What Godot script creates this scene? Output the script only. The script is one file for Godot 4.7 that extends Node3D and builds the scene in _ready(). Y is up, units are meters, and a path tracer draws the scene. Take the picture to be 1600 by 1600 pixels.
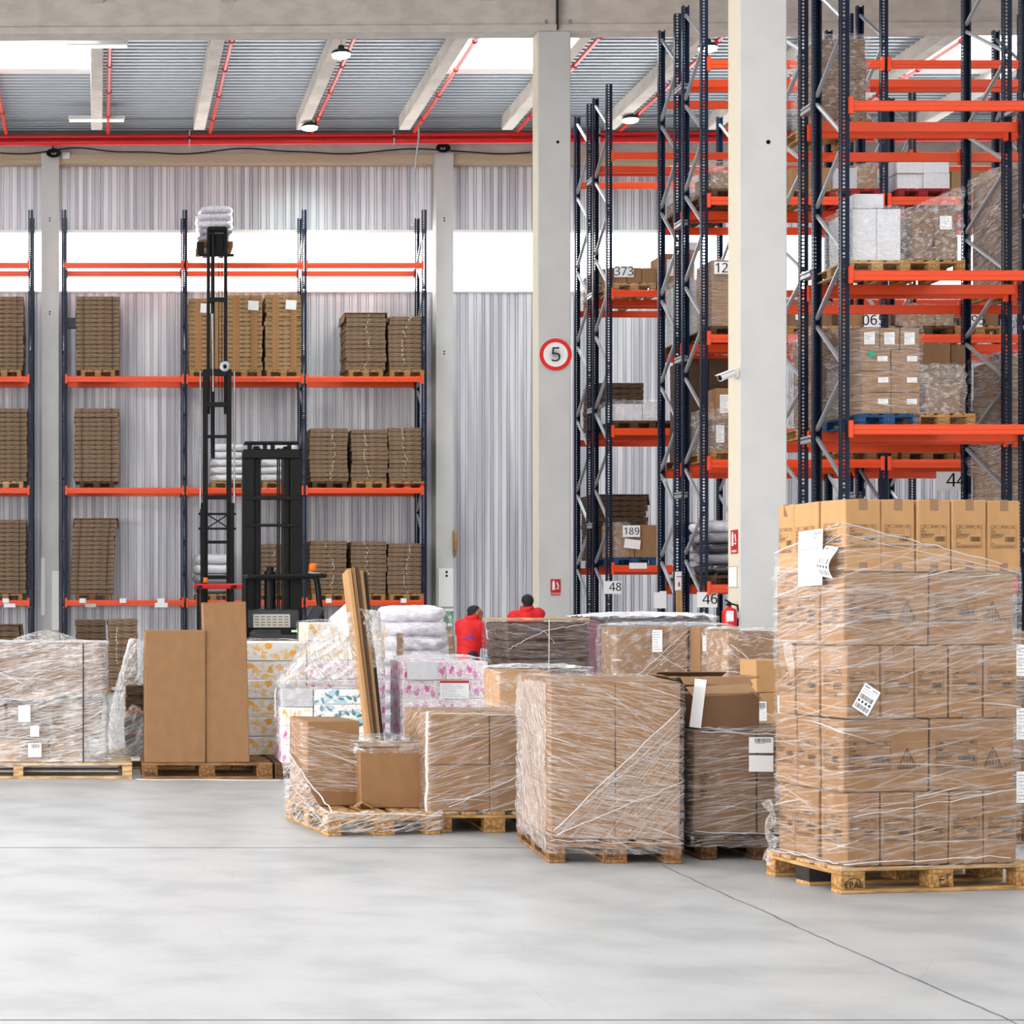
extends Node3D
# Warehouse hall. World: x to the right, y up, the camera looks along -z. "D" below is the distance in front of the camera (z = -D).

const F := 3000.0    # focal length in pixels of the 1600 px frame
const CX := 150.0    # vanishing point of the hall's depth
const CY := 955.0    # horizon
const EYE := 1.54

var M := {}
var counts := {}
var cache := {}
var rng := RandomNumberGenerator.new()
const ORD := ["first", "second", "third", "fourth", "fifth", "sixth", "seventh", "eighth", "ninth"]

func gx(x: float, d: float) -> float: return (x - CX) * d / F
func gy(y: float, d: float) -> float: return EYE - (y - CY) * d / F
func at(x: float, y: float, d: float) -> Vector3: return Vector3(gx(x, d), gy(y, d), -d)

# ---------------------------------------------------------------- mesh building
class MB:
	var v := PackedVector3Array()
	var n := PackedVector3Array()
	var uv := PackedVector2Array()
	var ix := PackedInt32Array()

	func face(p: Array, out: Vector3, q: Array = []) -> void:
		var nn: Vector3 = (p[1] - p[0]).cross(p[2] - p[0])
		if nn.length_squared() < 1e-16 and p.size() > 3:
			nn = (p[2] - p[0]).cross(p[3] - p[0])
		if nn.length_squared() < 1e-18:
			return
		nn = nn.normalized()
		var rev := nn.dot(out) < 0.0
		if rev:
			nn = -nn
		var b := v.size()
		for i in p.size():
			v.append(p[i]); n.append(nn); uv.append(q[i] if q.size() else Vector2.ZERO)
		for i in range(1, p.size() - 1):
			if rev:
				ix.append(b); ix.append(b + i); ix.append(b + i + 1)
			else:
				ix.append(b); ix.append(b + i + 1); ix.append(b + i)

	func corner(s: Vector3, h: Vector3, bev: float, axis: int) -> Vector3:
		var r := Vector3(s.x * h.x, s.y * h.y, s.z * h.z)
		for k in 3:
			if k != axis:
				r[k] -= s[k] * bev
		return r

	func uvf(p: Vector3, h: Vector3, axis: int, sgn: float) -> Vector2:
		if axis == 0:
			return Vector2(0.5 - sgn * p.z / (2.0 * h.z), 0.5 - p.y / (2.0 * h.y))
		if axis == 1:
			return Vector2(0.5 + p.x / (2.0 * h.x), 0.5 + sgn * p.z / (2.0 * h.z))
		return Vector2(0.5 + sgn * p.x / (2.0 * h.x), 0.5 - p.y / (2.0 * h.y))

	func box(c: Vector3, s: Vector3, bev := 0.0, bas := Basis.IDENTITY, warp: Array = []) -> void:
		var h := s * 0.5
		var put := func(p: Vector3) -> Vector3:
			var w := p
			if warp.size():
				var k := (1 if p.x > 0.0 else 0) + (2 if p.y > 0.0 else 0) + (4 if p.z > 0.0 else 0)
				w += warp[k]
			return c + bas * w
		for axis in 3:
			var a1 := (axis + 1) % 3
			var a2 := (axis + 2) % 3
			for sg in [-1.0, 1.0]:
				var pts := []
				var us := []
				for k in [[-1.0, -1.0], [1.0, -1.0], [1.0, 1.0], [-1.0, 1.0]]:
					var sn := Vector3.ZERO
					sn[axis] = sg; sn[a1] = k[0]; sn[a2] = k[1]
					var p := corner(sn, h, bev, axis)
					us.append(uvf(p, h, axis, sg))
					pts.append(put.call(p))
				var o := Vector3.ZERO
				o[axis] = sg
				face(pts, bas * o, us)
		if bev <= 0.0:
			return
		for axis in 3:
			var a1 := (axis + 1) % 3
			var a2 := (axis + 2) % 3
			for k in [[-1.0, -1.0], [1.0, -1.0], [1.0, 1.0], [-1.0, 1.0]]:
				var lo := Vector3.ZERO
				var hi := Vector3.ZERO
				lo[axis] = -1.0; hi[axis] = 1.0
				lo[a1] = k[0]; hi[a1] = k[0]; lo[a2] = k[1]; hi[a2] = k[1]
				var o := Vector3.ZERO
				o[a1] = k[0]; o[a2] = k[1]
				face([put.call(corner(lo, h, bev, a1)), put.call(corner(hi, h, bev, a1)), put.call(corner(hi, h, bev, a2)), put.call(corner(lo, h, bev, a2))], bas * o)
		for sx in [-1.0, 1.0]:
			for sy in [-1.0, 1.0]:
				for sz in [-1.0, 1.0]:
					var sn := Vector3(sx, sy, sz)
					face([put.call(corner(sn, h, bev, 0)), put.call(corner(sn, h, bev, 1)), put.call(corner(sn, h, bev, 2))], bas * sn)

	func bar(a: Vector3, b: Vector3, w: float, t: float, side := Vector3.UP, bev := 0.0) -> void:
		var y := (b - a).normalized()
		var x := side.cross(y).normalized()
		if x.length() < 0.5:
			x = Vector3.RIGHT
		var z := x.cross(y).normalized()
		box((a + b) * 0.5, Vector3(w, a.distance_to(b), t), bev, Basis(x, y, z))

	func rows(r: Array, q: Array, closed := false) -> void:   # a smooth sheet: r[i] and q[i] are equal rows of points and texture points
		var b := v.size()
		var nr := r.size()
		var nc: int = r[0].size()
		for i in nr:
			for j in nc:
				var jl := j - 1
				var jr := j + 1
				if closed:
					jl = (j - 1 + nc - 1) % (nc - 1); jr = 1 if j == nc - 1 else j + 1
				else:
					jl = maxi(jl, 0); jr = mini(jr, nc - 1)
				var du: Vector3 = r[i][jr] - r[i][jl]
				var dv: Vector3 = r[mini(i + 1, nr - 1)][j] - r[maxi(i - 1, 0)][j]
				var nn := du.cross(dv)
				v.append(r[i][j]); n.append(nn.normalized() if nn.length_squared() > 1e-16 else Vector3.UP); uv.append(q[i][j])
		for i in nr - 1:
			for j in nc - 1:
				var a := b + i * nc + j
				ix.append(a); ix.append(a + nc); ix.append(a + 1)
				ix.append(a + 1); ix.append(a + nc); ix.append(a + nc + 1)

	func tube(path: Array, rad, sides := 8, caps := true, flat := 1.0) -> void:
		var rr := []
		var qq := []
		var up := Vector3.UP
		for i in path.size():
			var t: Vector3 = (path[mini(i + 1, path.size() - 1)] - path[maxi(i - 1, 0)]).normalized()
			if absf(t.dot(up)) > 0.95:
				up = Vector3.BACK
			var x := up.cross(t).normalized()
			var y := t.cross(x).normalized()
			var ra: float = rad[i] if rad is Array else rad
			var row := PackedVector3Array()
			var qr := PackedVector2Array()
			for k in sides + 1:
				var a := TAU * k / sides
				row.append(path[i] + x * cos(a) * ra + y * sin(a) * ra * flat)
				qr.append(Vector2(float(k) / sides, float(i) / path.size()))
			rr.append(row); qq.append(qr)
		rows(rr, qq, true)
		if caps:
			var t0: Vector3 = (path[0] - path[1]).normalized()
			var t1: Vector3 = (path[-1] - path[-2]).normalized()
			face(Array(rr[0]).slice(0, sides), t0)
			face(Array(rr[-1]).slice(0, sides), t1)

	func lathe(prof: Array, sides := 20, c := Vector3.ZERO, bas := Basis.IDENTITY) -> void:
		var rr := []
		var qq := []
		for p in prof:
			var row := PackedVector3Array()
			var qr := PackedVector2Array()
			for k in sides + 1:
				var a := TAU * k / sides
				row.append(c + bas * Vector3(p.x * cos(a), p.y, -p.x * sin(a)))
				qr.append(Vector2(float(k) / sides, p.y))
			rr.append(row); qq.append(qr)
		rows(rr, qq, true)

	func ball(c: Vector3, s: Vector3, e := 1.0, nu := 16, nv := 10, bas := Basis.IDENTITY) -> void:   # superellipsoid
		var rr := []
		var qq := []
		for i in nv + 1:
			var th := PI * i / nv - PI / 2.0
			var row := PackedVector3Array()
			var qr := PackedVector2Array()
			for k in nu + 1:
				var a := TAU * k / nu
				var cp := func(w: float) -> float: return signf(w) * pow(absf(w), e)
				row.append(c + bas * (s * Vector3(cp.call(cos(th)) * cp.call(cos(a)), cp.call(sin(th)), -cp.call(cos(th)) * cp.call(sin(a)))))
				qr.append(Vector2(float(k) / nu, float(i) / nv))
			rr.append(row); qq.append(qr)
		rows(rr, qq, true)

	func mesh(m: Material) -> ArrayMesh:
		var a := []
		a.resize(Mesh.ARRAY_MAX)
		a[Mesh.ARRAY_VERTEX] = v; a[Mesh.ARRAY_NORMAL] = n; a[Mesh.ARRAY_TEX_UV] = uv; a[Mesh.ARRAY_INDEX] = ix
		var tan := PackedFloat32Array()
		for k in v.size():
			var t := Vector3.UP.cross(n[k])
			t = t.normalized() if t.length_squared() > 1e-6 else Vector3.RIGHT
			tan.append(t.x); tan.append(t.y); tan.append(t.z); tan.append(-1.0)
		a[Mesh.ARRAY_TANGENT] = tan
		var me := ArrayMesh.new()
		me.add_surface_from_arrays(Mesh.PRIMITIVE_TRIANGLES, a)
		me.surface_set_material(0, m)
		return me

# ---------------------------------------------------------------- nodes
func numbered(called: String) -> String:
	var k: int = counts.get(called, 0)
	counts[called] = k + 1
	return called if k == 0 else "%s_%03d" % [called, k]

func inst(called: String, me: Mesh, parent: Node = null, pos := Vector3.ZERO, bas := Basis.IDENTITY) -> MeshInstance3D:
	var o := MeshInstance3D.new()
	o.mesh = me
	o.transform = Transform3D(bas, pos)
	o.name = called if parent else numbered(called)
	(parent if parent else self).add_child(o, true)
	return o

func obj(called: String, b: MB, m: Material, parent: Node = null, pos := Vector3.ZERO, bas := Basis.IDENTITY) -> MeshInstance3D:
	return inst(called, b.mesh(m), parent, pos, bas)

func tag(o: Node, label: String, category: String, group := "") -> Node:
	o.set_meta("label", label)
	o.set_meta("category", category)
	if group:
		o.set_meta("group", group)
	return o

func thing(called: String, label: String, category: String, pos := Vector3.ZERO, turn := 0.0, group := "") -> Node3D:
	var o := Node3D.new()
	o.name = numbered(called)
	add_child(o)
	o.position = pos
	o.rotation.y = turn
	tag(o, label, category, group)
	return o

func struct(called: String, b: MB, m: Material, parent: Node = null) -> MeshInstance3D:
	var o := obj(called, b, m, parent)
	if parent == null:
		o.set_meta("kind", "structure")
	return o

func copy(o: Node3D, called: String, label: String, category: String, t: Transform3D, group := "") -> Node3D:
	var c: Node3D = o.duplicate()
	c.name = numbered(called)
	add_child(c)
	c.transform = t
	tag(c, label, category, group)
	return c

# ---------------------------------------------------------------- materials
func mat(r: float, g: float, b: float, rough := 0.6, metal := 0.0, spec := 0.5) -> StandardMaterial3D:
	var m := StandardMaterial3D.new()
	m.albedo_color = Color(r, g, b)
	m.roughness = rough
	m.metallic = metal
	m.metallic_specular = spec
	m.cull_mode = BaseMaterial3D.CULL_DISABLED
	return m

func ramp(cols: Array, offs: Array) -> Gradient:
	var g := Gradient.new()
	g.colors = PackedColorArray(cols)
	g.offsets = PackedFloat32Array(offs)
	return g

func noise_tex(sz: int, freq: float, oct: int, g: Gradient, sd := 1, kind := FastNoiseLite.TYPE_SIMPLEX_SMOOTH) -> NoiseTexture2D:
	var t := NoiseTexture2D.new()
	var nz := FastNoiseLite.new()
	nz.noise_type = kind
	nz.seed = sd
	nz.frequency = freq
	nz.fractal_octaves = oct
	t.width = sz; t.height = sz
	t.seamless = true
	t.generate_mipmaps = false
	t.color_ramp = g
	t.noise = nz
	return t

func tri(m: StandardMaterial3D, t: Texture2D, sc: Vector3, world := false) -> StandardMaterial3D:
	m.albedo_texture = t
	m.uv1_triplanar = true
	m.uv1_world_triplanar = world
	m.uv1_scale = sc
	return m

func streaks(sd: int, num: int, llo: float, lhi: float, slope: float, base: float, cloud: float, sz := 512) -> Array:
	# wrinkles of stretched film: [albedo with the film's own opacity, normal map]
	var r := RandomNumberGenerator.new()
	r.seed = sd
	var hgt := PackedFloat32Array()
	hgt.resize(sz * sz)
	for k in num:
		var x := r.randf() * sz
		var y := r.randf() * sz
		var l := llo + (lhi - llo) * pow(r.randf(), 2.5)
		var s := r.randfn(0.0, slope)
		var w := r.randf_range(0.6, 2.2) * (1.0 + 1.2 * pow(r.randf(), 6.0))
		var p := r.randf_range(0.15, 0.6) + 0.6 * pow(r.randf(), 4.0)
		var cu := r.randfn(0.0, 0.0006)
		for i in int(l):
			var f := sin(PI * i / l)
			var yy := y + s * i + cu * i * i
			var ww := w * (0.4 + 0.6 * f)
			var y0 := int(floor(yy - ww))
			for j in range(y0, int(ceil(yy + ww)) + 1):
				var e := 1.0 - absf(j - yy) / (ww + 0.4)
				if e > 0.0:
					var q := posmod(j, sz) * sz + posmod(int(x) + i, sz)
					hgt[q] = maxf(hgt[q], p * f * minf(1.0, e * 1.6))
	var nz := FastNoiseLite.new()
	nz.seed = sd; nz.frequency = 0.012; nz.fractal_octaves = 3
	var cl := nz.get_seamless_image(sz, sz)
	cl.convert(Image.FORMAT_L8)
	var cd := cl.get_data()
	var ab := PackedByteArray()
	ab.resize(sz * sz * 4)
	var nb := PackedByteArray()
	nb.resize(sz * sz)
	for q in sz * sz:
		var a := base + cloud * smoothstep(0.45, 0.9, cd[q] / 255.0) + hgt[q] * 0.9
		ab[q * 4] = 250; ab[q * 4 + 1] = 250; ab[q * 4 + 2] = 252
		ab[q * 4 + 3] = int(clampf(a, 0.0, 0.95) * 255.0)
		nb[q] = int(clampf(0.25 * cd[q] / 255.0 + hgt[q] * 0.6, 0.0, 1.0) * 255.0)
	var im := Image.create_from_data(sz, sz, false, Image.FORMAT_RGBA8, ab)
	var hm := Image.create_from_data(sz, sz, false, Image.FORMAT_L8, nb)
	hm.convert(Image.FORMAT_RGBA8)
	hm.bump_map_to_normal_map(6.0)
	return [ImageTexture.create_from_image(im), ImageTexture.create_from_image(hm)]

func film_mat(t: Array, strength: float, tint := Color.WHITE, scale := 0.9) -> StandardMaterial3D:
	var m := StandardMaterial3D.new()
	m.transparency = BaseMaterial3D.TRANSPARENCY_ALPHA
	m.albedo_color = Color(tint.r, tint.g, tint.b, strength)
	m.albedo_texture = t[0]
	m.normal_enabled = true
	m.normal_texture = t[1]
	m.normal_scale = 1.4
	m.roughness = 0.13
	m.metallic_specular = 0.9
	m.cull_mode = BaseMaterial3D.CULL_DISABLED
	m.uv1_scale = Vector3(1.0 / scale, 1.0 / scale, 1.0)
	return m

func leaf(im: Image, cx: float, cy: float, l: float, w: float, ang: float, col: Color, lobes := 0.0, outline := false) -> void:
	var c := cos(ang)
	var s := sin(ang)
	for y in range(int(cy - l), int(cy + l) + 1):
		for x in range(int(cx - l), int(cx + l) + 1):
			if x < 0 or y < 0 or x >= im.get_width() or y >= im.get_height():
				continue
			var t := ((x - cx) * c + (y - cy) * s) / l
			var q := (-(x - cx) * s + (y - cy) * c) / w
			if absf(t) >= 1.0:
				continue
			var e := (1.0 - t * t) * (1.0 - 0.3 * t)
			e *= 1.0 - lobes * (0.5 + 0.5 * sin(t * 15.0))
			var f := absf(q) - e
			if (not outline and f < 0.0) or (outline and f < 0.0 and f > -0.34):
				im.set_pixel(x, y, col)

func pattern(kind: String, sd: int) -> Texture2D:
	var r := RandomNumberGenerator.new()
	r.seed = sd
	var im := Image.create(384, 112, false, Image.FORMAT_RGB8)
	im.fill(Color(0.93, 0.92, 0.92))
	if kind == "yellow":
		for k in 26:
			leaf(im, r.randf() * 384, r.randf() * 112, r.randf_range(9, 22), r.randf_range(5, 11), r.randf() * TAU, Color(0.95, 0.82, 0.62), 0.2)
		for k in 8:
			var x := 24 + 48.0 * k + r.randf_range(-14, 14)
			var y := r.randf_range(25, 90)
			for j in 4:
				leaf(im, x + r.randf_range(-14, 14), y + r.randf_range(-12, 12), r.randf_range(14, 26), r.randf_range(7, 14), r.randf() * TAU, Color(0.95, 0.68, 0.16) if k % 3 == 0 else Color(0.95, 0.78, 0.45), 0.25)
	elif kind == "pink":
		for k in 70:
			leaf(im, r.randf() * 384, r.randf() * 112, r.randf_range(8, 16), r.randf_range(5, 9), r.randf() * TAU, Color(0.84, 0.5, 0.72), 0.0, true)
		for k in 5:
			var x := 40.0 + 80.0 * k + r.randf_range(-10, 10)
			var y := r.randf_range(35, 80)
			for j in 6:
				leaf(im, x + r.randf_range(-16, 16), y + r.randf_range(-14, 14), r.randf_range(16, 26), r.randf_range(8, 14), r.randf() * TAU, Color(0.82, 0.33, 0.62) if k % 2 == 0 else Color(0.85, 0.55, 0.74), 0.3)
	elif kind == "blue":
		for k in 16:
			leaf(im, r.randf() * 384, r.randf() * 112, r.randf_range(18, 32), r.randf_range(10, 16), r.randf() * TAU, Color(0.62, 0.77, 0.86), 0.15)
		for k in 10:
			leaf(im, 20 + 38.0 * k + r.randf_range(-12, 12), r.randf_range(15, 100), r.randf_range(22, 32), r.randf_range(12, 18), r.randf() * TAU, Color(0.1, 0.47, 0.55), 0.55)
		for k in 20:
			leaf(im, r.randf() * 384, r.randf() * 112, 5, 4, 0.0, Color(0.35, 0.42, 0.5))
		im.fill_rect(Rect2i(150, 50, 46, 8), Color(0.45, 0.47, 0.52))
	return ImageTexture.create_from_image(im)

func bars(im: Image, x: int, y: int, w: int, h: int, col: Color, sd: int) -> void:
	var r := RandomNumberGenerator.new()
	r.seed = sd
	var p := x
	while p < x + w:
		var t := r.randi_range(1, 4)
		im.fill_rect(Rect2i(p, y, mini(t, x + w - p), h), col)
		p += t + r.randi_range(1, 3)

func scribble(im: Image, x: int, y: int, w: int, h: int, col: Color, sd: int) -> void:   # a line of print too small to read
	var r := RandomNumberGenerator.new()
	r.seed = sd
	var p := x
	while p < x + w:
		var t := r.randi_range(2, 5)
		im.fill_rect(Rect2i(p, y + r.randi_range(0, 1), mini(t, x + w - p), h - r.randi_range(0, 1)), col)
		p += t + (4 if r.randf() < 0.2 else 1)

func carton_print(wide: bool) -> Texture2D:
	var w := 300 if wide else 256
	var h := 200 if wide else 224
	var im := Image.create(w, h, false, Image.FORMAT_RGBA8)
	im.fill(Color(0.2, 0.15, 0.1, 0.0))
	var ink := Color(0.16, 0.13, 0.11, 0.75)
	for e in [Rect2i(2, 2, w - 4, 3), Rect2i(2, h - 5, w - 4, 3), Rect2i(2, 2, 3, h - 4), Rect2i(w - 5, 2, 3, h - 4), Rect2i(2, 28, w - 4, 3), Rect2i(2, 56, w - 70, 2), Rect2i(2, 80, w - 70, 2), Rect2i(w - 70, 28, 2, 66), Rect2i(2, h - 34, w - 4, 2)]:
		im.fill_rect(e, ink)
	scribble(im, 28, 10, 26, 11, ink, 1); scribble(im, w / 2 - 26, 10, 76, 12, ink, 2); scribble(im, w - 50, 10, 26, 11, ink, 3)
	scribble(im, 10, 36, 24, 12, ink, 4); scribble(im, 10, 62, 40, 10, ink, 5)
	scribble(im, 8, 88, 130, 13, ink, 6); scribble(im, 8, 106, 110, 8, ink, 7); scribble(im, 8, 120, 84, 7, ink, 8)
	scribble(im, 10, h - 52, 30, 11, ink, 9)
	scribble(im, 10, h - 27, w - 24, 9, Color(0.16, 0.13, 0.11, 0.6), 10); scribble(im, 10, h - 15, w - 30, 8, Color(0.16, 0.13, 0.11, 0.6), 11)
	bars(im, int(w * 0.55), 100 if wide else 112, int(w * 0.4), 48, Color(0.12, 0.1, 0.1, 0.85), 12)
	return ImageTexture.create_from_image(im)

func triangle_print() -> Texture2D:
	var im := Image.create(160, 128, false, Image.FORMAT_RGBA8)
	im.fill(Color(0.2, 0.15, 0.1, 0.0))
	var ink := Color(0.2, 0.16, 0.13, 0.85)
	for y in range(4, 124):
		var hw := (y - 4) * 0.42
		for x in range(0, 110):
			var q := absf(x - 54.0)
			if absf(q - hw) < 2.6 or (y > 118 and q < hw) or (q < hw and posmod(x - 53, 16) < 3 and y > 16):
				im.set_pixel(x, y, ink)
	for c in [[124, 112], [146, 112]]:
		for y in range(-9, 10):
			for x in range(-9, 10):
				var q := sqrt(x * x + y * y)
				if q < 9.0 and q > 5.0:
					im.set_pixel(c[0] + x, c[1] + y, ink)
	return ImageTexture.create_from_image(im)

func paper(sd: int, kind: String) -> Texture2D:   # small print of a paper sheet
	var im := Image.create(128, 128, false, Image.FORMAT_RGB8)
	im.fill(Color(0.93, 0.93, 0.94))
	var ink := Color(0.3, 0.3, 0.34)
	var r := RandomNumberGenerator.new()
	r.seed = sd
	if kind == "barcode":
		bars(im, 30, 12, 88, 34, Color(0.1, 0.1, 0.1), sd)
		im.fill_rect(Rect2i(0, 0, 128, 3), Color(0.15, 0.15, 0.15))
		scribble(im, 34, 50, 60, 5, ink, sd)
	elif kind == "shipping":
		scribble(im, 8, 8, 40, 7, ink, sd); scribble(im, 74, 10, 40, 6, ink, sd + 1); scribble(im, 10, 24, 90, 4, Color(0.6, 0.6, 0.6), sd + 2); scribble(im, 10, 36, 84, 4, Color(0.6, 0.6, 0.6), sd + 3)
		bars(im, 10, 50, 104, 22, Color(0.15, 0.15, 0.15), sd)
		for k in 4:
			im.fill_rect(Rect2i(12 + 28 * k, 78, r.randi_range(8, 20), 12), Color(0.2, 0.2, 0.2))
		bars(im, 8, 98, 110, 22, Color(0.25, 0.25, 0.25), sd + 4)
	elif kind == "list":
		scribble(im, 74, 6, 44, 6, Color(0.4, 0.44, 0.55), sd); scribble(im, 74, 16, 36, 5, Color(0.4, 0.44, 0.55), sd + 1)
		for k in 3:
			im.fill_rect(Rect2i(4, 40 + 30 * k, 120, 1), Color(0.7, 0.7, 0.74))
		im.fill_rect(Rect2i(4, 42, 120, 2), Color(0.5, 0.5, 0.55))
		scribble(im, 10, 78, 90, 4, Color(0.7, 0.7, 0.72), sd + 3)
	else:
		for k in 8:
			scribble(im, 10, 12 + 14 * k, r.randi_range(50, 105), 5, Color(0.55, 0.56, 0.6), sd + k)
	return ImageTexture.create_from_image(im)

func tex_mat(t: Texture2D, rough := 0.7, alpha := false) -> StandardMaterial3D:
	var m := mat(1, 1, 1, rough)
	m.albedo_texture = t
	if alpha:
		m.transparency = BaseMaterial3D.TRANSPARENCY_ALPHA
	return m

func make_materials() -> void:
	rng.seed = 77
	# cardboard
	var cb := noise_tex(256, 0.02, 4, ramp([Color(0.965, 0.965, 0.965), Color(1, 1, 1)], [0.25, 0.75]), 3)
	var tints := [[0.585, 0.447, 0.32], [0.545, 0.41, 0.285], [0.63, 0.49, 0.36], [0.495, 0.378, 0.28], [0.70, 0.54, 0.37], [0.34, 0.265, 0.21], [0.585, 0.437, 0.297], [0.20, 0.165, 0.14]]
	for k in tints.size():
		M["card%d" % k] = tri(mat(tints[k][0], tints[k][1], tints[k][2], 0.75, 0.0, 0.35), cb, Vector3(1.3, 1.0, 1.3))
	M.inner = tri(mat(0.25, 0.17, 0.12, 0.9), cb, Vector3(2, 2, 2))
	M.tape = mat(0.50, 0.36, 0.22, 0.3, 0.0, 0.6)
	M.whitebox = tri(mat(0.86, 0.86, 0.88, 0.7), cb, Vector3(2, 2, 2))
	M.greybox = tri(mat(0.72, 0.72, 0.74, 0.7), cb, Vector3(2, 2, 2))
	for k in ["yellow", "pink", "blue"]:
		for j in 2:
			M["%s%d" % [k, j]] = tex_mat(pattern(k, 11 + j * 7), 0.6)
	M.print_wide = tex_mat(carton_print(true), 0.8, true)
	M.print_narrow = tex_mat(carton_print(false), 0.8, true)
	M.print_tri = tex_mat(triangle_print(), 0.8, true)
	for k in ["barcode", "shipping", "list", "text"]:
		M["paper_" + k] = tex_mat(paper(5, k), 0.7)
	M.paper_print = M.print_wide
	M.paper = mat(0.92, 0.92, 0.93, 0.7)
	M.paper_grey = mat(0.72, 0.7, 0.66, 0.8)
	# stacked flat cardboard: rough cut edges, uneven browns
	var eg := noise_tex(256, 0.03, 4, ramp([Color(0.42, 0.345, 0.28), Color(0.62, 0.525, 0.435), Color(0.82, 0.72, 0.60)], [0.2, 0.5, 0.85]), 9)
	M.edge = tri(mat(0.80, 0.78, 0.775, 0.9, 0.0, 0.2), eg, Vector3(0.7, 16.0, 0.7))
	M.edge_light = tri(mat(1.0, 0.95, 0.86, 0.9, 0.0, 0.2), eg, Vector3(0.7, 16.0, 0.7))
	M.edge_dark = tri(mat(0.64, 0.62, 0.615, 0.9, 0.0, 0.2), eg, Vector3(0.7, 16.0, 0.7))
	M.strap = mat(0.08, 0.08, 0.09, 0.5)
	M.strap_white = mat(0.86, 0.84, 0.8, 0.6)
	M.stripe = tri(mat(0.98, 0.84, 0.66, 0.85), eg, Vector3(0.7, 16.0, 0.7))
	# wood
	var wg := noise_tex(256, 0.02, 5, ramp([Color(0.72, 0.68, 0.64), Color(1, 1, 1)], [0.2, 0.7]), 21)
	for k in 4:
		var c: Array = [[0.72, 0.57, 0.38], [0.56, 0.42, 0.29], [0.40, 0.30, 0.22], [0.82, 0.69, 0.52]][k]
		M["wood%d" % k] = tri(mat(c[0], c[1], c[2], 0.85, 0.0, 0.3), wg, Vector3(0.8, 5.0, 5.0))
		M["block%d" % k] = tri(mat(c[0] * 0.95, c[1] * 0.92, c[2] * 0.88, 0.9, 0.0, 0.3), wg, Vector3(5.0, 5.0, 5.0))
	M.wood_blue = tri(mat(0.12, 0.32, 0.52, 0.8), wg, Vector3(0.8, 5.0, 5.0))
	M.wood_red = tri(mat(0.62, 0.1, 0.12, 0.8), wg, Vector3(0.8, 5.0, 5.0))
	M.charred = tri(mat(0.16, 0.14, 0.13, 0.9), wg, Vector3(5.0, 5.0, 5.0))
	M.ink = mat(0.13, 0.1, 0.08, 0.8)
	# film
	var fa := streaks(5, 480, 30.0, 420.0, 0.05, 0.03, 0.09)
	var fb := streaks(8, 520, 14.0, 130.0, 0.22, 0.06, 0.20)
	var fc := streaks(15, 1150, 20.0, 340.0, 0.06, 0.015, 0.07)
	M.film_silver = film_mat(fc, 0.9, Color.WHITE, 0.95)
	M.film = film_mat(fa, 0.68)
	M.film_thin = film_mat(fa, 0.5, Color.WHITE, 1.2)
	M.film_heavy = film_mat(fc, 0.55, Color.WHITE, 0.85)
	var fd := streaks(21, 650, 30.0, 320.0, 0.1, 0.16, 0.40)
	M.film_tent = film_mat(fd, 1.0, Color.WHITE, 0.8)
	M.film_fold = film_mat(streaks(31, 1500, 40.0, 420.0, 0.07, 0.07, 0.18), 0.78, Color.WHITE, 1.1)
	M.film_crumple = film_mat(fb, 0.9, Color.WHITE, 0.8)
	M.film_white = film_mat(fb, 1.0, Color.WHITE, 0.6)
	M.film_dark = film_mat(fa, 0.55, Color(0.85, 0.86, 0.92), 0.8)
	M.film_bag = mat(0.86, 0.86, 0.88, 0.3, 0.0, 0.7)
	M.strand = mat(0.93, 0.93, 0.95, 0.2, 0.0, 0.9)
	M.strand.transparency = BaseMaterial3D.TRANSPARENCY_ALPHA
	M.strand.albedo_color.a = 0.5
	M.strand.albedo_texture = fa[0]
	M.strand.albedo_texture = null
	M.strand.roughness = 0.3
	M.quilt = tri(mat(0.88, 0.87, 0.9, 0.45, 0.0, 0.6), noise_tex(256, 0.03, 3, ramp([Color(0.86, 0.86, 0.9), Color(1, 1, 1)], [0.3, 0.6]), 4), Vector3(1.5, 4, 1.5))
	M.sack = mat(0.83, 0.83, 0.85, 0.35, 0.0, 0.6)
	M.sack_grey = mat(0.56, 0.56, 0.6, 0.3, 0.0, 0.7)
	M.sack_dark = mat(0.2, 0.2, 0.22, 0.25, 0.0, 0.7)
	M.purple = mat(0.60, 0.38, 0.44, 0.5)
	M.greycloth = mat(0.50, 0.48, 0.51, 0.5)
	# steel
	M.navy = mat(0.05, 0.11, 0.20, 0.4, 0.0, 0.4)
	var hole := Image.create(48, 48, false, Image.FORMAT_RGBA8)
	hole.fill(Color(0.05, 0.11, 0.20, 1))
	for y in 48:
		for x in 48:
			var dx := (x - 17.0) / 8.5
			var dy := (y - 24.0) / 15.0
			if dx * dx + dy * dy < 1.0:
				hole.set_pixel(x, y, Color(0.05, 0.11, 0.20, 0))
	M.punched = tex_mat(ImageTexture.create_from_image(hole), 0.35)
	M.punched.metallic_specular = 0.35
	M.punched.transparency = BaseMaterial3D.TRANSPARENCY_ALPHA_SCISSOR
	M.punched.alpha_scissor_threshold = 0.5
	M.orange = mat(0.90, 0.29, 0.11, 0.35, 0.0, 0.5)
	M.galv = mat(0.68, 0.69, 0.71, 0.38, 0.55, 0.5)
	M.black = mat(0.04, 0.04, 0.045, 0.5, 0.0, 0.35)
	M.darkgrey = mat(0.16, 0.17, 0.19, 0.45, 0.0, 0.5)
	M.chrome = mat(0.75, 0.75, 0.77, 0.2, 0.9, 0.5)
	M.red = mat(0.78, 0.06, 0.06, 0.35)
	M.red_pipe = mat(0.80, 0.09, 0.10, 0.3)
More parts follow.
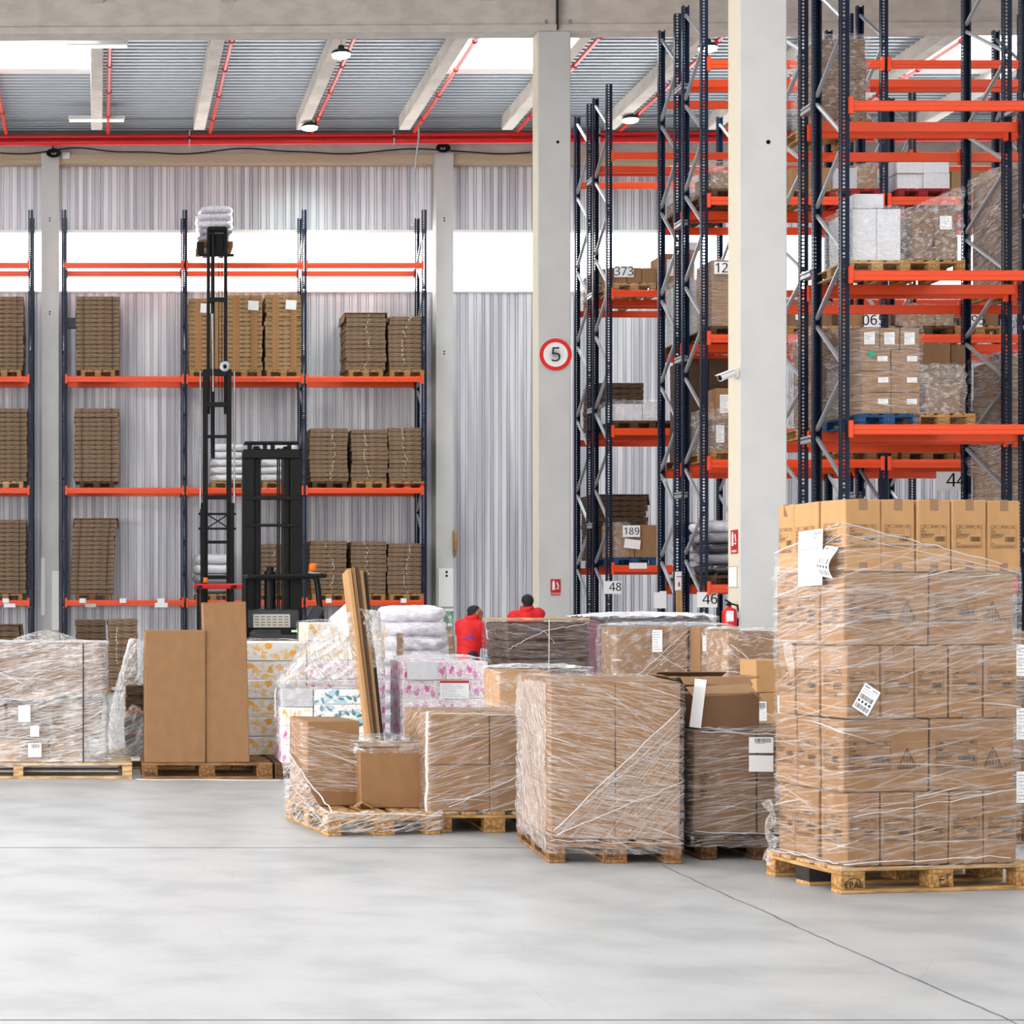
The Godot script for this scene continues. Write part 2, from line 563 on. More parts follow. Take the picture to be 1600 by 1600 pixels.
	M.red_sprinkler = mat(0.83, 0.24, 0.19, 0.35)
	M.sign_red = mat(0.72, 0.05, 0.09, 0.5)
	M.white = mat(0.9, 0.9, 0.9, 0.5)
	M.green = mat(0.03, 0.45, 0.22, 0.5)
	M.amber = mat(0.95, 0.45, 0.05, 0.25)
	M.deck = mat(0.66, 0.70, 0.73, 0.4, 0.3, 0.5)
	M.sheet = tri(mat(0.855, 0.855, 0.88, 0.42, 0.1, 0.5), noise_tex(256, 0.02, 3, ramp([Color(0.84, 0.84, 0.86), Color(1, 1, 1)], [0.3, 0.7]), 31), Vector3(0.8, 0.02, 0.8), true)
	M.concrete = tri(mat(0.80, 0.77, 0.74, 0.85), noise_tex(512, 0.012, 5, ramp([Color(0.94, 0.94, 0.94), Color(1, 1, 1)], [0.25, 0.7]), 41), Vector3(0.3, 0.5, 0.3), true)
	M.rafter = tri(mat(0.86, 0.84, 0.80, 0.85), noise_tex(256, 0.012, 4, ramp([Color(0.92, 0.92, 0.92), Color(1, 1, 1)], [0.25, 0.7]), 42), Vector3(0.3, 0.5, 0.3), true)
	M.beige = mat(0.74, 0.67, 0.57, 0.8)
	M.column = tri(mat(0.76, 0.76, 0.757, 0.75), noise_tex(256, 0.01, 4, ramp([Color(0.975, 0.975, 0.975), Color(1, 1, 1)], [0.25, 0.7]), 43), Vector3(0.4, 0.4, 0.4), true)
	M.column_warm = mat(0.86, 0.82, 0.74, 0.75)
	M.shade = mat(0.5, 0.5, 0.52, 0.7)
	# polished concrete floor with cloudy wear and fine scratches
	var fl := noise_tex(1024, 0.006, 6, ramp([Color(0.90, 0.905, 0.91), Color(0.97, 0.97, 0.97), Color(1, 1, 1)], [0.2, 0.5, 0.8]), 51)
	M.floor = tri(mat(0.67, 0.675, 0.68, 0.40, 0.0, 0.5), fl, Vector3(0.24, 0.24, 0.26), true)
	var sc := Image.create(1024, 1024, false, Image.FORMAT_RGBA8)
	sc.fill(Color(0.5, 0.5, 0.5, 0.0))
	for k in 150:
		var x := rng.randf() * 1024
		var y := rng.randf() * 1024
		var a := rng.randf() * TAU
		var cu := rng.randfn(0.0, 0.004)
		var op := rng.randf_range(0.05, 0.3)
		for i in rng.randi_range(10, 130):
			x += cos(a); y += sin(a); a += cu
			sc.set_pixel(posmod(int(x), 1024), posmod(int(y), 1024), Color(0.42, 0.42, 0.43, op))
	for k in 70:
		var x := rng.randi() % 1020
		var y := rng.randi() % 1020
		sc.fill_rect(Rect2i(x, y, rng.randi_range(1, 4), rng.randi_range(1, 2)), Color(0.3, 0.3, 0.3, rng.randf_range(0.2, 0.6)))
	M.floor.detail_enabled = true
	M.floor.detail_albedo = ImageTexture.create_from_image(sc)
	M.floor.detail_uv_layer = BaseMaterial3D.DETAIL_UV_2
	M.floor.uv2_triplanar = true
	M.floor.uv2_world_triplanar = true
	M.floor.uv2_scale = Vector3(0.16, 0.16, 0.16)
	M.joint = mat(0.33, 0.33, 0.34, 0.8)
	# people
	M.skin = mat(0.66, 0.45, 0.35, 0.55)
	M.jacket = mat(0.80, 0.03, 0.06, 0.65)
	M.trouser = mat(0.1, 0.11, 0.14, 0.8)
	M.hair = mat(0.035, 0.03, 0.03, 0.7)
	M.logo = mat(0.3, 0.32, 0.75, 0.6)

func glow(r: float, g: float, b: float, e: float) -> StandardMaterial3D:
	var m := mat(r, g, b, 0.5)
	m.emission_enabled = true
	m.emission = Color(r, g, b)
	m.emission_energy_multiplier = e
	return m

# ---------------------------------------------------------------- camera, light, exposure
func make_view() -> void:
	var cam := Camera3D.new()
	cam.name = "camera"
	add_child(cam)
	cam.position = Vector3(0, EYE, 0)
	cam.projection = Camera3D.PROJECTION_FRUSTUM
	cam.near = 0.1
	cam.far = 200.0
	cam.size = 0.1 * 1600.0 / F
	cam.frustum_offset = Vector2(0.1 * (800.0 - CX) / F, 0.1 * (CY - 800.0) / F)
	cam.current = true
	var we := WorldEnvironment.new()
	we.name = "surroundings"
	var e := Environment.new()
	e.background_mode = Environment.BG_COLOR
	e.background_color = Color(0.85, 0.9, 1.0)
	e.background_energy_multiplier = 1.0
	e.tonemap_mode = Environment.TONE_MAPPER_LINEAR
	e.tonemap_exposure = EXPOSURE
	e.sdfgi_enabled = true
	e.ssao_enabled = true
	e.ssil_enabled = true
	we.environment = e
	add_child(we)

const EXPOSURE := 1.2
const SKY_L := 3.6      # light of a skylight
const WIN_L := 1.6      # light of the glazed strip in the back wall
const LEFT_L := 3.6     # daylight through the gates in the left wall
const GATE_L := 0.25     # daylight through the gates behind the camera
const SKY_D := [[37.0, 40.8], [25.5, 29.0], [14.5, 18.0], [3.5, 7.0], [-8.5, -5.0]]
const SKY_BAY := [-5, -1, 3, 7, 11]

func area(called: String, pos: Vector3, rot: Vector3, sz: Vector2, e: float, col := Color.WHITE) -> void:
	var l := AreaLight3D.new()
	l.name = called
	l.area_size = sz
	l.area_normalize_energy = false
	l.light_energy = e
	l.light_color = col
	l.shadow_enabled = true
	l.area_range = 90.0
	l.area_attenuation = 2.0
	add_child(l, true)
	l.position = pos
	l.rotation = rot

# ---------------------------------------------------------------- the hall
const X0 := -14.0
const X1 := 34.0
const DB := 46.3     # back wall
const DF := -14.0    # wall behind the camera
const DECK_Y := 13.1

func corrugated(b: MB, x0: float, x1: float, y0: float, y1: float, d: float) -> void:   # upright trapezoid sheet facing the camera
	var x := x0
	while x < x1:
		var p := [0.0, 0.10, 0.107, 0.119, 0.126, 0.156, 0.163, 0.175, 0.182, 0.2]
		var q := [0.0, 0.0, 0.035, 0.035, 0.006, 0.006, 0.035, 0.035, 0.0, 0.0]
		for k in 9:
			var xa: float = x + p[k]
			var xb: float = x + p[k + 1]
			b.face([Vector3(xa, y0, -d - q[k]), Vector3(xb, y0, -d - q[k + 1]), Vector3(xb, y1, -d - q[k + 1]), Vector3(xa, y1, -d - q[k])], Vector3(0, 0, 1))
		x += 0.2

func build_hall() -> void:
	var b := MB.new()
	b.box(Vector3((X0 + X1) / 2, -0.15, -(DB + DF) / 2), Vector3(X1 - X0 + 1.0, 0.3, DB - DF + 1.0))
	var fl := struct("floor", b, M.floor)
	# saw-cut joints and one crack
	for j in [[1324.6, 0.010], [1594.0, 0.008]]:
		b = MB.new()
		var d: float = EYE * F / (j[0] - CY)
		b.box(Vector3(10, 0.0005, -d), Vector3(40, 0.0018, j[1]))
		obj("joint_line", b, M.joint, fl)
	b = MB.new()
	var pts := []
	for k in 40:
		var t := k / 39.0
		var x := lerpf(1035, 1590, t)
		var y := lerpf(1352, 1600, pow(t, 0.98))
		pts.append(at(x + rng.randfn(0, 1.2), y, EYE * F / (y - CY)))
	for k in 39:
		var w := 0.003 + 0.002 * rng.randf()
		var a: Vector3 = pts[k]
		var c: Vector3 = pts[k + 1]
		b.face([a + Vector3(-w, 0.0012, 0), a + Vector3(w, 0.0012, 0), c + Vector3(w, 0.0012, 0), c + Vector3(-w, 0.0012, 0)], Vector3.UP)
	obj("crack_line", b, M.joint, fl)
	# walls
	b = MB.new()
	b.box(Vector3((X0 + X1) / 2, 4.6, -DB - 0.2), Vector3(X1 - X0, 9.2, 0.28))
	b.box(Vector3((X0 + X1) / 2, 12.2, -DB - 0.2), Vector3(X1 - X0, 2.8, 0.28))
	var wb := struct("wall_back", b, M.shade)
	b = MB.new()
	corrugated(b, X0, X1, 0.0, 9.24, DB)
	obj("steel_cladding", b, M.sheet, wb)
	b = MB.new()
	corrugated(b, X0, X1, 10.72, 12.5, DB)
	obj("steel_cladding", b, M.sheet, wb)
	b = MB.new()
	b.box(Vector3((X0 + X1) / 2, 10.69, -DB + 0.02), Vector3(X1 - X0, 0.07, 0.06))
	b.box(Vector3((X0 + X1) / 2, 9.24, -DB + 0.02), Vector3(X1 - X0, 0.035, 0.06))
	struct("trim_1", b, M.white)
	b = MB.new()
	b.box(Vector3((X0 + X1) / 2, 9.96, -DB - 0.1), Vector3(X1 - X0, 1.44, 0.04))
	struct("window_1", b, glow(1.0, 1.0, 1.0, 3.0))
	area("window_light", Vector3((X0 + X1) / 2, 9.96, -DB + 0.06), Vector3(0, PI, 0), Vector2(X1 - X0 - 1, 1.3), WIN_L)
	b = MB.new()
	b.box(Vector3((X0 + X1) / 2, 12.64, -DB + 0.05), Vector3(X1 - X0, 0.38, 0.4))
	struct("trim_2", b, M.concrete)
	b = MB.new()
	b.box(Vector3((X0 + X1) / 2, 12.37, -DB + 0.18), Vector3(X1 - X0, 0.22, 0.36))
	struct("trim_3", b, M.beige)
	for s in [["wall_left", X0 - 0.15], ["wall_right", X1 + 0.15]]:
		b = MB.new()
		b.box(Vector3(s[1], 6.7, -(DB + DF) / 2), Vector3(0.3, 13.4, DB - DF + 0.6))
		struct(s[0], b, M.concrete)
	b = MB.new()
	b.box(Vector3((X0 + X1) / 2, 6.7, -DF + 0.15), Vector3(X1 - X0, 13.4, 0.3))
	struct("wall_front", b, M.concrete)
	for k in 5:      # glazed dock gates behind the camera
		var gxx := -10.0 + 9.0 * k
		b = MB.new()
		b.box(Vector3(gxx, 3.0, -DF - 0.05), Vector3(6.0, 6.0, 0.06))
		struct("window_%d" % (k + 2), b, glow(1.0, 0.98, 0.96, 2.0))
		area("window_light", Vector3(gxx, 3.1, -DF - 0.12), Vector3(0, 0, 0), Vector2(5.9, 5.8), GATE_L, Color(1.0, 0.985, 0.97))
	for k in 3:      # gates in the left wall, beside the camera
		b = MB.new()
		b.box(Vector3(X0 + 0.05, 3.2, 1.0 - 9.0 * k), Vector3(0.06, 6.0, 7.0))
		struct("window_%d" % (k + 40), b, glow(1.0, 0.98, 0.96, 2.0))
		area("window_light", Vector3(X0 + 0.12, 3.2, 1.0 - 9.0 * k), Vector3(0, -PI / 2, 0), Vector2(6.9, 5.8), LEFT_L, Color(1.0, 0.985, 0.97))
	# roof: steel deck on concrete rafters, skylights let into it
	b = MB.new()
	b.box(Vector3((X0 + X1) / 2, 13.5, -(DB + DF) / 2), Vector3(X1 - X0 + 0.6, 0.2, DB - DF + 0.6))
	var roof := struct("ceiling", b, M.shade)
	b = MB.new()
	var d := DF
	while d < DB - 0.2:
		var runs := [[X0, X1]]
		for sd in SKY_D:
			if d + 0.235 > sd[0] and d < sd[1]:
				runs = []
				var xs := X0
				for k in (SKY_BAY if sd[0] > 10.0 else range(-5, 13, 3)):
					runs.append([xs, maxf(X0, 2.4 * k + 0.02)])
					xs = maxf(X0, 2.4 * k + 2.28)
				runs.append([xs, X1])
		for r in runs:
			if r[1] - r[0] < 0.05:
				continue
			var p := [0.0, 0.10, 0.12, 0.215, 0.235]
			var q := [0.0, 0.0, 0.13, 0.13, 0.0]
			for k in 4:
				b.face([Vector3(r[0], DECK_Y + q[k], -d - p[k]), Vector3(r[1], DECK_Y + q[k], -d - p[k]), Vector3(r[1], DECK_Y + q[k + 1], -d - p[k + 1]), Vector3(r[0], DECK_Y + q[k + 1], -d - p[k + 1])], Vector3.DOWN)
		d += 0.235
	obj("steel_deck", b, M.deck, roof)
	var n := 0
	var gl := glow(1.0, 1.0, 1.0, 2.6)
	for sd in SKY_D:
		for k in (SKY_BAY if sd[0] > 10.0 else range(-5, 13, 3)):
			var x0: float = 2.4 * k + 0.16
			var x1: float = 2.4 * k + 2.27
			if x0 < X0:
				continue
			b = MB.new()
			b.box(Vector3((x0 + x1) / 2, DECK_Y + 0.22, -(sd[0] + sd[1]) / 2), Vector3(x1 - x0, 0.03, sd[1] - sd[0]))
			var wn := struct("window_%d" % (n + 7), b, gl)
			b = MB.new()
			for s in [-1.0, 1.0]:
				b.box(Vector3((x0 + x1) / 2, DECK_Y + 0.14, -(sd[0] + sd[1]) / 2 + s * ((sd[1] - sd[0]) / 2 + 0.2)), Vector3(x1 - x0 + 0.2, 0.34, 0.42 if s < 0.0 else 0.3))
				b.box(Vector3((x0 + x1) / 2 + s * ((x1 - x0) / 2 + 0.03), DECK_Y + 0.17, -(sd[0] + sd[1]) / 2), Vector3(0.05, 0.28, sd[1] - sd[0]))
			obj("curb", b, M.white, wn)
			area("window_light", Vector3((x0 + x1) / 2, DECK_Y + 0.18, -(sd[0] + sd[1]) / 2), Vector3(-PI / 2, 0, 0), Vector2(x1 - x0 - 0.1, sd[1] - sd[0] - 0.1), SKY_L, Color(0.975, 0.99, 1.0))
			n += 1
	n = 0
	for k in range(-5, 14):
		var x := 2.4 * k - 0.12
		if x < X0:
			continue
		b = MB.new()
		b.box(Vector3(x + 0.135, 12.985, -(44.9 + DF + 0.1) / 2), Vector3(0.27, 0.39, 44.8 - DF), 0.02)
		struct("rafter_beam", b, M.rafter)
		if k >= -1 and k <= 7:
			b = MB.new()
			b.tube([Vector3(x + 0.40, 12.80, -45.2), Vector3(x + 0.40, 12.80, -36.3)], 0.045, 10)
			var o := obj("sprinkler_pipe", b, M.red_sprinkler)
			tag(o, "thin red sprinkler pipe running beside the %s concrete rafter from the left" % ["first", "second", "third", "fourth", "fifth", "sixth", "seventh", "eighth", "ninth"][k + 1], "pipe", "sprinkler pipes under the roof")
			for j in 4:
				b = MB.new()
				b.lathe([Vector2(0.0, -0.03), Vector2(0.06, -0.03), Vector2(0.06, 0.03), Vector2(0.0, 0.03)], 12, Vector3(x + 0.40, 12.80, -37.6 - 2.0 * j - 0.3 * (k % 2)), Basis(Vector3.RIGHT, PI / 2))
				obj("pipe_coupling", b, M.sign_red, o)
	# girder across the hall
	var gb := Basis(Vector3.UP, -0.019)
	var gp := Vector3(8.45, 0, -35.3)
	b = MB.new()
	b.box(gp + gb * Vector3(0, 12.28, -0.24), Vector3(48, 0.13, 0.46), 0.01, gb)
	b.box(gp + gb * Vector3(0, 12.75, -0.25), Vector3(48, 0.82, 0.34), 0.0, gb)
	var gd := struct("girder_beam", b, M.concrete)
	b = MB.new()
	b.box(gp + gb * Vector3(0.03, 12.66, -0.004), Vector3(0.014, 0.88, 0.16), 0.0, gb)
	obj("joint_line", b, M.black, gd)
	b = MB.new()
	for j in [-0.2, 0.24]:
		b.tube([gp + gb * Vector3(0.03 + j, 12.34, -0.05), gp + gb * Vector3(0.03 + j, 12.43, -0.05)], 0.02, 8)
	obj("anchor_bolt", b, M.galv, gd)
	# columns in one line from the camera to the back wall
	for c in [[8.13, 35.3, 12.21], [8.13, 24.25, 13.1]]:
		b = MB.new()
		b.box(Vector3(c[0] + 0.3, c[2] / 2, -c[1] - 0.22), Vector3(0.6, c[2], 0.44), 0.015)
		var o := struct("column", b, M.column)
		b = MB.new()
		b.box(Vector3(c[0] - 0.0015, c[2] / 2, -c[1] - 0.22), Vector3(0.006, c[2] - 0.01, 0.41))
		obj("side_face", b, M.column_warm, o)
		b = MB.new()
		b.lathe([Vector2(0, 0), Vector2(0.028, 0), Vector2(0.028, 0.004), Vector2(0, 0.004)], 12, Vector3(c[0] + 0.36, gy(222, c[1]), -c[1] + 0.001), Basis(Vector3.RIGHT, PI / 2))
		obj("socket_hole", b, M.black, o)
	for x in [-10.7, -1.3, 8.09, 17.5, 26.9]:
		b = MB.new()
		b.box(Vector3(x + 0.21, 6.23, -45.95), Vector3(0.42, 12.46, 0.5), 0.01)
		var o := struct("column", b, M.column)
		for y in [341.0, 487.0, 549.0]:
			if x < 0 and y > 540 or x > 0 and y > 480 and y < 500:
				continue
			b = MB.new()
			for j in 2:
				b.box(Vector3(x + 0.2, gy(y, 45.7) - 0.06 * j, -45.698), Vector3(0.035, 0.035, 0.008))
			obj("socket_hole", b, M.black, o)
	# red fire mains under the roof along the back wall
	var mb := Basis(Vector3.UP, -0.02)
	for j in [[12.74, 0.055, "upper"], [12.60, 0.075, "lower"]]:
		b = MB.new()
		var path := []
		for k in 9:
			path.append(Vector3(8, j[0], -45.15) + mb * Vector3(-22 + 5.5 * k, 0, 0))
		b.tube(path, j[1], 12)
		var o := obj("fire_main", b, M.red_pipe)
		tag(o, "%s of the two red fire mains running along the top of the back wall" % j[2], "pipe", "fire mains on the back wall")
		for k in 9:
			b = MB.new()
			b.box(Vector3(8, j[0] + 0.02, -45.15) + mb * Vector3(-20.2 + 4.8 * k / 2.0 * 2.0, 0, 0), Vector3(0.03, 0.2, 0.18))
			obj("pipe_bracket", b, M.galv, o)

func lamp_disc(x: float, y: float, d: float, where: String) -> void:
	var p := at(x, y, d)
	var t := thing("high_bay_lamp", "round glowing high bay lamp hanging %s" % where, "lamp", p, 0.0, "round lamps under the roof")
	var b := MB.new()
	b.lathe([Vector2(0, 0.16), Vector2(0.05, 0.16), Vector2(0.07, 0.09), Vector2(0.16, 0.055), Vector2(0.19, 0.02), Vector2(0.19, -0.01), Vector2(0.175, -0.012)], 24)
	obj("housing", b, M.darkgrey, t)
	b = MB.new()
	b.lathe([Vector2(0.185, -0.012), Vector2(0.17, -0.06), Vector2(0.1, -0.085), Vector2(0, -0.09)], 24)
	obj("lens", b, glow(0.9, 1.0, 0.95, 5.0), t)
	b = MB.new()
	b.tube([Vector3(0, 0.16, 0), Vector3(0, maxf(0.3, 12.79 - p.y), 0)], 0.008, 6)
	obj("hanger", b, M.galv, t)
	var l := SpotLight3D.new()
	l.name = "lamp_light"
	l.light_energy = 16.0
	l.light_color = Color(0.9, 1.0, 0.96)
	l.light_size = 0.17
	l.spot_angle = 75.0
	l.spot_range = 60.0
	l.spot_attenuation = 2.0
	l.shadow_enabled = true
	add_child(l, true)
	l.position = p + Vector3(0, -0.11, 0)
	l.rotation.x = -PI / 2

func tube_lamp(x0: float, x1: float, y0: float, y1: float, d: float, where: String) -> void:
	var a := at(x0, y0, d)
	var c := at(x1, y1, d)
	var t := thing("tube_lamp", "long white fluorescent fitting hanging level %s" % where, "lamp", (a + c) / 2, 0.0, "fluorescent fittings under the roof")
	var w := a.distance_to(c)
	var b := MB.new()
	b.box(Vector3(0, 0.03, 0), Vector3(w, 0.07, 0.16), 0.015)
	b.box(Vector3(0, -0.02, 0), Vector3(w * 0.98, 0.04, 0.22), 0.015)
	obj("housing", b, M.white, t)
	b = MB.new()
	for s in [-1.0, 1.0]:
		b.tube([Vector3(-w * 0.48, -0.05, s * 0.05), Vector3(w * 0.48, -0.05, s * 0.05)], 0.013, 8)
	obj("tube", b, glow(1.0, 1.0, 0.97, 1.5), t)
	b = MB.new()
	for s in [-1.0, 1.0]:
		b.tube([Vector3(s * w * 0.35, 0.06, 0), Vector3(s * w * 0.35, maxf(0.2, 13.1 - t.position.y), 0)], 0.006, 5)
	obj("hanger", b, M.galv, t)

func build_fittings() -> void:
	lamp_disc(533, 84, 37.2, "before the third rafter from the left near the girder")
	lamp_disc(484, 198, 44.2, "low before the far end of the third rafter")
	lamp_disc(985, 186, 43.6, "near the back wall behind the numbered racks")
	lamp_disc(1106, 74, 37.4, "near the girder beside the tall rack frame")
	tube_lamp(107, 195, 187, 184, 44.0, "in front of the far end of the first rafter")
	tube_lamp(104, 200, 67, 71, 37.5, "just behind the girder under the skylight")
	var b := MB.new()
	b.tube([at(655, 178, 44.5), at(654, 215, 44.4), at(649, 250, 44.4), at(645, 300, 44.4), at(644, 352, 44.4)], 0.022, 6)
	tag(obj("hanging_cable", b, M.galv), "thin grey cable hanging down in front of the upper back wall", "cable")
	b = MB.new()
	var pts := []
	for k in 60:
		var x := lerpf(0, 830, k / 59.0)
		pts.append(at(x, 239.0 - 8.0 * pow(absf(sin(x * 0.012)), 6.0) + 1.5 * sin(x * 0.05), 45.58))
	b.tube(pts, 0.018, 5)
	tag(obj("wall_cable", b, M.black), "black cable running along the beige beam of the back wall", "cable")
	for c in [[84, 240, "left"], [692, 232, "middle"]]:
		b = MB.new()
		for k in 4:
			var rr := 0.05 + 0.015 * k
			var ring := []
			for j in 13:
				ring.append(at(c[0], c[1], 45.5) + Vector3(cos(TAU * j / 12) * rr * 1.7, sin(TAU * j / 12) * rr, 0.02 * k))
			b.tube(ring, 0.02, 5, false)
		b.tube([at(c[0], c[1], 45.5), at(c[0] - 2, c[1] - 18, 45.5)], 0.02, 5)
		tag(obj("cable_coil", b, M.black), "black cable coil on top of the %s column of the back wall" % c[2], "cable")
	b = MB.new()
	b.box(at(103, 243, 45.9), Vector3(0.18, 0.14, 0.1), 0.01)
	tag(obj("junction_box", b, M.white), "small white junction box beside the cable coil on the beige beam", "junction box")
	# white guards on the wall columns
	for g in [[-1.31, 872, 962, 0.10, "narrow white guard strip on the left wall column", false], [-1.05, 892, 985, 0.17, "wide white guard panel low on the left wall column", false], [8.14, 888, 948, 0.36, "white panel with two dark holes on the column behind the flat boxes", true], [8.14, 951, 985, 0.36, "lower white panel under the one with two dark holes", false]]:
		b = MB.new()
		var y0 := gy(g[2], 45.7)
		var y1 := gy(g[1], 45.7)
		b.box(Vector3(g[0] + g[3] / 2, (y0 + y1) / 2, -45.68), Vector3(g[3], y1 - y0, 0.03), 0.006)
		var o := obj("column_guard", b, M.white)
		tag(o, g[4], "guard", "white guards on the wall columns")
		if g[5]:
			b = MB.new()
			for j in 2:
				b.lathe([Vector2(0, 0), Vector2(0.03, 0), Vector2(0.03, 0.006), Vector2(0, 0.006)], 10, Vector3(g[0] + g[3] * 0.55, y1 - 0.09 - 0.09 * j, -45.664), Basis(Vector3.RIGHT, PI / 2))
			obj("bolt_hole", b, M.black, o)
	b = MB.new()
	b.lathe([Vector2(0, -0.04), Vector2(0.34, -0.04), Vector2(0.38, 0), Vector2(0.34, 0.04), Vector2(0, 0.04)], 20, Vector3(8.53, gy(849, 45.9), -45.9), Basis(Vector3.FORWARD, PI / 2) * Basis(Vector3.UP, 0.3))
	tag(obj("cable_drum", b, M.wood0), "brown round board fixed on edge to the side of the wall column", "board")

# ---------------------------------------------------------------- racks
func upright_mesh(h: float, back: bool) -> ArrayMesh:
	var key := "upright%.2f%s" % [h, back]
	if cache.has(key):
		return cache[key]
	var b := MB.new()
	var s := -1.0 if back else 1.0
	var v := h / 0.05
	var sheet := func(p: Vector2, q: Vector2, out: Vector3, u0: float, u1: float) -> void:
		b.face([Vector3(p.x, 0, p.y * s), Vector3(q.x, 0, q.y * s), Vector3(q.x, h, q.y * s), Vector3(p.x, h, p.y * s)], out, [Vector2(u0, v), Vector2(u1, v), Vector2(u1, 0), Vector2(u0, 0)])
	sheet.call(Vector2(-0.055, 0), Vector2(0.055, 0), Vector3(0, 0, s), 0.0, 1.0)
	sheet.call(Vector2(-0.055, -0.085), Vector2(-0.055, 0), Vector3(-1, 0, 0), 0.0, 1.0)
	sheet.call(Vector2(0.055, -0.085), Vector2(0.055, 0), Vector3(1, 0, 0), 0.0, 1.0)
	sheet.call(Vector2(-0.055, -0.085), Vector2(-0.03, -0.085), Vector3(0, 0, -s), 0.7, 0.95)
	sheet.call(Vector2(0.03, -0.085), Vector2(0.055, -0.085), Vector3(0, 0, -s), 0.7, 0.95)
	cache[key] = b.mesh(M.punched)
	return cache[key]

func foot_mesh() -> ArrayMesh:
	if not cache.has("foot"):
		var b := MB.new()
		b.box(Vector3(0, 0.006, 0), Vector3(0.17, 0.012, 0.14), 0.003)
		for s in [-1.0, 1.0]:
			b.box(Vector3(s * 0.07, 0.02, 0), Vector3(0.02, 0.02, 0.02))
		cache.foot = b.mesh(M.galv)
	return cache.foot

func beam_mesh(l: float) -> ArrayMesh:
	var key := "beam%.2f" % l
	if not cache.has(key):
		var b := MB.new()
		b.box(Vector3(0, -0.065, 0), Vector3(l, 0.13, 0.045), 0.006)
		b.box(Vector3(0, -0.045, 0.004), Vector3(l, 0.055, 0.05), 0.006)
		cache[key] = b.mesh(M.orange)
		b = MB.new()
		b.box(Vector3(0, -0.06, 0.018), Vector3(0.05, 0.22, 0.06), 0.004)
		for j in 3:
			b.box(Vector3(0, -0.125 + 0.065 * j, 0.049), Vector3(0.016, 0.02, 0.004))
		cache["plate" + key] = b.mesh(M.orange)
	return cache[key]

func rack(label: String, xs: Array, d0: float, d1: float, h: float, levels: Array, group: String, skip: Array = [], lean := 0.0) -> Node3D:
	var o := thing("pallet_rack", label, "rack", Vector3(xs[0], 0, -d0), 0.0, group)
	for k in xs.size():
		var x: float = xs[k] - xs[0]
		inst("upright", upright_mesh(h, false), o, Vector3(x, 0, 0))
		inst("upright", upright_mesh(h, true), o, Vector3(x, 0, d0 - d1))
		inst("foot_plate", foot_mesh(), o, Vector3(x, 0, -0.04))
		inst("foot_plate", foot_mesh(), o, Vector3(x, 0, d0 - d1 + 0.04))
		var key := "brace%.2f" % (d1 - d0)
		if not cache.has(key):
			var b := MB.new()
			b.bar(Vector3(0, 0, -0.05), Vector3(0, 0.64, d0 - d1 + 0.05), 0.055, 0.035, Vector3.UP, 0.006)
			b.bar(Vector3(0.0, 0, -0.05), Vector3(0.0, 0.64, d0 - d1 + 0.05), 0.02, 0.045, Vector3.UP)
			cache[key] = b.mesh(M.galv)
		var y := 0.25
		var up := true
		while y + 0.66 < h:
			inst("brace", cache[key], o, Vector3(x, y, 0.0) if up else Vector3(x, y, d0 - d1), Basis.IDENTITY if up else Basis(Vector3.UP, PI))
			y += 0.74
			up = not up
	for k in xs.size() - 1:
		var l: float = xs[k + 1] - xs[k] - 0.12
		for i in levels.size():
			if [k, i] in skip:
				continue
			for s in [0, 1]:
				var bm := inst("beam", beam_mesh(l), o, Vector3((xs[k] + xs[k + 1]) / 2 - xs[0], levels[i], 0.028 if s == 0 else d0 - d1 - 0.028), Basis.IDENTITY if s == 0 else Basis(Vector3.UP, PI))
				for e in [-1.0, 1.0]:
					inst("end_connector", cache["platebeam%.2f" % l], bm, Vector3(e * (l / 2 + 0.008), 0, 0))
	return o

func spacers(o: Node3D, xs: Array, d0: float, d1: float, y0: float, h: float) -> void:
	var y := y0
	if not cache.has("spacer"):
		var b := MB.new()
		b.box(Vector3.ZERO, Vector3(0.13, 0.05, d1 - d0), 0.004)
		b.box(Vector3(0, 0.055, 0), Vector3(0.13, 0.03, d1 - d0), 0.004)
		cache.spacer = b.mesh(M.galv)
	while y < h:
		for x in xs:
			inst("row_spacer", cache.spacer, o, Vector3(x, y, -(d0 + d1) / 2) - o.position)
		y += 2.22

